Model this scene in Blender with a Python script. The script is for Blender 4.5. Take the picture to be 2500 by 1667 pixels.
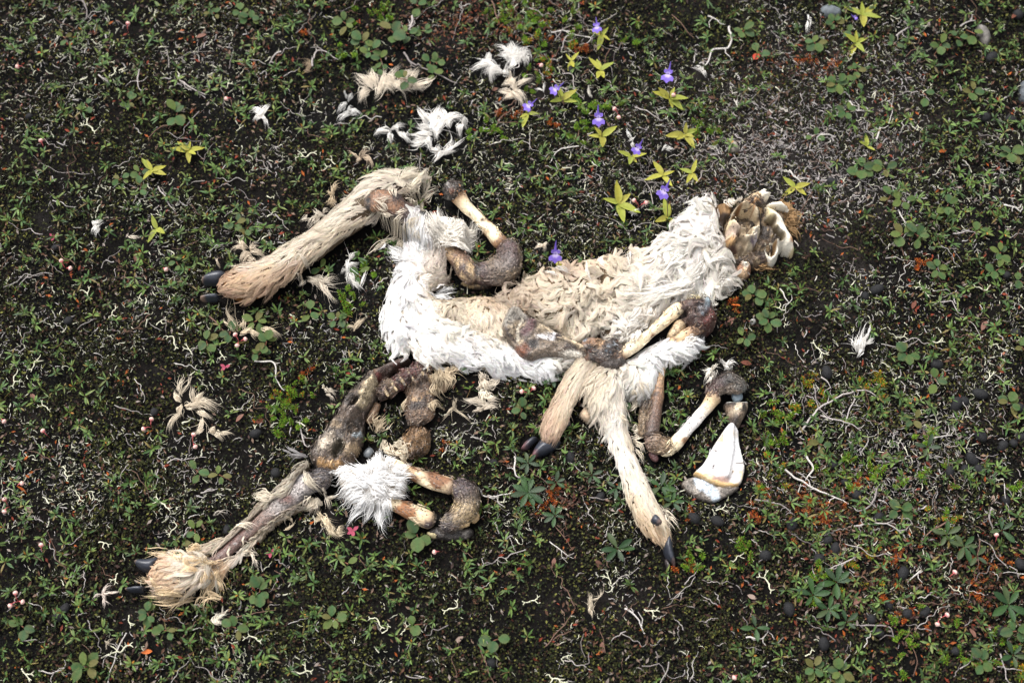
import bpy, math, random
import numpy as np

random.seed(7)
rng = np.random.default_rng(7)
scene = bpy.context.scene
for o in list(bpy.data.objects):
    bpy.data.objects.remove(o)

# ------------------------------------------------------------------ camera
TILT = math.radians(20)
DIST = 1.95
FOCAL = 50.1
cam_d = bpy.data.cameras.new('camera')
cam = bpy.data.objects.new('camera', cam_d)
scene.collection.objects.link(cam)
cam.location = (0, -DIST * math.sin(TILT), DIST * math.cos(TILT))
cam.rotation_euler = (TILT, 0, 0)
cam_d.lens = FOCAL
cam_d.sensor_width = 36
cam_d.clip_start = 0.05
cam_d.clip_end = 300
cam_d.dof.use_dof = True
cam_d.dof.focus_distance = DIST - 0.035
cam_d.dof.aperture_fstop = 2.6
scene.camera = cam

# ------------------------------------------------------------------ overcast sky and a weak, very soft sun
SUN_EL, SUN_AZ = math.radians(58), math.radians(-38)      # azimuth from +y, towards the upper left
world = bpy.data.worlds.new('World')
scene.world = world
world.use_nodes = True
nt = world.node_tree
nt.nodes.clear()
sky = nt.nodes.new('ShaderNodeTexSky')
sky.sky_type = 'NISHITA'
sky.sun_disc = False
sky.sun_elevation = SUN_EL
sky.sun_rotation = SUN_AZ
sky.air_density = 1.0
sky.dust_density = 6.0
sky.ozone_density = 1.0
hs = nt.nodes.new('ShaderNodeHueSaturation')               # cloud cover: the same sky, greyed
hs.inputs['Saturation'].default_value = 0.16
bg = nt.nodes.new('ShaderNodeBackground')
bg.inputs['Strength'].default_value = 0.15
wo = nt.nodes.new('ShaderNodeOutputWorld')
nt.links.new(sky.outputs['Color'], hs.inputs['Color'])
nt.links.new(hs.outputs['Color'], bg.inputs['Color'])
nt.links.new(bg.outputs['Background'], wo.inputs['Surface'])

sun_d = bpy.data.lights.new('sun', 'SUN')
sun = bpy.data.objects.new('sun', sun_d)
scene.collection.objects.link(sun)
sun_d.energy = 1.1
sun_d.angle = math.radians(28)
sun_d.color = (1.0, 0.97, 0.93)
sun.rotation_euler = (math.pi / 2 - SUN_EL, 0, math.pi - SUN_AZ)
sun.location = (0, 0, 5)

scene.view_settings.view_transform = 'Standard'
scene.view_settings.look = 'None'
scene.view_settings.gamma = 1
scene.view_settings.use_curve_mapping = False
scene.view_settings.exposure = 1.05
scene.render.engine = 'CYCLES'
scene.cycles.max_bounces = 6
scene.cycles.diffuse_bounces = 4
scene.cycles.transparent_max_bounces = 4

# ------------------------------------------------------------------ helpers: where a picture point meets the ground
_st, _ct = math.sin(TILT), math.cos(TILT)
CAMP = np.array([0, -DIST * _st, DIST * _ct])


def W(px, py, z=0.0):
    px = np.asarray(px, float); py = np.asarray(py, float)
    a = (px - 1250) / 2500 * 36 / FOCAL
    b = -(py - 833.5) / 2500 * 36 / FOCAL
    dy = _st + b * _ct
    dz = -_ct + b * _st
    t = (z - CAMP[2]) / dz
    return np.stack([CAMP[0] + t * a, CAMP[1] + t * dy, np.broadcast_to(z, t.shape) * np.ones_like(t)], -1)


def toPX(x, y, z=0.0):
    dx = x - CAMP[0]; dy = y - CAMP[1]; dz = z - CAMP[2]
    d = dy * _st - dz * _ct
    u = dy * _ct + dz * _st
    return 1250 + dx / d * FOCAL / 36 * 2500, 833.5 - u / d * FOCAL / 36 * 2500


def pxs(py):
    return 0.00056 * (1.0 + (833.5 - py) * 1.52e-4)


def crop(x0, y0, s):
    return lambda x, y: (x0 + x / s, y0 + y / s)


c1 = crop(450, 380, 2.94); c2 = crop(900, 400, 2.852); c3 = crop(1250, 620, 4.125); c4 = crop(1550, 430, 5.227)
c5 = crop(1250, 850, 2.752); c6 = crop(720, 850, 3.136); c7 = crop(230, 1080, 3.337); c8 = crop(600, 80, 2.94)
q00 = crop(0, 0, 2.82); q10 = crop(833, 0, 2.82); q1b = crop(1250, 0, 2.82); q20 = crop(1875, 0, 2.82)
h20 = crop(1666, 0, 1.6115); h01 = crop(0, 556, 1.6115); h21 = crop(1666, 556, 1.6115)
h02 = crop(0, 1111, 1.6115); h12 = crop(833, 1111, 1.6115); h22 = crop(1666, 1111, 1.6115)
c4b = crop(0, 556, 2.826); c5b = crop(1875, 556, 2.826); c9 = crop(1250, 1250, 3.76)


def S(r, g, b):
    c = np.array([r, g, b]) / 255.0
    l = np.where(c <= 0.04045, c / 12.92, ((c + 0.055) / 1.055) ** 2.4)
    return l / 1.2


# ------------------------------------------------------------------ helpers: noise
def _hash(xi, yi, zi, seed):
    h = (xi.astype(np.int64) * 374761393 + yi.astype(np.int64) * 668265263 + zi.astype(np.int64) * 2147483647 + seed * 1274126177).astype(np.uint64)
    h = (h ^ (h >> np.uint64(13))) * np.uint64(1274126177)
    h = (h ^ (h >> np.uint64(16))) * np.uint64(2246822519)
    h = h ^ (h >> np.uint64(15))
    return (h & np.uint64(0xffffff)).astype(float) / 0xffffff


def vn3(x, y, z, seed=0):
    xi, yi, zi = np.floor(x), np.floor(y), np.floor(z)
    fx, fy, fz = x - xi, y - yi, z - zi
    fx = fx * fx * (3 - 2 * fx); fy = fy * fy * (3 - 2 * fy); fz = fz * fz * (3 - 2 * fz)
    r = 0
    for i in (0, 1):
        for j in (0, 1):
            for k in (0, 1):
                r = r + _hash(xi + i, yi + j, zi + k, seed) * (fx if i else 1 - fx) * (fy if j else 1 - fy) * (fz if k else 1 - fz)
    return r * 2 - 1


def fbm(x, y, z=None, size=0.05, octaves=3, seed=0):
    z = np.zeros_like(x) if z is None else z
    r, a, t = 0, 1.0, 0.0
    for o in range(octaves):
        f = 2 ** o / size
        r = r + a * vn3(x * f + 31.7 * o, y * f + 17.3 * o, z * f, seed + o)
        t += a; a *= 0.5
    return r / t


def sstep(a, b, x):
    t = np.clip((x - a) / (b - a), 0, 1)
    return t * t * (3 - 2 * t)


def gz(x, y):
    x = np.asarray(x, float); y = np.asarray(y, float)
    near = np.exp(-np.maximum(0, np.hypot(x, y) - 1.2))
    return 0.005 * fbm(x, y, None, 0.16, 2, 3) + 0.0022 * fbm(x, y, None, 0.035, 2, 9) * near + 0.06 * (1 - near) * fbm(x, y, None, 3.0, 3, 5)


# a height map of what lies on the ground, so that later things rest on it and plants keep off it
HX0, HY0, HC = -1.0, -0.8, 0.003
HM = np.zeros((int(2.0 / HC), int(1.75 / HC)))


def hidx(x, y):
    return np.clip(((np.asarray(x) - HX0) / HC).astype(int), 1, HM.shape[0] - 2), np.clip(((np.asarray(y) - HY0) / HC).astype(int), 1, HM.shape[1] - 2)


def splat(V):
    h = V[:, 2] - gz(V[:, 0], V[:, 1])
    i, j = hidx(V[:, 0], V[:, 1])
    for a in (-1, 0, 1):
        for b in (-1, 0, 1):
            np.maximum.at(HM, (i + a, j + b), h * (1 if a == 0 and b == 0 else 0.97))


def over(x, y):
    i, j = hidx(x, y)
    return HM[i, j]


# ------------------------------------------------------------------ helpers: meshes and objects
def new_mesh(name, V, quads=None, tris=None, col=None, mat=None, smooth=True):
    me = bpy.data.meshes.new(name)
    nq = 0 if quads is None else len(quads)
    ntr = 0 if tris is None else len(tris)
    me.vertices.add(len(V))
    me.vertices.foreach_set('co', np.ascontiguousarray(V, dtype=np.float32).ravel())
    idx = []
    if nq: idx.append(np.asarray(quads, np.int32).ravel())
    if ntr: idx.append(np.asarray(tris, np.int32).ravel())
    idx = np.concatenate(idx)
    me.loops.add(len(idx))
    me.loops.foreach_set('vertex_index', idx)
    me.polygons.add(nq + ntr)
    starts = np.concatenate([np.arange(nq) * 4, nq * 4 + np.arange(ntr) * 3]).astype(np.int32)
    me.polygons.foreach_set('loop_start', starts)
    me.polygons.foreach_set('use_smooth', np.full(nq + ntr, smooth))
    me.update(calc_edges=True)
    if col is not None:
        a = me.attributes.new('Col', 'FLOAT_COLOR', 'POINT')
        c = np.ones((len(V), 4), np.float32); c[:, :3] = col
        a.data.foreach_set('color', c.ravel())
    if mat: me.materials.append(mat)
    return me


def link(name, me, parent=None, label=None, cat=None, group=None, kind=None, loc=None):
    o = bpy.data.objects.new(name, me)
    scene.collection.objects.link(o)
    if loc is not None: o.location = loc
    if parent is not None:
        o.parent = parent
        if me is not None and loc is None:
            o.location = -np.array(parent_world(parent))
    if label: o['label'] = label
    if cat: o['category'] = cat
    if group: o['group'] = group
    if kind: o['kind'] = kind
    return o


def parent_world(o):
    p = np.zeros(3)
    while o is not None:
        p += np.array(o.location); o = o.parent
    return p


def thing(name, label, cat, loc, group=None):
    return link(name, None, None, label, cat, group, None, tuple(float(v) for v in loc))


def triangulate(q):
    q = np.asarray(q)
    return np.concatenate([q[:, [0, 1, 2]], q[:, [0, 2, 3]]])


def vnormals(V, T):
    n = np.cross(V[T[:, 1]] - V[T[:, 0]], V[T[:, 2]] - V[T[:, 0]])
    N = np.zeros_like(V)
    for k in range(3): np.add.at(N, T[:, k], n)
    l = np.linalg.norm(N, axis=1, keepdims=True); l[l == 0] = 1
    return N / l


# ------------------------------------------------------------------ materials
def vc_material(name, rough=0.6, spec=0.3, var=0.25, vscale=300, bump=0.3, bscale=500, transl=0.0, coat=0.0, fleck=0.0):
    """Base colour from the mesh's own colour, varied by fine noise, with fine relief."""
    m = bpy.data.materials.new(name)
    m.use_nodes = True
    n = m.node_tree; n.nodes.clear(); L = n.links.new
    out = n.nodes.new('ShaderNodeOutputMaterial')
    at = n.nodes.new('ShaderNodeAttribute'); at.attribute_name = 'Col'
    tc = n.nodes.new('ShaderNodeNewGeometry')
    p = n.nodes.new('ShaderNodeBsdfPrincipled')
    p.inputs['Roughness'].default_value = rough
    p.inputs['Specular IOR Level'].default_value = spec
    p.inputs['Coat Weight'].default_value = coat
    p.inputs['Coat Roughness'].default_value = 0.25
    col = at.outputs['Color']
    if var:
        nz = n.nodes.new('ShaderNodeTexNoise'); nz.inputs['Scale'].default_value = vscale; nz.inputs['Detail'].default_value = 5
        L(tc.outputs['Position'], nz.inputs['Vector'])
        mr = n.nodes.new('ShaderNodeMapRange')
        mr.inputs[1].default_value = 0.25; mr.inputs[2].default_value = 0.75
        mr.inputs[3].default_value = 1 - var; mr.inputs[4].default_value = 1 + var
        L(nz.outputs['Fac'], mr.inputs[0])
        mx = n.nodes.new('ShaderNodeVectorMath'); mx.operation = 'SCALE'
        L(col, mx.inputs[0]); L(mr.outputs[0], mx.inputs['Scale'])
        col = mx.outputs[0]
    if fleck:      # pale and dark crumbs of dried tissue
        for sc, lo, hi, tone in ((900, 0.60, 0.68, (0.42, 0.38, 0.33, 1)), (650, 0.58, 0.66, (0.03, 0.025, 0.022, 1))):
            nf = n.nodes.new('ShaderNodeTexNoise'); nf.inputs['Scale'].default_value = sc; nf.inputs['Detail'].default_value = 2
            L(tc.outputs['Position'], nf.inputs['Vector'])
            mf = n.nodes.new('ShaderNodeMapRange'); mf.inputs[1].default_value = lo; mf.inputs[2].default_value = hi; mf.inputs[4].default_value = fleck
            L(nf.outputs['Fac'], mf.inputs[0])
            mm = n.nodes.new('ShaderNodeMix'); mm.data_type = 'RGBA'
            L(mf.outputs[0], mm.inputs[0]); L(col, mm.inputs[6]); mm.inputs[7].default_value = tone
            col = mm.outputs[2]
    L(col, p.inputs['Base Color'])
    if bump:
        nb = n.nodes.new('ShaderNodeTexNoise'); nb.inputs['Scale'].default_value = bscale; nb.inputs['Detail'].default_value = 4
        L(tc.outputs['Position'], nb.inputs['Vector'])
        b = n.nodes.new('ShaderNodeBump'); b.inputs['Strength'].default_value = bump; b.inputs['Distance'].default_value = 0.002
        L(nb.outputs['Fac'], b.inputs['Height']); L(b.outputs['Normal'], p.inputs['Normal'])
    if transl:
        t = n.nodes.new('ShaderNodeBsdfTranslucent'); L(col, t.inputs['Color'])
        ms = n.nodes.new('ShaderNodeMixShader'); ms.inputs[0].default_value = transl
        L(p.outputs[0], ms.inputs[1]); L(t.outputs[0], ms.inputs[2]); L(ms.outputs[0], out.inputs['Surface'])
    else:
        L(p.outputs[0], out.inputs['Surface'])
    return m


M_GROUND = vc_material('dark peat', 0.95, 0.1, 0.5, 400, 0.8, 500)
M_MOSS = vc_material('moss and litter', 0.9, 0.1, 0.0, 1, 0.0)
M_LICHEN = vc_material('lichen', 0.9, 0.15, 0.15, 600, 0.0)
M_TWIG = vc_material('weathered twig', 0.85, 0.2, 0.35, 700, 0.4, 900)
M_LEAF = vc_material('leaf', 0.5, 0.3, 0.18, 350, 0.25, 600, 0.12)
M_SOFT = vc_material('soft leaf', 0.6, 0.16, 0.15, 250, 0.2, 500, 0.2)
M_PETAL = vc_material('petal', 0.6, 0.2, 0.08, 300, 0.0, 1, 0.3)
M_HORN = vc_material('hoof horn', 0.38, 0.5, 0.3, 160, 0.15, 300)
M_BONE = vc_material('bone', 0.6, 0.3, 0.22, 300, 0.5, 420, fleck=0.12)
M_FLESH = vc_material('dried flesh', 0.45, 0.45, 0.75, 330, 1.0, 420, coat=0.08, fleck=0.5)
M_SKIN = vc_material('hide skin', 0.75, 0.2, 0.3, 250, 0.4, 400)
M_FUR = vc_material('fur', 0.75, 0.12, 0.0, 1, 0.0, 1, 0.3)
M_PELLET = vc_material('pellet', 0.75, 0.25, 0.35, 500, 0.5, 700)
M_STONE = vc_material('stone', 0.7, 0.3, 0.35, 200, 0.6, 250)
# ------------------------------------------------------------------ shape builders
def crom(P, n, closed=False):
    """Catmull-Rom through the rows of P, about n samples."""
    P = np.asarray(P, float)
    k = len(P)
    if closed:
        Q = np.concatenate([P[-1:], P, P[:2]]); segs = k
    else:
        Q = np.concatenate([2 * P[:1] - P[1:2], P, 2 * P[-1:] - P[-2:-1]]); segs = k - 1
    u = np.linspace(0, segs, n, endpoint=not closed)
    i = np.minimum(u.astype(int), segs - 1); t = (u - i)[:, None]
    a, b, c, d = Q[i], Q[i + 1], Q[i + 2], Q[i + 3]
    return 0.5 * (2 * b + (c - a) * t + (2 * a - 5 * b + 4 * c - d) * t ** 2 + (3 * b - a - 3 * c + d) * t ** 3)


def seg_dist(X, Y, pts):
    d = np.full(X.shape, 1e9); nx = X * 0; ny = Y * 0
    for (ax, ay), (bx, by) in zip(pts[:-1], pts[1:]):
        ex, ey = bx - ax, by - ay
        l = ex * ex + ey * ey + 1e-18
        t = np.clip(((X - ax) * ex + (Y - ay) * ey) / l, 0, 1)
        qx, qy = ax + t * ex, ay + t * ey
        e = np.hypot(X - qx, Y - qy)
        m = e < d
        d[m] = e[m]; nx[m] = qx[m]; ny[m] = qy[m]
    return d, nx, ny


def inside(X, Y, poly):
    r = np.zeros(X.shape, bool)
    x0, y0 = poly[-1]
    for x1, y1 in poly:
        c = (y1 > Y) != (y0 > Y)
        r ^= c & (X < (x0 - x1) * (Y - y1) / ((y0 - y1) if y0 != y1 else 1e-12) + x1)
        x0, y0 = x1, y1
    return r


def relief(name, poly, thick, mat, parent, color, base=0.0, edge=0.02, sp=0.0026, ops=(), namp=0.12, nsize=0.02, blot=(), curved=True, put=True, label=None, drape=False, seed=1, skirt=0.006):
    """A solid raised shape with the given outline (picture points laid on the ground): domed towards its middle, then modelled by
    ops: ('b', points, radius px, height m) ridge or hollow, ('c', points, radius px, colour, softness) colour."""
    mz = base + thick * 0.4
    poly = np.asarray(poly, float)
    if curved: poly = crom(poly, len(poly) * 5, True)
    w = W(poly[:, 0], poly[:, 1], mz)[:, :2]
    x = np.arange(w[:, 0].min() - 2 * sp, w[:, 0].max() + 2 * sp, sp)
    y = np.arange(w[:, 1].min() - 2 * sp, w[:, 1].max() + 2 * sp, sp)
    X, Y = np.meshgrid(x, y, indexing='ij')
    ins = inside(X, Y, w)
    d, nx, ny = seg_dist(X, Y, np.concatenate([w, w[:1]]))
    sd = np.where(ins, d, -d)
    keep = sd > -0.75 * sp
    snap = keep & (sd < 0.3 * sp)
    X = np.where(snap, nx, X); Y = np.where(snap, ny, Y); sd = np.where(snap, 0, sd)
    e = np.clip(sd / edge, 0, 1)
    H = thick * np.sqrt(np.maximum(0, 1 - (1 - e) ** 2))
    H = H * (1 + namp * fbm(X, Y, None, nsize, 3, seed))
    C = np.ones(X.shape + (3,)) * np.asarray(color)
    for cc, size, th, soft in blot:
        mk = sstep(th - soft, th + soft, fbm(X, Y, None, size, 3, seed + 7))[..., None]
        C = C * (1 - mk) + np.asarray(cc) * mk
    wob = fbm(X, Y, None, 0.006, 2, seed + 3)
    for op in ops:
        pts = np.asarray(op[1], float).reshape(-1, 2)
        q = W(pts[:, 0], pts[:, 1], mz)[:, :2]
        if len(q) == 1: q = np.concatenate([q, q + 1e-6])
        dd, _, _ = seg_dist(X, Y, q)
        R = op[2] * pxs(pts[:, 1].mean())
        if op[0] == 'b':
            H = H + op[3] * np.exp(-(dd / R) ** 2 * 1.6)
        elif op[0] == 'p':       # flat-bottomed hollow with a sharp rim
            H = H + op[3] * (1 - sstep(0.72 * R, 1.05 * R, dd + wob * R * 0.12))
        elif op[0] == 'r':       # raised ring round a point
            H = H + op[3] * np.exp(-((dd - R) / (op[4] * pxs(800))) ** 2)
        elif op[0] == 'q':       # hollow of a given outline
            q2 = crom(q, len(q) * 4, True)
            di, _, _ = seg_dist(X, Y, np.concatenate([q2, q2[:1]]))
            H = H + op[3] * sstep(0, R, np.where(inside(X, Y, q2), di, -1))
        elif op[0] == 'qc':      # colour of a given outline
            q2 = crom(q, len(q) * 4, True)
            di, _, _ = seg_dist(X, Y, np.concatenate([q2, q2[:1]]))
            mk = sstep(-R, R, np.where(inside(X, Y, q2), di, -di) + wob * R * 0.8)[..., None]
            C = C * (1 - mk) + np.asarray(op[3]) * mk
        else:
            soft = op[4] if len(op) > 4 else 0.5
            mk = (1 - sstep(R * (1 - soft), R * (1 + soft), dd + wob * R * 0.55))[..., None]
            C = C * (1 - mk) + np.asarray(op[3]) * mk
    gid = -np.ones(X.shape, int)
    gid[keep] = np.arange(keep.sum())
    a, b, c, dq = gid[:-1, :-1], gid[1:, :-1], gid[1:, 1:], gid[:-1, 1:]
    ok = (a >= 0) & (b >= 0) & (c >= 0) & (dq >= 0)
    q = np.stack([a[ok], b[ok], c[ok], dq[ok]], -1)
    xs, ys, hs = X[keep], Y[keep], H[keep]
    b0 = over(xs, ys) + base if drape else base
    V = np.stack([xs, ys, gz(xs, ys) * (1 if base < 0.01 else 0.5) + b0 + hs], -1)
    Cc = C[keep]
    ed = np.concatenate([q[:, [0, 1]], q[:, [1, 2]], q[:, [2, 3]], q[:, [3, 0]]])
    es = np.sort(ed, 1)
    key = es[:, 0].astype(np.int64) * (len(V) + 1) + es[:, 1]
    u, first, cnt = np.unique(key, return_index=True, return_counts=True)
    be = ed[first[cnt == 1]]
    bv = np.unique(be)
    mp = -np.ones(len(V), int); mp[bv] = len(V) + np.arange(len(bv))
    V2 = V[bv].copy(); V2[:, 2] = V2[:, 2] - skirt
    VV = np.concatenate([V, V2]); CC = np.concatenate([Cc, Cc[bv]])
    sk = np.stack([be[:, 1], be[:, 0], mp[be[:, 0]], mp[be[:, 1]]], -1)
    Q = np.concatenate([q, sk])
    used = np.zeros(len(VV), bool); used[Q.ravel()] = True
    rm = np.cumsum(used) - 1
    VV, CC, Q = VV[used], CC[used], rm[Q]
    me = new_mesh(name, VV, quads=Q, col=CC, mat=mat)
    o = link(name, me, parent, label)
    T = triangulate(rm[q])
    if put: splat(VV)
    return dict(obj=o, V=VV, T=T, N=vnormals(VV, triangulate(Q)), C=CC)


def limb(name, pts, mat, parent, cols, base=0.0, flat=1.0, amp=0.06, nsize=0.012, blot=(), sides=18, step=0.0035, put=True, label=None, seed=1, caps=0.8, zs=None, lump=0.36, thin=0.87):
    """A swept bone or leg: pts are (px, py, radius px) along it."""
    pts = np.asarray(pts, float)
    r = pts[:, 2] * pxs(pts[:, 1]) * thin
    g0 = W(pts[:, 0], pts[:, 1], 0.0)
    zc = base + r * flat * 0.9 + gz(g0[:, 0], g0[:, 1]) * 0.6
    if zs is not None: zc = zc + np.asarray(zs)
    a = (pts[:, 0], pts[:, 1])
    P = np.concatenate([W(*a, 0.0)[:, :2] * 0, r[:, None] * 0], 1)
    for i in range(len(pts)): P[i] = W(pts[i, 0], pts[i, 1], zc[i])
    cols = np.asarray(cols, float)
    if cols.ndim == 1: cols = np.repeat(cols[None], len(pts), 0)
    D = np.concatenate([P, r[:, None], cols], 1)
    D = crom(D, 40 * len(pts))
    L = np.concatenate([[0], np.cumsum(np.linalg.norm(np.diff(D[:, :3], axis=0), axis=1))])
    n = max(8, int(L[-1] / step))
    s = np.linspace(0, L[-1], n)
    rs, re = max(1e-4, D[0, 3]), max(1e-4, D[-1, 3])
    s = np.unique(np.concatenate([s, rs * caps * np.linspace(0, 1, 7) ** 2, L[-1] - re * caps * np.linspace(0, 1, 7) ** 2]))
    s = s[(s >= 0) & (s <= L[-1])]
    D = np.stack([np.interp(s, L, D[:, k]) for k in range(D.shape[1])], 1)
    P, R, C = D[:, :3], np.maximum(D[:, 3], 2e-4), np.clip(D[:, 4:], 0.003, 1)
    f0 = np.clip(s / (caps * rs), 0, 1); f1 = np.clip((L[-1] - s) / (caps * re), 0, 1)
    R = R * np.maximum(0.03, np.sqrt(np.maximum(0, 1 - (1 - f0) ** 2)) * np.sqrt(np.maximum(0, 1 - (1 - f1) ** 2)))
    T = np.gradient(P, axis=0); T /= np.linalg.norm(T, axis=1, keepdims=True)
    Sd = np.cross(T, [0, 0, 1.0]); Sd /= np.linalg.norm(Sd, axis=1, keepdims=True)
    U = np.cross(Sd, T)
    ph = np.linspace(0, 2 * math.pi, sides, endpoint=False)
    V = P[:, None] + R[:, None, None] * (np.cos(ph)[None, :, None] * Sd[:, None] + flat * np.sin(ph)[None, :, None] * U[:, None])
    dirv = V - P[:, None]
    nz = fbm(V[..., 0], V[..., 1], V[..., 2], nsize, 3, seed)
    nz2 = fbm(V[..., 0], V[..., 1], V[..., 2], nsize * 2.6, 2, seed + 40)
    V = P[:, None] + dirv * (1 + (amp * 2.2 * nz + lump * nz2)[..., None])
    Cc = np.repeat(C[:, None], sides, 1)
    for cc, size, th, soft in blot:
        mk = sstep(th - soft, th + soft, fbm(V[..., 0], V[..., 1], V[..., 2], size, 3, seed + 11))[..., None]
        Cc = Cc * (1 - mk) + np.asarray(cc) * mk
    m = len(P)
    i = np.arange(m - 1)[:, None] * sides; k = np.arange(sides)[None]
    q = np.stack([i + k, i + (k + 1) % sides, i + sides + (k + 1) % sides, i + sides + k], -1).reshape(-1, 4)[:, ::-1]
    V = V.reshape(-1, 3); Cc = Cc.reshape(-1, 3)
    c0, c1_ = len(V), len(V) + 1
    V = np.concatenate([V, P[:1], P[-1:]]); Cc = np.concatenate([Cc, C[:1], C[-1:]])
    kk = np.arange(sides)
    tr = np.concatenate([np.stack([np.full(sides, c0), (kk + 1) % sides, kk], -1)[:, ::-1],
                         np.stack([np.full(sides, c1_), (m - 1) * sides + kk, (m - 1) * sides + (kk + 1) % sides], -1)[:, ::-1]])
    TT = triangulate(q)
    N = vnormals(V, TT)
    if (N * (V - np.repeat(np.concatenate([P, P[:1], P[-1:]]), np.r_[np.full(m, sides), 1, 1], 0))).sum() < 0:
        q = q[:, ::-1]; tr = tr[:, ::-1]; TT = triangulate(q); N = -N
    me = new_mesh(name, V, quads=q, tris=tr, col=Cc, mat=mat)
    o = link(name, me, parent, label)
    if put: splat(V)
    return dict(obj=o, V=V, T=TT, N=N, mid=P, C=Cc)


def ribbons(P, N, w, C, tip=0.12):
    """P (n, m, 3) strand points, N (n, 3) facing, w (n,) widths, C (n, 3) or (n, m, 3) colours -> verts, quads, tris, colours."""
    n, m, _ = P.shape
    T = np.gradient(P, axis=1)
    ref = N[:, None] + 0 * T
    sd = np.cross(T, ref); sd /= np.linalg.norm(sd, axis=2, keepdims=True) + 1e-12
    t = np.linspace(0, 1, m)
    ww = (w[:, None] * (0.75 + 0.5 * np.sin(np.pi * np.minimum(t * 1.2, 1)))[None] * (1 - (1 - tip) * t ** 2)[None])[..., None] * 0.5
    A, B = P + sd * ww, P - sd * ww
    V = np.stack([A, B], 2).reshape(-1, 3)
    C = np.broadcast_to(C[:, None] if C.ndim == 2 else C, (n, m, 3))
    Cc = np.repeat(C.reshape(-1, 3), 2, 0)
    b = (np.arange(n) * m * 2)[:, None] + (np.arange(m - 1) * 2)[None]
    q = np.stack([b, b + 1, b + 3, b + 2], -1).reshape(-1, 4)
    return V, q, Cc


def guide_field(x, y, guides):
    g = np.array([[*gd[:4], gd[4], *gd[5]] for gd in guides], float)
    a = W(g[:, 0], g[:, 1], 0.02); b = W(g[:, 2], g[:, 3], 0.02)
    d = b - a; d /= np.linalg.norm(d, axis=1, keepdims=True)
    D2 = (x[:, None] - a[:, 0]) ** 2 + (y[:, None] - a[:, 1]) ** 2
    w = 1 / (D2 + 4e-5) ** 1.6
    w /= w.sum(1, keepdims=True)
    return w @ d, w @ (g[:, 4] * pxs(g[:, 1])), w @ g[:, 5:8]


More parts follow.
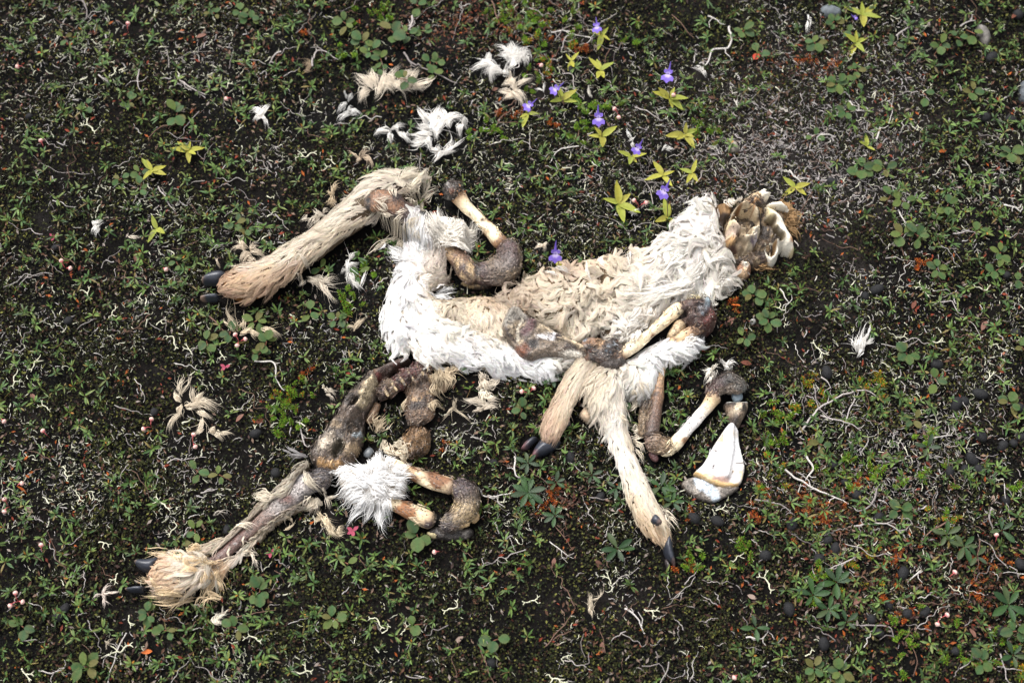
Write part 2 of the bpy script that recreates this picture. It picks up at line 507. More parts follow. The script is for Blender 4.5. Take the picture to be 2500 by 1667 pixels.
def fur(name, parent, src, n, guides, clump=14, cjit=0.35, curl=0.06, freq=1.2, lift=0.28, droop=0.25, width=0.0011, m=6, bald=(), colj=0.1, clumpness=0.75, label=None, keep=None, flyaway=0.05, nmin=-0.25, drape=True, mat=None, gather=0.7):
    V, T, N = src['V'], src['T'], src['N']
    A = np.linalg.norm(np.cross(V[T[:, 1]] - V[T[:, 0]], V[T[:, 2]] - V[T[:, 0]]), axis=1)
    nzc = N[T].mean(1)[:, 2]
    A = A * np.clip(nzc - nmin, 0, 1)
    k = rng.choice(len(T), n, p=A / A.sum())
    u = rng.random((n, 2)); u = np.where(u.sum(1, keepdims=True) > 1, 1 - u, u)
    def ip(Q): return Q[T[k, 0]] * (1 - u.sum(1))[:, None] + Q[T[k, 1]] * u[:, :1] + Q[T[k, 2]] * u[:, 1:]
    R, Nn = ip(V), ip(N)
    Nn /= np.linalg.norm(Nn, axis=1, keepdims=True)
    px, py = toPX(R[:, 0], R[:, 1], R[:, 2])
    ok = np.ones(n, bool)
    jx = fbm(R[:, 0], R[:, 1], None, 0.012, 2, 4) * 12
    for bp in bald:
        ok &= ~inside(px + jx, py + jx, np.asarray(bp, float))
    if keep is not None: ok &= inside(px + jx, py + jx, np.asarray(keep, float))
    R, Nn = R[ok], Nn[ok]; n = len(R)
    d, L, C = guide_field(R[:, 0], R[:, 1], guides)
    nc = max(2, n // clump)
    ci = rng.choice(n, nc, replace=False)
    own = np.empty(n, int)
    for s in range(0, n, 4000):
        D2 = ((R[s:s + 4000, None, :] - R[None, ci, :]) ** 2).sum(2)
        own[s:s + 4000] = D2.argmin(1)
    R = R[ci][own] + (R - R[ci][own]) * gather
    cang = rng.normal(0, cjit, nc) + 0.7 * cjit * fbm(R[ci, 0], R[ci, 1], None, 0.02, 2, 8) * 2
    ang = cang[own] * 0.85 + rng.normal(0, cjit * 0.35, n)
    fly = rng.random(n) < flyaway
    ang = np.where(fly, ang + rng.normal(0, 0.8, n), ang)
    ca, sa = np.cos(ang), np.sin(ang)
    d = np.stack([d[:, 0] * ca - d[:, 1] * sa, d[:, 0] * sa + d[:, 1] * ca, 0 * ca], -1)
    d = d - Nn * (d * Nn).sum(1, keepdims=True)
    d /= np.linalg.norm(d, axis=1, keepdims=True) + 1e-9
    cl = rng.normal(1, 0.16, nc).clip(0.6, 1.5)
    L = L * cl[own] * rng.uniform(0.75, 1.15, n)
    t = np.linspace(0, 1, m)[None, :, None]
    lf = lift * rng.uniform(0.5, 1.4, nc)[own]
    sd = np.cross(Nn, d)
    phs = rng.uniform(0, 6.28, nc)[own] + rng.normal(0, 0.35, n)
    cu = curl * rng.uniform(0.4, 1.6, nc)[own] * rng.choice([-1, 1], nc)[own]
    def path(idx_dir, idx_N, idx_L, idx_sd, root, lf, cu, phs):
        Lc = idx_L[:, None, None]
        return (root[:, None] + idx_dir[:, None] * Lc * t + idx_N[:, None] * Lc * lf[:, None, None] * (t - 0.75 * t * t)
                + idx_sd[:, None] * Lc * cu[:, None, None] * (np.sin(2 * np.pi * freq * t + phs[:, None, None]) - np.sin(phs)[:, None, None]) * (0.3 + 0.7 * t)
                - np.array([0, 0, 1.0]) * Lc * droop * t * t)
    P = path(d, Nn, L, sd, R, lf, cu, phs)
    Pc = P[ci][own]
    kk = (clumpness * np.where(fly, 0.1, 1))[:, None, None] * t ** 0.8
    Q = P * (1 - kk) + (Pc + (R - R[ci][own])[:, None] * 0.12) * kk
    if drape:
        fl = over(Q[..., 0], Q[..., 1])
        Q[..., 2] = np.maximum(Q[..., 2], gz(Q[..., 0], Q[..., 1]) + np.where(fl < 0.09, fl, 0) * 0.97 + 0.0012 + 0.0025 * rng.random((n, 1)))
    w = width * rng.uniform(0.6, 1.3, n) * np.where(fly, 0.6, 1)
    C = C * 0.74 + 0.16 * C.mean(1, keepdims=True) + 0.085
    C = C * (1 + colj * rng.normal(0, 1, (nc, 1))[own] + colj * 0.5 * rng.normal(0, 1, (n, 1)))
    C = np.clip(C * (1 + 0.03 * rng.normal(0, 1, (n, 3))), 0.01, 0.9)
    ref = Nn + rng.normal(0, 0.35, (n, 3)) + np.array([0, 0, 0.4])
    VV, q, CC = ribbons(Q, ref, w, C)
    me = new_mesh(name, VV, quads=q, col=CC, mat=mat or M_FUR)
    return link(name, me, parent, label)


def lock_points(locks, color, dens=1.0, m=7, z0=0.0025, rise=0.006, colj=0.1, curl=0.1, width=0.0010, on=True, fuzz=0.12, jit=0.6):
    """locks: (x0, y0, x1, y1, w px[, bend]) root to tip; returns stacked strands."""
    Ps, Ns, Ws, Cs = [], [], [], []
    color = np.asarray(color)
    for lk in locks:
        x0, y0, x1, y1, w = lk[:5]
        bend = lk[5] if len(lk) > 5 else rng.normal(0, 0.3)
        s = pxs(y0)
        zb = over(*W(x0, y0, 0.01)[:2]) if on else 0.0
        a, b = W(x0, y0, zb)[:2], W(x1, y1, zb)[:2]
        ln = np.hypot(*(b - a)) + 1e-6
        wm = w * s
        n = max(8, int(dens * 1.5 * wm / 0.0011 * (0.7 + 0.5 * rng.random())))
        dr = (b - a) / ln; sd = np.array([-dr[1], dr[0]])
        off = rng.normal(0, wm * 0.33, n); back = rng.normal(0, ln * 0.14, n)
        t = np.linspace(0, 1, m)[None]
        lens = ln * rng.uniform(0.6, 1.2, n)
        conv = rng.choice([0.15, 0.4, 0.75], p=[0.45, 0.35, 0.2]) + rng.normal(0, 0.1)
        fz = rng.random(n) < fuzz
        wav = rng.normal(0, curl * ln * 0.35); fr = rng.uniform(0.5, 1.1); p0 = rng.uniform(0, 6.28)
        lat = off[:, None] * (1 - (1 - conv) * t ** 1.1) * (0.4 + 0.6 * np.minimum(1, t * 3)) + bend * ln * 4 * t * (1 - t) * 0.5 + wav * np.sin(6.28 * fr * t + p0) * t
        lat = lat + (rng.normal(0, 0.10, n) * ln)[:, None] * t ** 2 * jit
        lat = lat + np.where(fz, rng.normal(0, 0.5, n) * ln, 0)[:, None] * t ** 1.5
        al = back[:, None] + lens[:, None] * t
        X = a[0] + dr[0] * al + sd[0] * lat; Y = a[1] + dr[1] * al + sd[1] * lat
        hgt = rng.uniform(0.3, 1.2, n)
        Z = gz(X, Y) + (over(X, Y) if on else 0) + z0 + (hgt[:, None] * rise * np.sin(np.pi * np.clip(t * 0.8 + 0.15, 0, 1)))
        Ps.append(np.stack([X, Y, Z], -1))
        Ns.append(np.array([0, 0, 1.0]) + rng.normal(0, 0.35, (n, 3)))
        Ws.append(width * rng.uniform(0.55, 1.3, n) * np.where(fz, 0.55, 1))
        cc = color * (1 + colj * rng.normal()) * (1 + 0.08 * rng.normal(0, 1, (n, 1)))
        Cs.append(np.clip(cc, 0.01, 0.9))
    return np.concatenate(Ps), np.concatenate(Ns), np.concatenate(Ws), np.concatenate(Cs)


def lock_groups(locks):
    """Locks that lie together, so that each separate bunch becomes a mesh of its own."""
    n = len(locks); own = list(range(n))
    bx = [(min(l[0], l[2]) - l[4] / 2, min(l[1], l[3]) - l[4] / 2, max(l[0], l[2]) + l[4] / 2, max(l[1], l[3]) + l[4] / 2) for l in locks]
    for i in range(n):
        for j in range(i):
            g = max(bx[i][0] - bx[j][2], bx[j][0] - bx[i][2], bx[i][1] - bx[j][3], bx[j][1] - bx[i][3])
            if g < 12:
                a, c = own[i], own[j]
                own = [c if o == a else o for o in own]
    return [[locks[i] for i in range(n) if own[i] == k] for k in sorted(set(own))]


def locks_obj(name, parent, locks, color, label=None, cat=None, group=None, **kw):
    if parent is not None:
        out = None
        for g in lock_groups(locks):
            P, N, w, C = lock_points(g, color, **kw)
            V, q, CC = ribbons(P, N, w, C)
            out = link(name, new_mesh(name, V, quads=q, col=CC, mat=M_FUR), parent)
        return out
    P, N, w, C = lock_points(locks, color, **kw)
    splat(np.stack([P[..., 0].ravel(), P[..., 1].ravel(), np.maximum(P[..., 2].ravel(), gz(P[..., 0].ravel(), P[..., 1].ravel()) + 0.0045)], -1)[(np.arange(P.shape[0] * P.shape[1]) % P.shape[1]) < P.shape[1] * 0.7])
    loc = np.array([P[:, 0, 0].mean(), P[:, 0, 1].mean(), 0.0])
    P = P - loc
    V, q, CC = ribbons(P, N, w, C)
    me = new_mesh(name, V, quads=q, col=CC, mat=M_FUR)
    return link(name, me, None, label, cat, group, None, loc)


def fibres(src, n=260, tones=None, length=22, width=0.0012, crumbs=0.9, parent=None):
    """Stringy dried sinew lying along a bone or over a joint, with crumbs of dirt stuck to it."""
    V, T, N = src['V'], src['T'], src['N']
    A = np.linalg.norm(np.cross(V[T[:, 1]] - V[T[:, 0]], V[T[:, 2]] - V[T[:, 0]]), axis=1) * np.clip(N[T].mean(1)[:, 2] + 0.3, 0, 1)
    tones = np.asarray(tones if tones is not None else [S(70, 56, 50), S(52, 44, 42), S(120, 98, 76), S(150, 130, 106), S(88, 62, 54)])
    k = rng.choice(len(T), n, p=A / A.sum())
    R = V[T[k]].mean(1); Nn = N[T[k]].mean(1); Nn /= np.linalg.norm(Nn, axis=1, keepdims=True)
    if 'mid' in src:
        M = src['mid']; j = ((R[:, None] - M[None]) ** 2).sum(2).argmin(1).clip(1, len(M) - 2)
        d = M[j + 1] - M[j - 1]
    else:
        c = V - V.mean(0); w, E = np.linalg.eigh(c[:, :2].T @ c[:, :2]); d = np.zeros((n, 3)); d[:, :2] = E[:, 1]
    d = d / (np.linalg.norm(d, axis=1, keepdims=True) + 1e-9) * rng.choice([-1, 1], (n, 1))
    ang = rng.normal(0, 0.35, n) + (rng.random(n) < 0.12) * rng.normal(0, 1.2, n)
    sd = np.cross(Nn, d); d = d * np.cos(ang)[:, None] + sd * np.sin(ang)[:, None]
    d -= Nn * (d * Nn).sum(1, keepdims=True)
    L = length * pxs(800) * rng.uniform(0.4, 1.3, n)
    t = np.linspace(-0.5, 0.5, 6)[None, :, None]
    sd = np.cross(Nn, d)
    Q = R[:, None] + d[:, None] * L[:, None, None] * t + sd[:, None] * (L * rng.normal(0, 0.12, n))[:, None, None] * (4 * t * t) + Nn[:, None] * (0.0006 + 0.0012 * rng.random((n, 1, 1)))
    fl = over(Q[..., 0], Q[..., 1])
    near = np.abs(fl - (Q[..., 2] - gz(Q[..., 0], Q[..., 1]))) < 0.012
    Q[..., 2] = np.where(near, gz(Q[..., 0], Q[..., 1]) + fl + 0.0004, Q[..., 2])
    C = src['C'][T[k, 0]] * rng.uniform(0.55, 1.5, (n, 1)) * 0.75 + tones[rng.integers(0, len(tones), n)] * 0.25
    VV, q, CC = ribbons(Q, Nn + rng.normal(0, 0.5, (n, 3)), width * rng.uniform(0.35, 1.5, n), C)
    bag = Bag(); bag.add(VV, q, None, CC)
    m = int(n * crumbs)
    k = rng.choice(len(T), m, p=A / A.sum())
    R = V[T[k]].mean(1) + N[T[k]].mean(1) * 0.0006
    cv = np.array([[1, 0, 0], [-.6, .8, 0], [-.5, -.8, .1], [0, 0, .9]]); ct = np.array([[0, 1, 3], [1, 2, 3], [2, 0, 3]])
    CV, _, CT, CCc = instances(cv, np.zeros((0, 4), int), ct, np.ones((4, 3)), R, rng.uniform(0, 6.28, m), rng.uniform(0.0005, 0.0016, m), np.array([S(40, 36, 34), S(160, 150, 138), S(84, 66, 54)])[rng.choice(3, m, p=[.55, .2, .25])])
    bag.add(CV, None, CT, CCc)
    o = link('dried_fibre', bag.mesh('dried_fibre', M_FLESH), parent or src['obj'], kind='stuff')
    return o


def tube(P, r, sides=5):
    """A thin tube along the points P with radii r -> V, quads (closed ends come to a point)."""
    P = np.asarray(P, float); r = np.asarray(r, float) * np.ones(len(P))
    T = np.gradient(P, axis=0); T /= np.linalg.norm(T, axis=1, keepdims=True) + 1e-12
    ref = np.where(np.abs(T[:, 2:3]) > 0.9, [[1.0, 0, 0]], [[0, 0, 1.0]])
    A = np.cross(T, ref); A /= np.linalg.norm(A, axis=1, keepdims=True)
    B = np.cross(A, T)
    ph = np.linspace(0, 2 * math.pi, sides, endpoint=False)
    V = P[:, None] + r[:, None, None] * (np.cos(ph)[None, :, None] * A[:, None] + np.sin(ph)[None, :, None] * B[:, None])
    i = np.arange(len(P) - 1)[:, None] * sides; k = np.arange(sides)[None]
    q = np.stack([i + k, i + sides + k, i + sides + (k + 1) % sides, i + (k + 1) % sides], -1).reshape(-1, 4)
    return V.reshape(-1, 3), q


class Bag:
    """Collects pieces of geometry that become ONE mesh."""
    def __init__(s): s.V, s.Q, s.T, s.C, s.n = [], [], [], [], 0
    def add(s, V, Q=None, T=None, C=(1, 1, 1)):
        V = np.asarray(V, float)
        s.V.append(V); s.C.append(np.broadcast_to(np.asarray(C, float), (len(V), 3)))
        if Q is not None and len(Q): s.Q.append(np.asarray(Q) + s.n)
        if T is not None and len(T): s.T.append(np.asarray(T) + s.n)
        s.n += len(V)
    def arrays(s):
        return (np.concatenate(s.V), np.concatenate(s.Q) if s.Q else np.zeros((0, 4), int), np.concatenate(s.T) if s.T else np.zeros((0, 3), int), np.concatenate(s.C))
    def mesh(s, name, mat, smooth=True):
        V, Q, T, C = s.arrays()
        return new_mesh(name, V, Q if len(Q) else None, T if len(T) else None, C, mat, smooth)


def leaf_shape(L, w, fold=0.25, droop=0.15, widest=0.45, rows=4, tipround=0.0, curlup=0.0):
    """A leaf along +x from the origin, folded along its midrib."""
    t = np.linspace(0, 1, rows + 1)
    k = math.log(0.5) / math.log(widest)
    wid = np.sin(np.pi * t ** k) ** (0.85 - 0.35 * tipround)
    wid[0] = 0.12; wid[-1] = 0.04
    x = L * t; z = L * (curlup * t - droop * t * t)
    V = []
    for i in range(rows + 1):
        hw = wid[i] * w / 2
        V += [(x[i], hw, z[i] + fold * hw), (x[i], 0, z[i]), (x[i], -hw, z[i] + fold * hw)]
    q = []
    for i in range(rows):
        a = i * 3
        q += [(a, a + 1, a + 4, a + 3), (a + 1, a + 2, a + 5, a + 4)]
    return np.array(V), np.array(q)[:, ::-1]


def rotz(a):
    c, s = math.cos(a), math.sin(a)
    return np.array([[c, -s, 0], [s, c, 0], [0, 0, 1.0]])


def roty(a):
    c, s = math.cos(a), math.sin(a)
    return np.array([[c, 0, s], [0, 1.0, 0], [-s, 0, c]])


def rotx(a):
    c, s = math.cos(a), math.sin(a)
    return np.array([[1.0, 0, 0], [0, c, -s], [0, s, c]])


def instances(V, Q, T, C, pos, yaw, scale, tint, tilt=None):
    """Many copies of one template joined into arrays. tint (n, 3) multiplies the colour."""
    n, k = len(pos), len(V)
    c, s = np.cos(yaw), np.sin(yaw)
    VV = np.broadcast_to(V[None], (n, k, 3)).copy() * np.asarray(scale)[:, None, None]
    if tilt is not None:
        ct, st = np.cos(tilt), np.sin(tilt)
        x, z = VV[..., 0].copy(), VV[..., 2].copy()
        VV[..., 0] = x * ct[:, None] + z * st[:, None]; VV[..., 2] = -x * st[:, None] + z * ct[:, None]
    x, y = VV[..., 0].copy(), VV[..., 1].copy()
    VV[..., 0] = x * c[:, None] - y * s[:, None]; VV[..., 1] = x * s[:, None] + y * c[:, None]
    VV += pos[:, None]
    off = (np.arange(n) * k)[:, None, None]
    return (VV.reshape(-1, 3), (Q[None] + off).reshape(-1, 4) if len(Q) else Q, (T[None] + off).reshape(-1, 3) if len(T) else T,
            (C[None] * tint[:, None]).reshape(-1, 3))
# ------------------------------------------------------------------ ground: one sheet out to the horizon, fine where the photograph looks
_far = np.concatenate([[1.02], 1.02 + 0.03 * 1.55 ** np.arange(1, 18)])
gx = np.concatenate([-_far[::-1], np.arange(-1.0, 1.0001, 0.0055), _far])
gy = np.concatenate([-_far[::-1], np.arange(-0.98, 1.0001, 0.0055), _far])
GX, GY = np.meshgrid(gx, gy, indexing='ij')
GZ = gz(GX, GY) - 0.0015 + np.where(np.hypot(GX, GY) < 1.5, 0.004 * fbm(GX, GY, None, 0.012, 2, 21) - 0.0025, 0)
Vg = np.stack([GX, GY, GZ], -1).reshape(-1, 3)
nxg, nyg = len(gx), len(gy)
ii = (np.arange(nxg - 1)[:, None] * nyg + np.arange(nyg - 1)[None]).ravel()
Qg = np.stack([ii, ii + nyg, ii + nyg + 1, ii + 1], -1)
pt = fbm(Vg[:, 0], Vg[:, 1], None, 0.09, 3, 31)[:, None]
Cg = np.where(pt > 0.0, S(15, 13, 12), S(11, 11, 11)) * np.ones((1, 3))
Cg = Cg * (1 + 0.35 * pt)
grey = sstep(0.05, 0.4, np.exp(-((Vg[:, 0] - W(1960, 360)[0]) ** 2 + (Vg[:, 1] - W(1960, 360)[1]) ** 2) / 0.035) * 0.7 + 0.4 * fbm(Vg[:, 0], Vg[:, 1], None, 0.04, 3, 33))[:, None]
Cg = Cg * (1 - 0.12 * grey) + S(95, 88, 84) * 0.12 * grey
link('ground', new_mesh('ground', Vg, quads=Qg, col=Cg, mat=M_GROUND), kind='structure', label='dark peaty tundra soil under moss')
# ------------------------------------------------------------------ the carcass
CREAM, WHITE, TAN, ORANGE = S(232, 220, 200), S(249, 247, 245), S(205, 168, 122), S(186, 128, 72)
BUFF, BROWN, DARK, GREYBR = S(214, 192, 158), S(140, 104, 72), S(62, 52, 48), S(112, 98, 88)
BONE, OLDBONE, RED, BLUISH = S(232, 214, 180), S(186, 160, 128), S(88, 46, 42), S(158, 170, 178)
BLACK, PURPLE, PALE = S(44, 40, 40), S(84, 66, 66), S(238, 232, 226)
UNDER_SHADE = S(112, 94, 74)  # skin tone darkened to paint shade into gaps between hair locks
HORN = S(50, 53, 62)

carcass = thing('deer_carcass', 'torn dead deer calf with white fur, bare bones and dark hooves sprawled on tundra', 'carcass', [*W(1400, 780)[:2], 0.0])


EXTRA = []


def P(f, *pts): return [f(*p) for p in pts]


def G(f, x0, y0, x1, y1, L, col): return (*f(x0, y0), *f(x1, y1), L, col)


one = lambda x, y: (x, y)

# --- hind leg stretched out to the upper left: brown-furred foot, cream shank, bare dark hock
legA = limb('hind_leg', [(548, 704, 24), (580, 698, 42), (622, 690, 45), (680, 662, 41), (735, 622, 37), (775, 596, 36), (832, 552, 38), (890, 506, 46), (940, 470, 50), (985, 456, 38), (1022, 452, 22)],
            M_SKIN, carcass, [ORANGE * .4, ORANGE * .4, ORANGE * .4, UNDER_SHADE * .55, UNDER_SHADE * .6, UNDER_SHADE * .6, UNDER_SHADE * .6, UNDER_SHADE * .55, DARK, UNDER_SHADE * .5, UNDER_SHADE * .5], sides=22, lump=0.08, label='hind leg with cream shank and brown-furred foot')  # skin beneath the fur coloured dark, standing in for shadow between locks
bald_A = P(c1, (1235, 330), (1300, 285), (1400, 235), (1540, 215), (1640, 330), (1720, 420), (1700, 560), (1560, 480), (1420, 420), (1330, 440), (1240, 490), (1200, 465), (1330, 395))
gA = [G(c1, 330, 900, 240, 930, 22, ORANGE), G(c1, 380, 840, 300, 860, 24, ORANGE * 1.05), G(c1, 440, 900, 380, 950, 46, S(214, 160, 96)), G(c1, 520, 960, 420, 960, 48, S(218, 166, 104)),
      G(c1, 560, 1040, 440, 1030, 48, S(178, 116, 62)), G(c1, 700, 960, 600, 1030, 46, S(190, 132, 76)), G(c1, 400, 1030, 300, 1000, 26, S(170, 108, 58)),
      G(c1, 470, 830, 420, 830, 36, CREAM), G(c1, 620, 860, 530, 900, 46, S(222, 178, 120)), G(c1, 600, 800, 500, 830, 40, CREAM), G(c1, 740, 740, 640, 800, 46, CREAM), G(c1, 800, 830, 720, 930, 44, S(196, 150, 98)),
      G(c1, 900, 600, 800, 670, 46, S(232, 220, 200)), G(c1, 960, 720, 840, 790, 46, BUFF), G(c1, 1100, 480, 1000, 540, 46, CREAM), G(c1, 1150, 560, 1040, 600, 46, BUFF),
      G(c1, 1250, 420, 1120, 480, 48, CREAM), G(c1, 1300, 500, 1180, 540, 46, BUFF), G(c1, 1400, 480, 1300, 520, 44, CREAM), G(c1, 1200, 270, 1130, 330, 48, S(230, 218, 198)),
      G(c1, 1320, 180, 1230, 210, 52, S(232, 222, 204)), G(c1, 1450, 130, 1380, 130, 52, CREAM), G(c1, 1500, 200, 1430, 230, 50, CREAM), G(c1, 1600, 180, 1680, 130, 50, CREAM)]
gA = [(*g[:5], np.asarray(g[5]) * 0.68 + BUFF * 0.32) for g in gA]
fur('fur', legA['obj'], legA, 11000, gA, clump=26, cjit=0.22, curl=0.05, lift=0.3, droop=0.16, bald=[bald_A], width=0.00075, clumpness=0.82)
for pts in (P(c1, (285, 828), (225, 822), (160, 842), (118, 880), (135, 905), (190, 912), (255, 908), (300, 870)), P(c1, (235, 985), (160, 992), (108, 1008), (115, 1026), (170, 1028), (240, 1020))):
    relief('hoof', pts, 0.016, M_HORN, legA['obj'], HORN, edge=0.010, sp=0.002, namp=0.03, base=0.012, ops=[('c', [pts[3]], 10, S(120, 100, 88), 0.5)])

skinA = limb('hock_skin', [(*c1(1290, 350), 30), (*c1(1430, 320), 34), (*c1(1540, 390), 34), (*c1(1660, 470), 30), (*c1(1750, 550), 27), (*c1(1800, 610), 18)],
             M_FLESH, carcass, [S(92, 74, 60), S(56, 50, 50), S(74, 52, 46), S(50, 46, 48), S(44, 42, 46), S(60, 50, 44)], base=0.020, flat=0.7, zs=[0.021, 0.020, 0.015, 0.006, 0.0, 0.0],
             blot=[(S(128, 92, 66), 0.03, 0.28, 0.12), (S(30, 30, 34), 0.02, 0.25, 0.08)], label='bare dark hock with the skin pulled back')
locks_obj('fur', skinA['obj'], [(*c1(*a), *c1(*b), w) for a, b, w in
          [((1470, 330), (1380, 330), 16), ((1510, 330), (1470, 240), 22), ((1440, 390), (1365, 330), 20), ((1480, 420), (1400, 390), 20), ((1540, 430), (1400, 500), 22), ((1520, 400), (1600, 370), 12),
           ((1560, 480), (1480, 560), 20), ((1530, 500), (1560, 590), 22), ((1600, 470), (1690, 430), 14), ((1450, 480), (1300, 580), 22), ((1350, 290), (1290, 330), 16), ((1620, 500), (1700, 470), 10),
           ((1640, 220), (1740, 90), 18), ((1660, 260), (1590, 230), 26), ((1700, 280), (1800, 210), 28), ((1690, 320), (1600, 290), 24), ((1700, 330), (1700, 410), 30), ((1720, 260), (1745, 110), 24), ((1660, 400), (1740, 400), 20),
           ((1610, 330), (1690, 380), 20), ((1560, 180), (1700, 130), 24), ((1600, 560), (1580, 480), 20), ((1630, 560), (1700, 480), 16), ((1680, 600), (1650, 520), 22)]], CREAM, dens=1.0, fuzz=0.03, jit=0.25, width=0.0008)

shinA = limb('shin_bone', [(*c1(1770, 575), 20), (*c1(1850, 640), 24), (*c1(1960, 740), 27), (*c1(2050, 850), 29), (*c1(2100, 915), 20)], M_FLESH, carcass,
             [S(84, 66, 54), S(150, 116, 84), S(120, 92, 74), S(96, 74, 62), DARK], base=0.003, blot=[(S(190, 162, 122), 0.03, 0.22, 0.1), (S(66, 48, 44), 0.02, 0.2, 0.1)], label='brown dried shin')
kneeA = limb('knee_joint', [(*c1(2060, 830), 24), (*c1(2150, 845), 34), (*c1(2235, 840), 40), (*c1(2310, 790), 40), (*c1(2330, 700), 34), (*c1(2270, 630), 27)], M_FLESH, carcass,
             [DARK, PURPLE, S(110, 96, 86), S(92, 80, 76), S(78, 58, 58), S(80, 58, 56)], amp=0.1, blot=[(S(140, 122, 100), 0.025, 0.3, 0.12), (BLACK, 0.02, 0.3, 0.1)], label='bent knee dark with dried sinew')
relief('sinew', P(c1, (1990, 900), (2100, 880), (2210, 900), (2200, 940), (2130, 950), (2070, 945), (2000, 920)), 0.008, M_FLESH, kneeA['obj'], S(176, 152, 116), base=0.0, edge=0.004, namp=0.5, nsize=0.006, blot=[(DARK, 0.012, 0.1, 0.1)])
femA = limb('thigh_bone', [(*c1(2290, 650), 24), (*c1(2240, 590), 20), (*c1(2150, 490), 17), (*c1(2030, 370), 19), (*c1(1960, 290), 23), (*c1(1925, 250), 27)], M_BONE, carcass,
             [S(96, 72, 66), BONE, BONE, BONE, S(170, 130, 96), DARK], base=0.010, blot=[(S(150, 116, 88), 0.03, 0.34, 0.05), (S(84, 60, 50), 0.012, 0.5, 0.04)], label='long pale thigh bone')
X_ = limb('bone_head', [(*c1(1960, 320), 20), (*c1(1915, 255), 30), (*c1(1870, 245), 26)], M_FLESH, femA['obj'], S(52, 48, 47), base=0.010, amp=0.16, nsize=0.007, blot=[(S(150, 146, 142), 0.006, 0.42, 0.05), (S(110, 70, 52), 0.02, 0.45, 0.1)])
EXTRA.append(X_)
tuftA = limb('hide_flap', [(*c1(1780, 520), 18), (*c1(1900, 560), 30), (*c1(2000, 590), 22)], M_SKIN, carcass, UNDER_SHADE, base=0.012, flat=0.5, label='white hair flap over the shin')
locks_obj('fur', tuftA['obj'], [(*c1(*a), *c1(*b), w) for a, b, w in
          [((1880, 560), (1780, 430), 60), ((1900, 540), (1830, 370), 40), ((1920, 540), (1950, 430), 50), ((1960, 560), (2050, 490), 50), ((1960, 580), (2110, 555), 40), ((1960, 600), (2060, 625), 50), ((1940, 620), (2030, 680), 50),
           ((1900, 620), (1870, 665), 60), ((1850, 560), (1760, 520), 50), ((1850, 520), (1800, 450), 50), ((1900, 580), (2000, 520), 60), ((1880, 600), (1960, 650), 60), ((2000, 560), (2110, 520), 30), ((1840, 580), (1900, 630), 50)]],
          S(244, 238, 228), dens=2.0, rise=0.012, fuzz=0.05, jit=0.4, width=0.0008)

# --- lower left: spine, pelvis, shrivelled meat and the second hind leg
VSRC = []
VERT = P(c6, (1035, 130), (960, 165), (885, 205), (820, 245), (755, 285), (690, 325), (635, 360))
for i, (a, b) in enumerate(zip(VERT[:-1], VERT[1:])):
    mx, my = (a[0] + b[0]) / 2, (a[1] + b[1]) / 2
    vb = limb('vertebra', [(a[0] * 1.05 - b[0] * .05, a[1] * 1.05 - b[1] * .05, 21 - i % 2), (mx, my, 22 + (i * 7) % 3), (b[0] * 1.05 - a[0] * .05, b[1] * 1.05 - a[1] * .05, 20)], M_FLESH, carcass,
         RED if i < 4 else S(104, 84, 66), base=0.004, caps=0.12, amp=0.2, nsize=0.007, seed=i, flat=0.85, blot=[(S(60, 40, 38), 0.015, 0.05, 0.12), (S(150, 128, 100), 0.01, 0.4, 0.06)])
    VSRC.append(vb)
    if i:
        limb('spinal_disc', [(a[0] - 8, a[1] - 13, 3), (a[0], a[1], 4), (a[0] + 9, a[1] + 14, 3)], M_FLESH, carcass, S(168, 146, 112), base=0.028, flat=0.8, amp=0.3, blot=[(DARK, 0.008, 0.3, 0.1)])
relief('muscle', P(c6, (590, 170), (640, 150), (760, 80), (860, 60), (880, 100), (760, 180), (690, 240), (640, 290), (600, 250)), 0.022, M_FLESH, carcass, S(66, 50, 44), edge=0.012, namp=0.5, nsize=0.012, blot=[(S(120, 96, 72), 0.015, 0.25, 0.1), (S(96, 44, 38), 0.02, 0.3, 0.1)], label='dark dried meat along the spine')
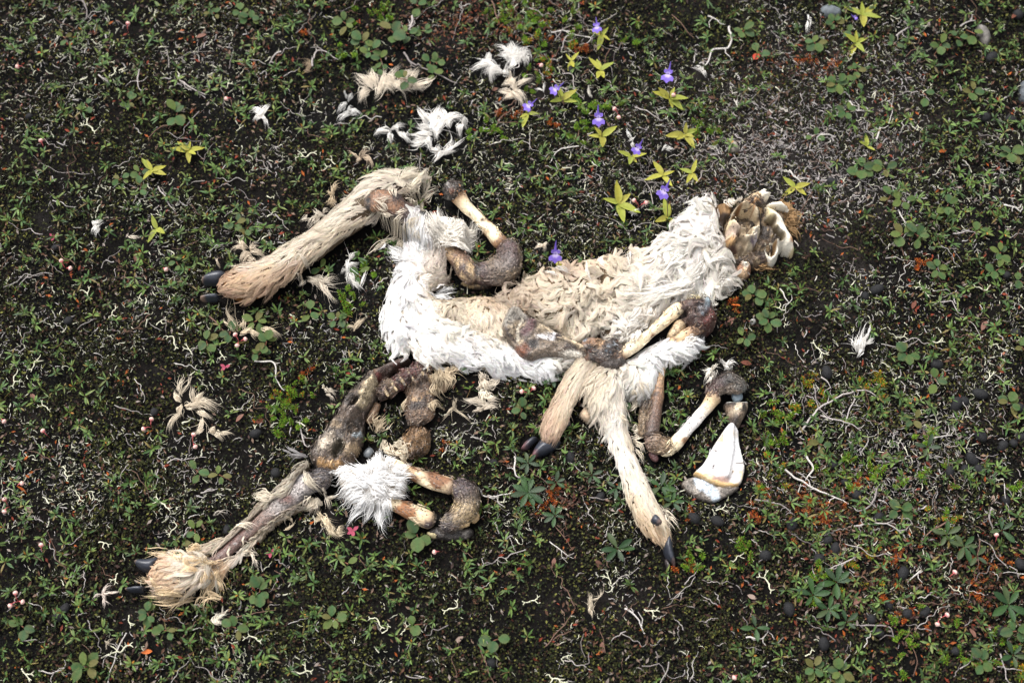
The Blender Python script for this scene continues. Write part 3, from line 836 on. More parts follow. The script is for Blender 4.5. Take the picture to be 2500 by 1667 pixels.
pelvis = relief('pelvis', P(c6, (575, 170), (625, 200), (650, 270), (625, 380), (575, 470), (535, 560), (528, 640), (515, 720), (480, 800), (425, 880), (350, 920), (260, 950), (190, 925), (125, 860), (108, 790), (150, 730), (230, 650), (290, 560), (340, 480), (390, 380), (470, 280), (530, 220)),
       0.030, M_FLESH, carcass, S(98, 84, 74), edge=0.016, sp=0.002, namp=0.35, nsize=0.012, label='dark pelvis with a round hip socket',
       blot=[(S(60, 52, 48), 0.022, 0.05, 0.12), (S(160, 140, 116), 0.018, 0.36, 0.08)],
       ops=[('b', P(c6, (600, 250), (500, 460), (420, 560)), 14, 0.010), ('c', P(c6, (610, 290), (510, 450)), 12, S(200, 182, 150), 0.4), ('b', P(c6, (420, 330), (300, 570), (180, 720)), 12, 0.008), ('c', P(c6, (400, 370), (240, 640)), 8, S(60, 52, 48), 0.5),
            ('q', P(c6, (395, 500), (450, 420), (520, 400), (480, 460), (430, 510)), 6, -0.020), ('qc', P(c6, (395, 500), (450, 420), (520, 400), (480, 460), (430, 510)), 5, BLACK),
            ('b', P(c6, (455, 640)), 26, 0.008), ('p', P(c6, (455, 640)), 17, -0.016), ('c', P(c6, (455, 640)), 14, S(98, 82, 68), 0.4), ('c', P(c6, (470, 690), (500, 670)), 6, S(150, 160, 165), 0.5), ('c', P(c6, (430, 630)), 6, BLACK, 0.4),
            ('q', P(c6, (290, 790), (340, 720), (400, 740), (390, 800), (330, 850), (290, 840)), 8, -0.020), ('qc', P(c6, (290, 790), (340, 720), (400, 740), (390, 800), (330, 850), (290, 840)), 4, S(96, 90, 76)),
            ('c', P(c6, (230, 760), (270, 720)), 16, S(190, 176, 158), 0.5), ('c', P(c6, (420, 800), (470, 770)), 10, S(170, 148, 120), 0.5), ('b', P(c6, (230, 760)), 18, 0.006), ('b', P(c6, (430, 810)), 14, 0.006),
            ('c', P(c6, (200, 900), (280, 930), (350, 905)), 10, S(196, 156, 108), 0.5), ('c', P(c6, (120, 800), (150, 720)), 12, S(64, 54, 48), 0.5)])
limb('ball_joint', [(*c6(540, 835), 7), (*c6(562, 800), 10), (*c6(590, 765), 7)], M_HORN, pelvis['obj'], S(84, 88, 92), base=0.002, flat=0.5, amp=0.05, blot=[(DARK, 0.02, 0.35, 0.06)], label='pale blue-grey ball of the hip')
limb('rib_stump', [(*c6(640, 420), 8), (*c6(600, 500), 10), (*c6(555, 575), 9)], M_FLESH, pelvis['obj'], S(110, 84, 62), base=0.004)
meat = limb('dried_muscle', [(*c6(1000, 190), 26), (*c6(975, 300), 38), (*c6(960, 420), 40), (*c6(920, 530), 34), (*c6(890, 600), 24)], M_FLESH, carcass, [S(66, 50, 42), S(88, 68, 54), S(110, 86, 66), S(96, 74, 58), DARK], flat=0.6, amp=0.14, nsize=0.014,
            blot=[(S(168, 138, 100), 0.022, 0.32, 0.08), (S(50, 40, 36), 0.012, 0.2, 0.1)], label='flat brown strip of dried meat')
lump = relief('muscle_lump', P(c6, (810, 740), (850, 640), (920, 605), (1000, 615), (1035, 680), (1025, 770), (960, 830), (890, 850), (860, 820), (815, 780)), 0.024, M_FLESH, carcass, S(150, 118, 84), edge=0.022, namp=0.3, nsize=0.008,
       blot=[(S(116, 88, 60), 0.012, 0.15, 0.15)], ops=[('b', P(c6, (850, 760), (930, 690), (1010, 740)), 6, 0.002), ('c', P(c6, (880, 830), (980, 820)), 8, S(70, 52, 40), 0.5)], label='round tan lump of dried meat')
curls = limb('hide_scrap', [(*c6(1080, 190), 16), (*c6(1130, 260), 22), (*c6(1100, 340), 14)], M_SKIN, carcass, S(110, 92, 74), flat=0.4, base=0.001, label='curly beige scrap under the belly')
locks_obj('fur', curls['obj'], [(*c6(*a), *c6(*b), w, bd) for a, b, w, bd in
          [((1090, 180), (1060, 290), 40, .4), ((1120, 200), (1110, 320), 36, -.5), ((1160, 190), (1220, 170), 30, .5), ((1150, 220), (1170, 310), 30, .7), ((1080, 290), (1130, 370), 24, -.7), ((1100, 320), (1060, 340), 20, .5), ((1190, 190), (1290, 160), 20, .6),
           ((1060, 460), (1140, 440), 20, .8), ((1060, 480), (1050, 420), 16, .3), ((830, 480), (870, 400), 14, .3), ((640, 630), (690, 530), 34, .2), ((650, 600), (640, 640), 30, .2)]], S(206, 188, 160), dens=1.2, curl=0.3)
neckcurl = limb('hide_scrap', [(*c6(690, 750), 10), (*c6(760, 790), 15), (*c6(830, 830), 12)], M_SKIN, carcass, UNDER_SHADE * .7, flat=0.5, base=0.002)
locks_obj('fur', neckcurl['obj'], [(*c6(*a), *c6(*b), w, bd) for a, b, w, bd in
          [((680, 740), (660, 800), 20, .3), ((720, 760), (760, 820), 30, -.5), ((790, 790), (860, 860), 36, .4), ((760, 740), (830, 800), 30, .5), ((810, 830), (870, 830), 30, -.4), ((700, 720), (660, 760), 20, .2)]], S(226, 214, 192), dens=1.3, curl=0.3)

upB = limb('shank_bone', [(*c6(690, 850), 13), (*c6(780, 890), 17), (*c6(880, 945), 18), (*c6(1000, 1000), 20), (*c6(1120, 1045), 24), (*c6(1230, 1070), 26)], M_BONE, carcass,
           [BONE, BONE, S(200, 170, 132), BONE, S(220, 196, 160), S(120, 98, 88)], base=0.006, blot=[(S(130, 92, 66), 0.03, 0.28, 0.07), (S(70, 54, 50), 0.02, 0.42, 0.06)], label='pale bone leading to the bent joint')
upB2 = limb('thigh_bone', [(*c6(700, 1180), 15), (*c6(800, 1215), 19), (*c6(900, 1260), 22), (*c6(1000, 1305), 25), (*c6(1080, 1330), 22)], M_BONE, carcass,
            [S(236, 214, 176), BONE, BONE, S(206, 180, 146), DARK], base=0.005, blot=[(S(150, 104, 70), 0.028, 0.3, 0.07), (S(70, 56, 56), 0.02, 0.45, 0.06)], label='pale lower bone leading to the bent joint')
kneeB = limb('knee_joint', [(*c6(1210, 1060), 24), (*c6(1290, 1095), 30), (*c6(1320, 1180), 32), (*c6(1290, 1270), 34), (*c6(1210, 1330), 34), (*c6(1120, 1340), 26)], M_FLESH, carcass,
             [S(104, 90, 92), S(72, 60, 66), S(120, 104, 86), S(170, 148, 112), S(96, 82, 72), S(70, 70, 78)], base=0.004, amp=0.12, nsize=0.010, blot=[(S(150, 132, 104), 0.02, 0.2, 0.1), (BLACK, 0.016, 0.3, 0.1)], label='crooked joint wrapped in dark sinew')
limb('sinew', [(*c6(1350, 1330), 9), (*c6(1390, 1290), 10), (*c6(1370, 1240), 8)], M_FLESH, kneeB['obj'], S(180, 150, 108), base=0.006)
limb('sinew', [(*c6(1200, 1370), 9), (*c6(1270, 1350), 10), (*c6(1340, 1335), 8)], M_FLESH, kneeB['obj'], S(184, 156, 114), base=0.016)
relief('sinew', P(c6, (1080, 1360), (1200, 1380), (1330, 1370), (1370, 1400), (1340, 1450), (1220, 1470), (1110, 1460), (1030, 1440), (1020, 1400)), 0.010, M_FLESH, kneeB['obj'], S(52, 46, 44), edge=0.006, namp=0.8, nsize=0.006, blot=[(S(140, 132, 124), 0.006, 0.42, 0.05)])
relief('sinew', P(c6, (1010, 1400), (1080, 1410), (1110, 1440), (1060, 1450), (1020, 1430)), 0.010, M_BONE, kneeB['obj'], S(190, 176, 136), edge=0.006, base=0.002)

legB = limb('hind_leg', [(*c7(520, 1090), 20), (*c7(565, 1075), 42), (*c7(600, 1080), 52), (*c7(720, 1080), 50), (*c7(860, 1030), 40), (*c7(960, 985), 24)], M_SKIN, carcass,
            [ORANGE * .4, ORANGE * .35, ORANGE * .3, DARK, UNDER_SHADE * .5, UNDER_SHADE * .5], flat=0.75, sides=22, lump=0.08, label='hind foot with orange-brown fur and cream ruffle')  # darkened foot skin paints the shadow gaps in the fur
shank = limb('shank_skin', [(*c7(930, 985), 12), (*c7(1010, 945), 17), (*c7(1100, 868), 17), (*c7(1230, 755), 18), (*c7(1370, 635), 21), (*c7(1500, 525), 24), (*c7(1620, 440), 30), (*c7(1730, 340), 34), (*c7(1800, 260), 28)], M_FLESH, carcass,
            [S(128, 104, 98), S(116, 94, 88), S(110, 88, 82), S(104, 84, 78), S(120, 98, 88), S(134, 126, 122), S(118, 112, 112), S(96, 94, 96), DARK], base=0.002, flat=0.8, amp=0.05,
            blot=[(S(160, 152, 148), 0.03, 0.3, 0.12), (S(92, 62, 56), 0.04, 0.25, 0.15), (S(206, 200, 196), 0.006, 0.62, 0.04)], lump=0.08, label='bare purplish shank stripped of skin')
X_ = limb('hock_skin', [(*c7(1770, 330), 30), (*c7(1840, 310), 36), (*c7(1920, 350), 26)], M_FLESH, carcass, S(70, 66, 70), base=0.004, flat=0.8, amp=0.1, blot=[(S(140, 134, 130), 0.02, 0.3, 0.1), (S(96, 66, 50), 0.02, 0.35, 0.1)], label='dark bare hock')
EXTRA.append(X_)
sideU = relief('hide_flap', P(c7, (770, 890), (850, 850), (960, 810), (1090, 760), (1170, 690), (1270, 600), (1320, 520), (1400, 450), (1470, 390), (1590, 270), (1680, 180), (1760, 160), (1730, 220), (1660, 330), (1600, 440), (1490, 470), (1350, 570), (1230, 690), (1120, 790), (1010, 880), (900, 920), (800, 950)),
       0.013, M_SKIN, carcass, S(168, 152, 130), edge=0.006, namp=0.4, blot=[(S(120, 106, 90), 0.02, 0.2, 0.15)], label='dry beige hide peeled beside the shank')
gB = [G(c7, 850, 900, 780, 920, 26, BUFF), G(c7, 1000, 820, 920, 860, 26, S(206, 188, 160)), G(c7, 1180, 690, 1100, 750, 24, S(206, 190, 166)), G(c7, 1330, 540, 1280, 600, 24, S(186, 168, 142)), G(c7, 1500, 380, 1420, 450, 22, S(190, 176, 152)), G(c7, 1680, 220, 1600, 300, 20, S(180, 166, 144))]
fur('fur', sideU['obj'], sideU, 1900, gB, clump=12, cjit=0.3, lift=0.15, width=0.001)
sideL = relief('hide_flap', P(c7, (1010, 990), (1100, 950), (1200, 900), (1240, 850), (1330, 760), (1430, 680), (1550, 590), (1680, 520), (1820, 450), (1840, 500), (1760, 545), (1650, 560), (1560, 620), (1440, 700), (1370, 780), (1260, 860), (1210, 920), (1120, 1010), (1040, 1110), (1000, 1080)),
       0.010, M_SKIN, carcass, S(150, 134, 112), edge=0.005, namp=0.4, label='dry hide edge under the shank')
fur('fur', sideL['obj'], sideL, 1300, [G(c7, 1060, 1030, 1000, 1100, 40, S(218, 176, 122)), G(c7, 1180, 920, 1100, 990, 40, CREAM), G(c7, 1400, 720, 1330, 790, 22, S(196, 178, 150)), G(c7, 1700, 520, 1640, 560, 22, S(190, 172, 148)), G(c7, 1800, 470, 1800, 520, 26, S(200, 184, 160))], clump=10, cjit=0.35, lift=0.15, width=0.001)
bald_B = P(c7, (660, 1060), (720, 1075), (800, 1095), (800, 1140), (780, 1180), (850, 1190), (880, 1150), (820, 1200), (760, 1220), (740, 1150), (690, 1110))
gFB = [G(c7, 560, 960, 450, 1030, 26, S(196, 140, 82)), G(c7, 620, 1020, 470, 1080, 56, S(214, 164, 106)), G(c7, 560, 1080, 440, 1110, 30, S(190, 128, 70)), G(c7, 620, 1150, 480, 1150, 56, S(206, 150, 92)), G(c7, 560, 1200, 400, 1200, 56, S(232, 214, 190)),
       G(c7, 700, 950, 600, 920, 50, CREAM), G(c7, 640, 900, 560, 880, 44, S(222, 188, 142)), G(c7, 740, 1130, 640, 1120, 60, S(226, 190, 140)), G(c7, 820, 1060, 700, 1060, 62, CREAM), G(c7, 900, 1000, 780, 1020, 56, CREAM), G(c7, 860, 1120, 740, 1160, 56, S(230, 206, 166)),
       G(c7, 980, 1040, 900, 1110, 52, CREAM), G(c7, 700, 1260, 520, 1260, 60, S(220, 196, 164))]
gFB = [(*g[:4], min(g[4], 38) if g[0] < 420 else g[4], np.asarray(g[5]) * 0.8 + BUFF * 0.2) for g in gFB]
fur('fur', legB['obj'], legB, 5600, gFB, clump=28, cjit=0.3, curl=0.08, lift=0.4, droop=0.2, width=0.0010, bald=[bald_B], clumpness=0.9)
locks_obj('fur_fringe', legB['obj'], [(*c7(*a), *c7(*b), w, bd) for a, b, w, bd in
          [((640, 1220), (390, 1210), 26, .1), ((660, 1260), (430, 1250), 26, -.1), ((700, 1290), (500, 1290), 24, .2), ((760, 1270), (560, 1310), 22, -.2), ((800, 1290), (640, 1385), 16, -.3), ((960, 1180), (1010, 1290), 14, -.5), ((1000, 1250), (860, 1340), 12, -.7), ((1030, 1280), (900, 1370), 10, -.8),
           ((900, 1080), (840, 1220), 22, .3), ((960, 1060), (880, 1190), 22, .3), ((1000, 1040), (960, 1130), 20, .2), ((840, 1050), (700, 1090), 24, -.3), ((780, 1000), (740, 900), 14, .2), ((600, 890), (430, 885), 16, .3), ((680, 940), (640, 830), 14, .2), ((720, 960), (725, 880), 12, .2),
           ((860, 960), (760, 960), 26, .3), ((920, 990), (930, 910), 12, .5), ((1000, 980), (900, 1000), 20, .2), ((480, 1130), (370, 1100), 16, .2), ((500, 1160), (400, 1130), 16, -.1), ((820, 900), (770, 850), 24, .5), ((860, 870), (790, 900), 26, -.4), ((980, 1110), (1040, 1230), 12, .4)]],
          S(228, 204, 168), dens=1.2, rise=0.012, colj=0.16)
for pts in (P(c7, (530, 932), (450, 935), (370, 940), (322, 952), (330, 990), (370, 1030), (430, 1050), (500, 1040)), P(c7, (400, 1165), (340, 1160), (280, 1168), (235, 1182), (270, 1200), (330, 1205), (390, 1200))):
    relief('hoof', pts, 0.018, M_HORN, legB['obj'], HORN, edge=0.010, sp=0.002, namp=0.03, base=0.012, ops=[('c', [pts[3]], 9, S(130, 112, 98), 0.5)])
locks_obj('fur', shank['obj'], [(*c7(*a), *c7(*b), w, bd) for a, b, w, bd in
          [((1170, 690), (1300, 690), 14, .3), ((1180, 680), (1290, 720), 12, .2), ((1215, 830), (1225, 770), 6, .1), ((1100, 930), (1110, 860), 8, .3), ((1740, 260), (1850, 400), 18, -.25), ((1720, 300), (1800, 390), 14, -.2), ((1420, 440), (1290, 420), 26, -.3), ((1400, 460), (1300, 400), 24, .3),
           ((1780, 470), (1720, 540), 30, .3), ((1820, 470), (1760, 550), 24, .2), ((1240, 910), (1330, 920), 20, .2)]], CREAM, dens=1.2)
sock = relief('hide_flap', P(c6, (330, 960), (430, 910), (520, 890), (620, 830), (700, 830), (800, 880), (850, 960), (840, 1080), (760, 1160), (680, 1210), (560, 1220), (450, 1200), (390, 1120), (340, 1040)), 0.022, M_SKIN, carcass, S(180, 168, 152), edge=0.03, namp=0.2, base=0.004, label='thick white ruff of long hair')
locks_obj('fur', sock['obj'], [(*c6(*a), *c6(a[0] + (b[0] - a[0]) * 1.15, a[1] + (b[1] - a[1]) * 1.15), w * .8) for a, b, w in
          [((420, 950), (310, 960), 40), ((450, 1000), (320, 1030), 40), ((470, 1060), (340, 1100), 44), ((500, 1100), (380, 1150), 44), ((520, 1140), (400, 1200), 44), ((560, 1160), (440, 1290), 40), ((600, 1180), (540, 1290), 44), ((650, 1190), (630, 1310), 36), ((690, 1190), (685, 1350), 24),
           ((700, 1180), (720, 1280), 30), ((560, 980), (450, 900), 50), ((600, 940), (560, 870), 50), ((640, 900), (650, 800), 36), ((700, 900), (760, 860), 44), ((760, 940), (850, 900), 44), ((780, 1000), (880, 990), 44), ((780, 1060), (850, 1080), 44), ((740, 1110), (820, 1140), 40),
           ((620, 1000), (720, 960), 60), ((600, 1040), (700, 1060), 60), ((560, 1060), (470, 1040), 60), ((640, 1080), (700, 1160), 54), ((600, 1120), (560, 1200), 54), ((540, 1000), (520, 920), 50), ((680, 960), (640, 880), 50), ((700, 1020), (800, 1040), 50), ((640, 1060), (560, 1000), 54), ((500, 1040), (400, 1080), 50)]],
          WHITE, dens=2.2, rise=0.016, curl=0.15, fuzz=0.03, jit=0.3, width=0.0008)

# --- hide of the body: rump and belly, flank, chest and neck
rump = relief('rump_hide', P(one, (1012, 560), (992, 600), (980, 645), (962, 684), (948, 718), (940, 740), (934, 768), (938, 798), (945, 822), (956, 858), (978, 862), (998, 852), (1023, 882), (1054, 890), (1082, 880), (1117, 890), (1145, 893), (1166, 891), (1198, 904), (1251, 908), (1293, 916), (1328, 918), (1391, 896), (1418, 880), (1391, 862), (1296, 866), (1254, 842), (1216, 829), (1166, 812), (1128, 793), (1096, 776), (1082, 742), (1056, 728), (1054, 706), (1086, 690), (1090, 664), (1076, 626), (1062, 598), (1048, 575), (1030, 560)),
       0.024, M_SKIN, carcass, S(196, 184, 168), edge=0.028, namp=0.3, nsize=0.03, label='white rump and belly hide', ops=[('b', P(one, (1080, 800), (1160, 845), (1260, 880)), 26, 0.006), ('b', P(one, (985, 740), (975, 820)), 24, 0.008)])
gR = [G(one, 1012, 610, 1002, 560, 44, WHITE), G(one, 1050, 640, 1050, 590, 40, S(232, 216, 200)), G(one, 1070, 660, 1076, 640, 32, S(216, 196, 176)), G(one, 990, 650, 970, 640, 38, WHITE), G(one, 1000, 690, 985, 730, 40, WHITE), G(one, 960, 740, 942, 775, 40, WHITE),
      G(one, 985, 770, 972, 815, 42, WHITE), G(one, 965, 830, 960, 872, 40, WHITE), G(one, 1020, 760, 1038, 800, 40, WHITE), G(one, 1040, 820, 1080, 860, 46, WHITE), G(one, 1000, 850, 1030, 880, 44, S(240, 232, 218)), G(one, 1120, 850, 1160, 885, 46, WHITE), G(one, 1100, 810, 1140, 835, 40, S(236, 226, 208)),
      G(one, 1200, 870, 1240, 900, 46, WHITE), G(one, 1300, 895, 1335, 915, 44, WHITE), G(one, 1380, 890, 1410, 880, 36, S(236, 228, 214)), G(one, 1055, 710, 1090, 700, 34, BUFF), G(one, 1085, 680, 1100, 670, 28, S(196, 176, 152)), G(one, 1050, 760, 1080, 790, 34, S(238, 228, 208)), G(one, 1180, 830, 1220, 850, 38, S(238, 230, 216))]
fur('fur', rump['obj'], rump, 21000, gR, clump=30, cjit=0.55, curl=0.12, lift=0.5, droop=0.25, width=0.00075, clumpness=0.88)
flank = relief('flank_hide', P(one, (1056, 734), (1096, 737), (1145, 728), (1191, 728), (1250, 752), (1262, 790), (1240, 821), (1250, 842), (1216, 838), (1188, 828), (1160, 812), (1120, 788), (1080, 772)), 0.022, M_SKIN, carcass, S(118, 96, 70), edge=0.024, namp=0.4, nsize=0.02, base=0.004, label='cream flank hide')  # skin colour kept dark as painted shade between the flank locks
gK = [G(one, 1070, 745, 1075, 775, 30, S(230, 210, 176)), G(one, 1110, 745, 1112, 775, 32, S(228, 206, 168)), G(one, 1160, 738, 1158, 765, 30, S(224, 192, 142)), G(one, 1195, 735, 1200, 760, 28, S(210, 164, 104)), G(one, 1130, 785, 1140, 815, 34, S(232, 214, 184)),
    G(one, 1185, 780, 1188, 812, 34, S(228, 208, 176)), G(one, 1225, 775, 1228, 805, 32, S(216, 190, 150)), G(one, 1230, 825, 1245, 850, 28, S(224, 204, 174))]
gK = [(*g[:5], np.asarray(g[5]) * 0.6 + CREAM * 0.4) for g in gK]
fur('fur', flank['obj'], flank, 7600, gK, clump=28, cjit=0.55, curl=0.14, lift=0.45, width=0.00075, clumpness=0.9)
chest = relief('chest_hide', P(one, (1196, 733), (1225, 716), (1265, 702), (1286, 680), (1321, 672), (1347, 668), (1386, 656), (1444, 644), (1492, 635), (1550, 621), (1605, 602), (1642, 579), (1650, 554), (1672, 526), (1688, 506), (1705, 490), (1740, 486), (1752, 508), (1753, 537), (1752, 564), (1768, 593), (1772, 621), (1784, 656), (1792, 688), (1762, 707), (1747, 720), (1735, 740), (1700, 728), (1660, 742), (1638, 752), (1600, 785), (1553, 816), (1520, 850), (1490, 845), (1468, 815), (1420, 835), (1357, 805), (1298, 774), (1250, 758)),
       0.026, M_SKIN, carcass, S(112, 92, 70), edge=0.026, namp=0.6, nsize=0.026, label='curly cream chest and white neck hide', base=0.002,  # dark skin colour imitates shadow among the chest locks
       ops=[('c', P(one, (1590, 690), (1690, 620), (1720, 520)), 75, S(206, 196, 182), 0.5), ('b', P(one, (1600, 660), (1700, 620)), 50, 0.012), ('b', P(one, (1380, 740)), 60, 0.010), ('c', P(one, (1205, 730), (1290, 742)), 16, BROWN, 0.5), ('b', P(one, (1506, 745), (1512, 722)), 12, -0.016), ('c', P(one, (1506, 745), (1512, 722)), 7, BLACK, 0.5)])
LN = S(243, 238, 230)
gC = [G(one, 1215, 728, 1250, 722, 40, S(176, 140, 98)), G(one, 1255, 716, 1285, 728, 42, S(168, 130, 88)), G(one, 1300, 690, 1290, 672, 38, S(216, 190, 152)), G(one, 1340, 690, 1330, 672, 38, S(206, 172, 126)), G(one, 1385, 672, 1380, 650, 34, S(190, 138, 84)), G(one, 1440, 655, 1440, 635, 32, S(214, 172, 118)),
      G(one, 1320, 735, 1290, 745, 40, S(206, 170, 122)), G(one, 1280, 755, 1262, 750, 32, S(204, 150, 86)), G(one, 1380, 715, 1360, 738, 42, S(228, 208, 174)), G(one, 1330, 770, 1300, 770, 42, S(226, 206, 172)), G(one, 1390, 770, 1370, 800, 44, S(232, 214, 182)), G(one, 1430, 700, 1415, 728, 42, S(230, 210, 178)),
      G(one, 1450, 760, 1440, 795, 44, S(230, 214, 186)), G(one, 1430, 815, 1425, 845, 42, S(228, 212, 184)), G(one, 1490, 700, 1465, 715, 42, S(228, 204, 168)), G(one, 1495, 655, 1485, 635, 38, S(224, 196, 154)), G(one, 1560, 640, 1550, 620, 42, S(234, 216, 186)), G(one, 1570, 700, 1530, 705, 48, S(240, 230, 212)),
      G(one, 1620, 650, 1585, 690, 52, LN), G(one, 1650, 600, 1620, 610, 50, LN), G(one, 1690, 560, 1650, 575, 50, WHITE), G(one, 1700, 520, 1668, 530, 46, WHITE), G(one, 1725, 500, 1700, 490, 40, WHITE), G(one, 1735, 560, 1745, 600, 44, WHITE), G(one, 1745, 640, 1780, 650, 42, S(238, 230, 216)), G(one, 1690, 640, 1660, 680, 54, WHITE),
      G(one, 1700, 690, 1640, 722, 60, WHITE), G(one, 1640, 725, 1590, 745, 54, WHITE), G(one, 1760, 690, 1785, 700, 40, S(232, 222, 206)), G(one, 1740, 720, 1735, 745, 34, LN), G(one, 1560, 750, 1530, 760, 42, S(226, 212, 190)), G(one, 1540, 790, 1515, 810, 40, S(222, 212, 200)), G(one, 1520, 830, 1505, 850, 40, LN)]
gC = [(*g[:5], np.asarray(g[5]) * 0.62 + CREAM * 0.38) for g in gC]
fur('fur', chest['obj'], chest, 25000, gC, clump=40, cjit=0.65, curl=0.26, freq=0.9, lift=0.5, droop=0.2, width=0.00075, clumpness=0.95, gather=0.58,
    bald=[P(c3, (1010, 380), (1090, 370), (1060, 450), (1030, 480)), P(c3, (880, 760), (930, 740), (960, 800), (890, 830))])
locks_obj('fur_fringe', chest['obj'], [(*c3(*a), *c3(*b), w, bd) for a, b, w, bd in
          [((2100, 230), (2200, 170), 20, .2), ((2120, 250), (2260, 260), 18, -.3), ((2100, 330), (2240, 330), 18, .3), ((2080, 420), (2140, 370), 14, .4), ((2000, 100), (2230, 90), 20, .3), ((560, 200), (400, 120), 14, .2), ((420, 240), (310, 180), 14, .2), ((780, 240), (770, 60), 8, .3), ((920, 160), (890, 20), 10, .4),
           ((1180, 120), (1190, -10), 12, .2), ((1500, 220), (1400, 280), 24, .3), ((1660, 330), (1230, 420), 30, .15), ((1700, 380), (1250, 490), 26, .1), ((1800, 300), (1560, 330), 34, .2), ((1640, 120), (1500, 260), 26, -.2), ((1720, 60), (1560, 190), 30, -.2), ((1900, 120), (1760, 240), 36, .2)]], LN, dens=1.3, rise=0.014)
flap = relief('shoulder_hide', P(one, (1548, 874), (1572, 860), (1597, 843), (1623, 831), (1643, 838), (1672, 828), (1696, 821), (1706, 838), (1690, 858), (1677, 874), (1648, 881), (1626, 891), (1609, 894), (1602, 923), (1589, 955), (1566, 965), (1530, 955), (1500, 930), (1470, 925), (1480, 895), (1520, 888)), 0.024, M_SKIN, carcass, S(186, 174, 158), edge=0.02, namp=0.3, base=0.006, label='white shoulder hide over the forelegs')
fur('fur', flap['obj'], flap, 7600, [G(one, 1560, 878, 1600, 860, 40, WHITE), G(one, 1620, 850, 1660, 850, 42, WHITE), G(one, 1660, 860, 1690, 870, 40, WHITE), G(one, 1690, 835, 1730, 828, 40, WHITE), G(one, 1640, 875, 1640, 900, 36, LN), G(one, 1600, 900, 1590, 940, 40, WHITE), G(one, 1570, 930, 1565, 970, 40, LN),
    G(one, 1530, 910, 1520, 950, 40, CREAM), G(one, 1500, 905, 1470, 930, 38, S(222, 204, 176)), G(one, 1540, 885, 1560, 900, 38, LN)], clump=28, cjit=0.45, curl=0.1, lift=0.45, width=0.00075, clumpness=0.88)

# --- near foreleg, short, with a big dark hoof
legC = limb('foreleg', [(*c5(560, 50), 26), (*c5(500, 120), 29), (*c5(430, 220), 29), (*c5(360, 350), 30), (*c5(305, 470), 32), (*c5(268, 570), 28), (*c5(250, 620), 18)], M_SKIN, carcass, [UNDER_SHADE * .6] * 4 + [ORANGE * .45] * 3, sides=20, base=-0.002, lump=0.08, label='short foreleg with tan fur bent beneath the belly')  # dark skin tones paint shade between the leg hairs
gCs = [G(c5, 540, 60, 480, 140, 30, S(214, 194, 160)), G(c5, 460, 160, 400, 240, 30, S(218, 198, 164)), G(c5, 470, 230, 440, 330, 30, S(226, 208, 178)), G(c5, 360, 240, 300, 330, 30, S(210, 178, 134)), G(c5, 380, 380, 350, 480, 32, S(222, 196, 156)), G(c5, 290, 360, 240, 460, 30, S(186, 138, 86)),
    G(c5, 320, 500, 300, 600, 34, S(204, 160, 106)), G(c5, 250, 500, 200, 580, 34, S(180, 126, 72)), G(c5, 400, 440, 390, 480, 28, S(214, 184, 140)), G(c5, 280, 590, 270, 620, 26, S(182, 124, 70))]
gCs = [(*g[:5], np.asarray(g[5]) * 0.75 + CREAM * 0.25) for g in gCs]
fur('fur', legC['obj'], legC, 5200, gCs, clump=10, cjit=0.13, curl=0.02, lift=0.14, droop=0.14, width=0.0009, clumpness=0.45)
for pts in (P(c5, (205, 600), (260, 610), (332, 622), (310, 655), (262, 690), (200, 715), (135, 730), (140, 690), (165, 640)), P(c5, (140, 585), (175, 600), (140, 645), (100, 672), (62, 662), (95, 615))):
    relief('hoof', pts, 0.017, M_HORN, legC['obj'], HORN, edge=0.013, sp=0.002, namp=0.03, ops=[('c', [pts[-3] if len(pts) > 7 else pts[4]], 14, S(124, 92, 94), 0.6)])
limb('dewclaw', [(*c5(365, 480), 7), (*c5(372, 505), 7), (*c5(360, 525), 5)], M_HORN, legC['obj'], HORN, base=0.004)

# --- long foreleg running down to the hoof
legD = limb('foreleg', [(*c5(620, 150), 30), (*c5(640, 230), 44), (*c5(620, 330), 49), (*c5(655, 430), 42), (*c5(690, 540), 30), (*c5(725, 640), 27), (*c5(765, 760), 27), (*c5(815, 900), 31), (*c5(870, 1040), 34), (*c5(940, 1160), 35), (*c5(1000, 1255), 26), (*c5(1035, 1320), 13)], M_SKIN, carcass,
            [UNDER_SHADE * .6] * 12, sides=22, flat=0.85, lump=0.08, label='long cream foreleg ending in a narrow dark hoof')
gD = [G(c5, 560, 210, 500, 260, 40, S(220, 202, 174)), G(c5, 640, 210, 620, 300, 44, S(224, 206, 178)), G(c5, 760, 200, 790, 280, 46, LN), G(c5, 840, 250, 830, 350, 44, WHITE), G(c5, 560, 300, 510, 380, 42, S(216, 196, 166)), G(c5, 660, 320, 640, 420, 46, CREAM), G(c5, 740, 350, 800, 420, 44, CREAM),
      G(c5, 620, 440, 640, 540, 46, S(226, 212, 190)), G(c5, 700, 470, 690, 560, 46, LN), G(c5, 780, 500, 820, 560, 40, S(214, 196, 168)), G(c5, 690, 600, 710, 700, 40, S(238, 230, 216)), G(c5, 800, 620, 840, 700, 38, S(212, 190, 158)), G(c5, 760, 740, 780, 840, 38, LN), G(c5, 820, 760, 840, 860, 38, S(232, 220, 198)),
      G(c5, 770, 860, 790, 960, 38, S(232, 220, 198)), G(c5, 850, 900, 880, 1000, 38, S(236, 224, 204)), G(c5, 800, 1000, 830, 1100, 36, S(220, 196, 156)), G(c5, 920, 1020, 970, 1100, 38, S(234, 220, 198)), G(c5, 860, 1120, 910, 1210, 38, S(216, 186, 140)), G(c5, 960, 1080, 1020, 1160, 40, S(230, 214, 188)), G(c5, 1020, 1130, 1080, 1230, 40, S(228, 208, 178)),
      G(c5, 940, 1220, 990, 1300, 36, S(208, 166, 112)), G(c5, 1030, 1220, 1060, 1290, 32, S(216, 184, 138))]
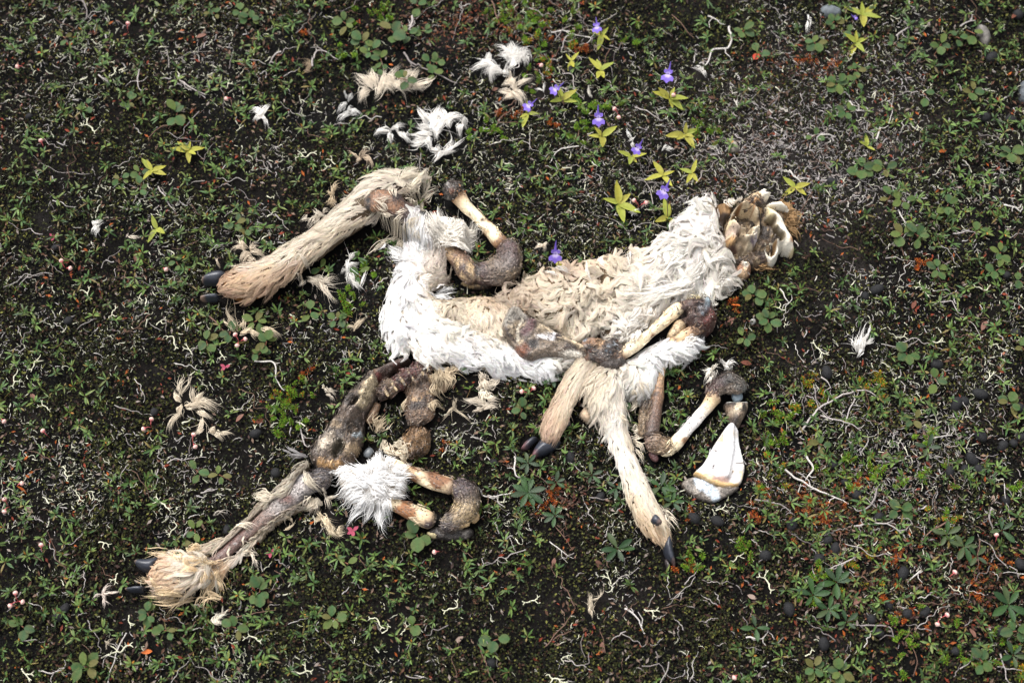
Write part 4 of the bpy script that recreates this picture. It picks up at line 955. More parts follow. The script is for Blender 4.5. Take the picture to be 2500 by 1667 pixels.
fur('fur', legD['obj'], legD, 11500, gD, clump=24, cjit=0.25, curl=0.05, lift=0.3, droop=0.16, width=0.00075, clumpness=0.82)
locks_obj('fur_fringe', legD['obj'], [(*c5(*a), *c5(*b), w, bd) for a, b, w, bd in
          [((560, 190), (480, 250), 20, .2), ((540, 260), (490, 330), 24, .2), ((780, 420), (840, 400), 14, .4), ((740, 450), (830, 480), 16, -.4), ((820, 540), (910, 500), 12, -.6), ((830, 600), (890, 560), 16, -.5), ((820, 640), (890, 690), 20, .4), ((820, 560), (860, 560), 24, .4), ((840, 700), (880, 770), 20, .3), ((820, 300), (830, 400), 30, .1), ((860, 240), (920, 330), 26, .1), ((1010, 1080), (1090, 1150), 14, .1), ((1040, 1130), (1110, 1210), 16, .1)]], CREAM, dens=1.2)
relief('hide_flap', P(c5, (455, 430), (500, 380), (540, 430), (530, 490), (490, 485), (460, 460)), 0.012, M_SKIN, legD['obj'], S(196, 172, 146), edge=0.008)
relief('hoof', P(c5, (1040, 1245), (1075, 1265), (1085, 1340), (1100, 1420), (1098, 1460), (1080, 1440), (1050, 1420), (1025, 1370), (1012, 1310)), 0.018, M_HORN, legD['obj'], HORN, edge=0.010, sp=0.002, namp=0.03, base=0.004, ops=[('c', P(c5, (1092, 1440)), 8, S(110, 92, 88), 0.5)])
relief('hoof', P(c5, (1030, 1410), (1055, 1430), (1065, 1470), (1050, 1485), (1035, 1455)), 0.012, M_HORN, legD['obj'], S(70, 64, 64), edge=0.008, sp=0.0018, namp=0.03)
relief('dewclaw', P(c5, (935, 1150), (960, 1110), (990, 1130), (1010, 1165), (985, 1185), (955, 1175)), 0.008, M_HORN, legD['obj'], HORN, edge=0.008, sp=0.0018, namp=0.03, base=0.046, ops=[('c', P(c5, (995, 1160)), 8, S(110, 92, 86), 0.5)])

# --- bare foreleg bones on the right
X_ = limb('shin_bone', [(*c5(905, 350), 14), (*c5(890, 470), 14), (*c5(880, 600), 13)], M_FLESH, carcass, S(130, 110, 86), base=0.0, amp=0.05, blot=[(DARK, 0.03, 0.25, 0.1)], label='brown splinter bone beside the foreleg')
EXTRA.append(X_)
limb('foreleg_bone', [(*c5(1005, 110), 12), (*c5(985, 260), 17), (*c5(965, 400), 20), (*c5(945, 520), 20), (*c5(930, 620), 22)], M_FLESH, carcass, [S(206, 176, 136), S(150, 118, 90), S(104, 78, 62), S(84, 64, 54), DARK], base=0.006, amp=0.06,
     blot=[(S(190, 158, 120), 0.03, 0.3, 0.08), (S(58, 42, 38), 0.02, 0.25, 0.1)], label='dark foreleg bone under the shoulder hide')
X_ = limb('elbow_joint', [(*c5(895, 650), 20), (*c5(950, 640), 28), (*c5(1010, 655), 27), (*c5(1070, 655), 20)], M_FLESH, carcass, [S(110, 80, 72), S(126, 104, 86), S(140, 116, 92), S(176, 150, 118)], base=0.002, amp=0.1, blot=[(S(60, 48, 46), 0.02, 0.25, 0.1), (S(120, 130, 138), 0.02, 0.46, 0.08)], label='bent elbow with brown sinew')
EXTRA.append(X_)
limb('sinew', [(*c5(930, 690), 12), (*c5(960, 735), 12), (*c5(980, 745), 8)], M_FLESH, carcass, S(96, 62, 62), base=0.0)
armE = limb('upper_arm_bone', [(*c5(990, 700), 10), (*c5(1040, 690), 16), (*c5(1100, 640), 18), (*c5(1170, 560), 16), (*c5(1250, 460), 17), (*c5(1320, 375), 19), (*c5(1370, 300), 23)], M_BONE, carcass, [S(180, 150, 116), BONE, BONE, PALE * .95, PALE * .95, S(214, 190, 156), S(96, 70, 62)], base=0.005,
            blot=[(S(150, 116, 86), 0.03, 0.36, 0.06), (S(70, 54, 46), 0.012, 0.52, 0.04)], label='pale upper arm bone')
X_ = limb('bone_head', [(*c5(1320, 340), 20), (*c5(1370, 270), 26), (*c5(1440, 235), 30), (*c5(1510, 260), 28), (*c5(1530, 310), 20)], M_FLESH, armE['obj'], [S(84, 56, 50), S(70, 44, 42), S(50, 46, 46), S(80, 76, 70), S(100, 104, 104)], base=0.002, amp=0.12, nsize=0.01, blot=[(S(120, 106, 94), 0.02, 0.36, 0.1)])
EXTRA.append(X_)
limb('ball_joint', [(*c5(1475, 335), 12), (*c5(1510, 325), 19), (*c5(1545, 310), 12)], M_HORN, armE['obj'], S(112, 126, 136), base=0.001, flat=0.7, amp=0.02, blot=[(S(70, 76, 80), 0.03, 0.35, 0.1)])

# --- the shoulder blade and bones lying over the chest
sb = relief('shoulder_blade', P(c2, (1000, 990), (1060, 1000), (1080, 1030), (1160, 1090), (1240, 1145), (1330, 1195), (1410, 1235), (1480, 1265), (1520, 1300), (1518, 1342), (1440, 1340), (1340, 1335), (1220, 1338), (1130, 1365), (1060, 1345), (1030, 1310), (985, 1250), (945, 1190), (930, 1120), (950, 1050)), 0.012, M_FLESH, carcass, S(112, 98, 84), base=0.025, edge=0.008, sp=0.002, namp=0.35, nsize=0.010, skirt=0.010,
       blot=[(S(66, 54, 48), 0.02, 0.2, 0.1), (S(150, 134, 112), 0.012, 0.35, 0.08)], label='brown shoulder blade lying on the belly hide',
       ops=[('b', P(c2, (1150, 1110), (1300, 1200), (1500, 1290)), 10, 0.010), ('c', P(c2, (1300, 1190), (1480, 1280)), 7, S(212, 190, 156), 0.5), ('qc', P(c2, (1180, 1200), (1290, 1185), (1320, 1210), (1290, 1235), (1230, 1230), (1180, 1225)), 3, S(238, 234, 236)), ('b', P(c2, (1240, 1210)), 20, -0.003),
            ('qc', P(c2, (1320, 1325), (1400, 1310), (1500, 1330), (1515, 1342), (1400, 1342)), 3, S(248, 240, 226)), ('c', P(c2, (1040, 1230), (1035, 1150), (1070, 1090)), 4, S(198, 188, 170), 0.5), ('b', P(c2, (1030, 1240), (1030, 1150), (1070, 1085)), 8, -0.005), ('c', P(c2, (1065, 1310)), 16, S(112, 66, 44), 0.5),
            ('c', P(c2, (965, 1100), (1030, 1020), (1050, 1060)), 14, S(138, 132, 122), 0.6), ('c', P(c2, (1150, 1260)), 12, BLACK, 0.4), ('c', P(c2, (1315, 1220)), 8, S(60, 46, 42), 0.4), ('c', P(c2, (1130, 1130), (1090, 1180)), 12, S(92, 64, 66), 0.6), ('c', P(c2, (1200, 1150), (1280, 1180)), 9, S(176, 158, 132), 0.6), ('b', P(c2, (960, 1210), (945, 1120), (1000, 1030)), 10, 0.005)])
X_ = limb('shoulder_joint', [(*c2(1500, 1310), 18), (*c2(1570, 1320), 27), (*c2(1640, 1310), 34), (*c2(1710, 1320), 30), (*c2(1760, 1350), 20)], M_FLESH, carcass, [S(140, 106, 84), S(92, 68, 56), S(72, 62, 60), S(84, 74, 70), S(120, 100, 84)], base=0.022, flat=0.6, amp=0.22, nsize=0.009, blot=[(BLACK, 0.018, 0.22, 0.08), (S(140, 148, 156), 0.014, 0.46, 0.08), (S(168, 136, 104), 0.02, 0.42, 0.08)], label='dark dried shoulder joint')
EXTRA.append(X_)
relief('sinew', P(c3, (720, 850), (820, 830), (900, 880), (960, 860), (1040, 830), (1080, 880), (1100, 960), (1150, 1040), (1120, 1130), (1000, 1160), (900, 1140), (860, 1060), (760, 990), (700, 930)), 0.014, M_FLESH, carcass, S(66, 58, 54), base=0.027, edge=0.010, namp=0.7, nsize=0.008, sp=0.002,
       blot=[(S(126, 136, 146), 0.014, 0.38, 0.1), (S(140, 108, 84), 0.016, 0.3, 0.1), (BLACK, 0.012, 0.3, 0.08), (S(110, 62, 44), 0.012, 0.5, 0.06)], label='glassy dark sinew in the middle of the chest')
armD = limb('upper_arm_bone', [(*c3(1090, 1030), 15), (*c3(1180, 960), 17), (*c3(1300, 870), 16), (*c3(1420, 770), 15), (*c3(1560, 650), 15), (*c3(1660, 560), 16), (*c3(1720, 520), 15)], M_BONE, carcass, [S(150, 120, 92), S(236, 218, 186), BONE, BONE, S(226, 200, 164), BONE, S(140, 110, 90)], base=0.025,
            blot=[(S(140, 96, 66), 0.022, 0.36, 0.06), (S(70, 50, 44), 0.012, 0.48, 0.04)], label='pale upper arm bone across the white chest')
armD2 = limb('foreleg_bone', [(*c3(1590, 900), 9), (*c3(1700, 840), 13), (*c3(1820, 770), 16), (*c3(1940, 700), 18), (*c3(2010, 660), 16)], M_BONE, carcass, [S(200, 170, 130), S(220, 190, 150), S(150, 120, 96), S(170, 140, 110), S(110, 72, 62)], base=0.018, blot=[(S(96, 66, 56), 0.02, 0.2, 0.08)], label='short forearm bone below the elbow')
relief('sinew', P(c3, (1580, 770), (1660, 650), (1740, 680), (1760, 730), (1700, 800), (1640, 850), (1570, 830)), 0.012, M_FLESH, armD2['obj'], S(196, 172, 138), base=0.020, edge=0.008, namp=0.3, blot=[(S(110, 84, 66), 0.015, 0.15, 0.1)])
elb = relief('elbow_joint', P(c3, (1640, 590), (1680, 500), (1770, 440), (1860, 420), (1950, 430), (2020, 480), (2040, 560), (2068, 630), (2050, 700), (1990, 760), (1900, 800), (1850, 790), (1780, 740), (1720, 690)), 0.030, M_FLESH, carcass, S(86, 66, 62), base=0.016, edge=0.018, sp=0.0018, namp=0.3, nsize=0.012, skirt=0.02, label='red-brown elbow with a blue-grey joint disc',
       blot=[(S(120, 98, 82), 0.02, 0.3, 0.1), (S(60, 40, 38), 0.015, 0.15, 0.1)],
       ops=[('c', P(c3, (1780, 450), (1880, 440)), 10, S(206, 190, 140), 0.5), ('c', P(c3, (1940, 460), (2020, 510)), 9, S(200, 198, 192), 0.5), ('p', P(c3, (1900, 600)), 20, -0.010), ('c', P(c3, (1960, 480), (1950, 580), (1900, 650)), 5, S(150, 168, 178), 0.4), ('b', P(c3, (1960, 480), (1955, 590), (1890, 660)), 6, 0.006), ('c', P(c3, (1895, 590)), 11, S(132, 130, 134), 0.5), ('b', P(c3, (1890, 590)), 10, 0.010),
            ('p', P(c3, (1730, 620)), 11, -0.016), ('c', P(c3, (1730, 620)), 7, BLACK, 0.5), ('c', P(c3, (2010, 640), (1950, 720)), 14, S(98, 50, 46), 0.6), ('b', P(c3, (2020, 640), (1940, 740)), 12, 0.004)])
locks_obj('fur', flap['obj'], [(*c3(*a), *c3(*b), w, bd) for a, b, w, bd in
          [((1130, 760), (1000, 700), 16, -.4), ((1150, 800), (990, 760), 14, -.4), ((1100, 820), (1010, 830), 12, -.5), ((1180, 760), (1350, 700), 20, .2), ((1160, 720), (1060, 580), 20, .2), ((1200, 820), (1160, 950), 30, .2), ((1250, 830), (1230, 930), 24, .2), ((1120, 870), (1090, 930), 20, .2), ((1280, 560), (1200, 640), 26, .3), ((1400, 560), (1330, 620), 26, .3), ((1250, 640), (1160, 690), 30, .2), ((1320, 680), (1230, 740), 26, .2),
           ((1760, 880), (1850, 840), 16, .2), ((1780, 900), (1930, 870), 12, .3), ((1740, 940), (1850, 920), 16, .2)]], LN, dens=1.4, z0=0.004)
locks_obj('fur', rump['obj'], [(*c2(*a), *c2(*b), w, bd) for a, b, w, bd in
          [((240, 620), (130, 560), 24, .2), ((230, 640), (120, 610), 24, .1), ((250, 600), (150, 545), 22, .1), ((260, 660), (180, 650), 26, .2), ((120, 560), (70, 600), 8, .5), ((320, 560), (295, 470), 26, .1), ((360, 540), (390, 400), 20, .2), ((420, 560), (400, 500), 26, .1), ((340, 520), (330, 390), 16, .2), ((440, 900), (580, 940), 22, .1), ((480, 900), (590, 880), 22, .1)]], WHITE, dens=1.4)

# --- skull with the opened braincase
BW, BC, BT = S(236, 228, 212), S(210, 194, 166), S(164, 140, 110)
skull_bed = relief('neck_tissue', P(c4, (1150, 520), (1230, 420), (1380, 330), (1560, 300), (1720, 360), (1850, 440), (1930, 600), (1960, 760), (1900, 900), (1760, 1000), (1620, 1100), (1480, 1180), (1320, 1180), (1200, 1080), (1130, 900), (1120, 700)), 0.020, M_FLESH, carcass, S(96, 78, 60), sp=0.002, edge=0.012, namp=0.5, nsize=0.010, blot=[(S(52, 42, 36), 0.014, 0.05, 0.12), (S(150, 128, 98), 0.010, 0.35, 0.08)], label='brown dried tissue under the skull')
skull = relief('skull', P(c4, (1165, 660), (1200, 570), (1235, 480), (1280, 400), (1360, 330), (1440, 260), (1520, 235), (1600, 250), (1650, 330), (1640, 420), (1625, 520), (1600, 640), (1590, 760), (1560, 860), (1500, 960), (1430, 1010), (1330, 1040), (1230, 1010), (1160, 930), (1140, 840), (1150, 740)), 0.046, M_BONE, carcass, BC, sp=0.0014, edge=0.014, namp=0.15, nsize=0.012, label='skull with the braincase broken open',
       blot=[(BT, 0.018, 0.15, 0.2), (S(150, 110, 74), 0.012, 0.42, 0.06)],
       ops=[('r', P(c4, (1370, 640)), 34, 0.009, 7), ('p', P(c4, (1370, 640)), 32, -0.036), ('p', P(c4, (1480, 660)), 18, -0.020), ('c', P(c4, (1380, 640)), 24, S(188, 178, 160), 0.3), ('c', P(c4, (1470, 650)), 14, S(180, 168, 148), 0.5), ('c', P(c4, (1260, 560), (1310, 500)), 5, S(120, 88, 58), 0.6), ('c', P(c4, (1330, 560), (1400, 620)), 4, S(150, 132, 104), 0.7), ('b', P(c4, (1225, 600), (1290, 500), (1370, 470)), 10, 0.008), ('b', P(c4, (1210, 640), (1240, 720), (1340, 760)), 11, 0.008),
            ('c', P(c4, (1190, 650), (1250, 740), (1330, 740)), 9, S(226, 208, 170), 0.5), ('p', P(c4, (1420, 815)), 11, -0.020), ('c', P(c4, (1420, 815)), 8.5, S(66, 58, 44), 0.3), ('b', P(c4, (1440, 740), (1430, 580)), 4, 0.005), ('c', P(c4, (1440, 700), (1430, 600)), 3, S(214, 186, 140), 0.5),
            ('p', P(c4, (1287, 832)), 5, -0.012), ('c', P(c4, (1287, 832)), 4, S(60, 40, 34), 0.3), ('b', P(c4, (1400, 890), (1500, 810), (1600, 720)), 8, 0.008), ('c', P(c4, (1390, 890), (1500, 820), (1590, 740)), 6, S(228, 214, 188), 0.5), ('c', P(c4, (1470, 900)), 8, S(110, 96, 110), 0.5), ('c', P(c4, (1540, 860)), 9, S(196, 186, 190), 0.5),
            ('p', P(c4, (1320, 950)), 18, -0.012), ('c', P(c4, (1330, 960)), 20, S(128, 110, 88), 0.5), ('c', P(c4, (1190, 960), (1250, 1000)), 10, S(78, 54, 42), 0.5), ('c', P(c4, (1190, 780), (1240, 800)), 10, S(196, 174, 156), 0.5), ('c', P(c4, (1200, 890)), 8, S(184, 148, 104), 0.5), ('c', P(c4, (1560, 540), (1580, 600)), 7, DARK, 0.5), ('c', P(c4, (1560, 450), (1450, 450)), 12, S(196, 158, 112), 0.6)])
ped = relief('antler_stump', P(c4, (1380, 390), (1420, 310), (1480, 250), (1560, 240), (1630, 270), (1655, 320), (1630, 370), (1560, 390), (1480, 410), (1410, 420)), 0.016, M_FLESH, skull['obj'], S(74, 58, 50), base=0.036, edge=0.01, sp=0.0018, namp=0.8, nsize=0.008, skirt=0.03, blot=[(S(178, 140, 102), 0.010, 0.28, 0.1), (BLACK, 0.012, 0.2, 0.08)], label='dark scabby patch on the skull top')
relief('skull_spur', P(c4, (1470, 245), (1500, 215), (1570, 190), (1625, 175), (1620, 150), (1650, 155), (1690, 145), (1670, 195), (1700, 200), (1745, 185), (1715, 240), (1660, 270), (1650, 300), (1560, 245)), 0.010, M_BONE, skull['obj'], BW, base=0.030, edge=0.006, sp=0.0016, skirt=0.02, curved=False, ops=[('c', P(c4, (1500, 240), (1580, 230)), 7, S(222, 194, 156), 0.5)])
relief('skull_spur', P(c4, (1690, 350), (1760, 330), (1850, 325), (1855, 305), (1900, 350), (1985, 420), (1920, 395), (1840, 390), (1760, 385), (1700, 380)), 0.010, M_BONE, skull['obj'], BW, base=0.024, edge=0.006, sp=0.0016, skirt=0.02, curved=False)
face = relief('face_bone', P(c4, (1625, 400), (1690, 395), (1740, 430), (1800, 480), (1870, 565), (1920, 660), (1960, 740), (2010, 830), (2030, 900), (2040, 960), (2005, 992), (1960, 965), (1900, 950), (1862, 915), (1840, 1000), (1800, 1075), (1740, 1115), (1690, 1075), (1655, 1000), (1640, 900), (1595, 800), (1580, 700), (1600, 620), (1622, 540), (1615, 460)), 0.044, M_BONE, skull['obj'], BW, sp=0.0016, edge=0.018, namp=0.10, nsize=0.012, label='white face bone around a dark eye hollow',
       blot=[(S(222, 202, 160), 0.03, 0.3, 0.15)],
       ops=[('q', P(c4, (1595, 650), (1640, 580), (1720, 558), (1775, 600), (1780, 660), (1770, 710), (1830, 750), (1890, 790), (1880, 860), (1840, 880), (1790, 880), (1810, 960), (1780, 1050), (1735, 1080), (1690, 1040), (1660, 960), (1650, 880), (1600, 780)), 10, -0.038),
            ('qc', P(c4, (1595, 650), (1640, 580), (1720, 558), (1775, 600), (1780, 660), (1770, 710), (1830, 750), (1890, 790), (1880, 860), (1840, 880), (1790, 880), (1790, 960), (1760, 990), (1690, 960), (1650, 880), (1600, 780)), 4, S(104, 90, 70)),
            ('b', P(c4, (1600, 730), (1700, 720), (1760, 740)), 7, 0.012), ('c', P(c4, (1610, 740), (1720, 730)), 7, S(72, 60, 46), 0.5), ('b', P(c4, (1680, 870), (1760, 850), (1800, 800)), 7, 0.010), ('c', P(c4, (1700, 880), (1720, 960)), 9, S(186, 182, 164), 0.5), ('b', P(c4, (1720, 870), (1740, 1040)), 6, 0.012), ('c', P(c4, (1770, 900), (1760, 1020)), 4, S(120, 92, 60), 0.5), ('c', P(c4, (1690, 640)), 8, S(150, 130, 100), 0.5), ('c', P(c4, (1850, 810)), 8, S(120, 108, 86), 0.5),
            ('c', P(c4, (1970, 870)), 7, S(180, 132, 84), 0.6), ('c', P(c4, (1700, 520), (1720, 480)), 12, S(234, 216, 172), 0.7), ('b', P(c4, (1790, 500), (1900, 660), (2000, 850)), 12, 0.006)])
relief('skull_base', P(c4, (1300, 1120), (1350, 1080), (1420, 1090), (1470, 1120), (1490, 1200), (1450, 1270), (1370, 1310), (1310, 1290), (1290, 1200)), 0.022, M_FLESH, skull['obj'], S(206, 172, 136), sp=0.0018, edge=0.014, namp=0.7, nsize=0.008, blot=[(S(170, 124, 96), 0.014, 0.1, 0.15), (S(70, 52, 46), 0.010, 0.46, 0.06)], ops=[('c', P(c4, (1390, 1150)), 8, S(248, 240, 224), 0.5)])
tissue = relief('dried_tissue', P(c4, (1150, 930), (1240, 900), (1380, 900), (1500, 960), (1560, 1000), (1650, 980), (1700, 1090), (1620, 1150), (1500, 1140), (1440, 1090), (1340, 1090), (1250, 1070), (1170, 1020)), 0.026, M_FLESH, skull['obj'], S(98, 78, 62), sp=0.002, edge=0.014, namp=0.5, nsize=0.008, blot=[(S(60, 46, 40), 0.014, 0.1, 0.1), (S(160, 140, 112), 0.008, 0.42, 0.06)])
ear = relief('ear', P(c4, (1040, 375), (1090, 352), (1120, 362), (1150, 345), (1200, 348), (1245, 400), (1255, 440), (1230, 530), (1190, 610), (1150, 650), (1110, 740), (1080, 720), (1062, 620), (1055, 500)), 0.024, M_SKIN, skull['obj'], S(130, 102, 72), sp=0.002, edge=0.012, namp=0.3, nsize=0.012, blot=[(S(84, 62, 46), 0.016, 0.1, 0.12), (S(170, 140, 102), 0.012, 0.4, 0.1)], ops=[('b', P(c4, (1130, 380), (1120, 560)), 6, 0.006), ('b', P(c4, (1210, 370), (1180, 560)), 6, 0.006), ('c', P(c4, (1120, 600), (1100, 700)), 12, S(56, 46, 40), 0.6)], label='brown shrivelled ear')
locks_obj('fur', skull['obj'], [(*c4(*a), *c4(*b), w, bd) for a, b, w, bd in
          [((1250, 400), (1200, 280), 34, .1), ((1270, 390), (1250, 270), 30, .1), ((1290, 370), (1320, 320), 24, .2)]], S(232, 224, 212), dens=1.3, z0=0.004)
locks_obj('fur_fringe', skull['obj'], [(*c4(*a), *c4(*b), w, bd) for a, b, w, bd in
          [((1780, 420), (1850, 560), 60, .2), ((1840, 440), (1940, 560), 50, .1), ((1880, 460), (2000, 530), 46, .1), ((1920, 540), (2110, 540), 30, .1), ((1930, 600), (2060, 620), 40, .2), ((1950, 640), (2100, 680), 30, .2), ((1960, 700), (2060, 830), 24, .2), ((1820, 420), (1900, 440), 50, .1), ((1900, 580), (1990, 700), 50, .1), ((1860, 500), (1960, 620), 50, .2), ((1560, 1150), (1700, 1160), 30, -.2), ((1580, 1180), (1800, 1200), 14, -.3)]],
          S(170, 138, 100), dens=1.2, rise=0.012, colj=0.25, on=False)

# --- the white shoulder blade lying by itself
SBL = [*W(1775, 1080)[:2], 0.0]
blade_t = thing('shoulder_blade', 'bare white fan-shaped shoulder blade lying apart beside the pale bone', 'bone', SBL)
relief('cartilage', P(c5, (1150, 890), (1225, 862), (1300, 880), (1400, 925), (1520, 925), (1500, 960), (1430, 1000), (1350, 1032), (1240, 1002), (1150, 940)), 0.007, M_FLESH, blade_t, S(120, 112, 104), edge=0.005, sp=0.002, namp=0.4, nsize=0.008, blot=[(S(84, 74, 66), 0.012, 0.2, 0.1), (S(160, 150, 140), 0.010, 0.35, 0.1)], ops=[('qc', P(c5, (1228, 862), (1290, 900), (1350, 930), (1400, 1010), (1360, 1028), (1300, 980), (1240, 930)), 5, S(196, 208, 220))])
blade = relief('blade', P(c5, (1452, 515), (1482, 510), (1518, 545), (1524, 600), (1532, 660), (1560, 780), (1556, 850), (1530, 915), (1450, 938), (1370, 920), (1300, 888), (1228, 848), (1230, 826), (1285, 775), (1340, 680), (1400, 585)), 0.009, M_BONE, blade_t, S(232, 230, 230), base=0.004, edge=0.004, sp=0.0018, namp=0.06, nsize=0.03,
       blot=[(S(214, 206, 198), 0.03, 0.2, 0.15), (S(190, 170, 144), 0.012, 0.5, 0.06)], ops=[('b', P(c5, (1470, 530), (1470, 700), (1440, 860)), 9, 0.008), ('c', P(c5, (1440, 900), (1330, 885)), 12, S(146, 118, 106), 0.8), ('c', P(c5, (1230, 838), (1300, 880), (1400, 920), (1520, 925)), 5, S(206, 172, 120), 0.5), ('c', P(c5, (1480, 590)), 9, S(206, 196, 184), 0.7), ('c', P(c5, (1320, 870)), 9, S(214, 196, 160), 0.7), ('b', P(c5, (1510, 760), (1500, 880)), 18, -0.003), ('c', P(c5, (1530, 860)), 8, S(226, 210, 176), 0.6),
            ('c', P(c5, (1350, 690), (1372, 700)), 2, DARK, 0.4), ('c', P(c5, (1352, 790), (1346, 815)), 2, DARK, 0.4), ('c', P(c5, (1500, 775), (1550, 780)), 2, DARK, 0.4)])
relief('neck', P(c5, (1428, 368), (1500, 358), (1585, 362), (1582, 420), (1555, 470), (1530, 520), (1490, 540), (1460, 515), (1452, 450)), 0.024, M_FLESH, blade_t, S(150, 130, 112), edge=0.012, sp=0.0018, namp=0.3, nsize=0.010, blot=[(S(60, 52, 48), 0.016, 0.12, 0.12), (S(196, 180, 156), 0.012, 0.35, 0.08)], ops=[('c', P(c5, (1450, 366), (1580, 364)), 4, S(200, 200, 196), 0.5), ('c', P(c5, (1490, 500)), 14, S(62, 52, 48), 0.6)], label='stained neck of the shoulder blade')

# --- stringy dried sinew on bones and joints
for src_, n_ in ((skinA, 60), (shinA, 110), (kneeA, 220), (femA, 40), (pelvis, 340), (meat, 260), (lump, 220), (upB, 50), (upB2, 55), (kneeB, 260), (shank, 70), (sb, 120), (armE, 40), (armD, 45), (armD2, 30), (elb, 170), (skull, 90), (ped, 60), (blade, 14), (skull_bed, 120)):
    fibres(src_, n_)
for src_ in EXTRA: fibres(src_, 120)
for src_ in VSRC: fibres(src_, 45)
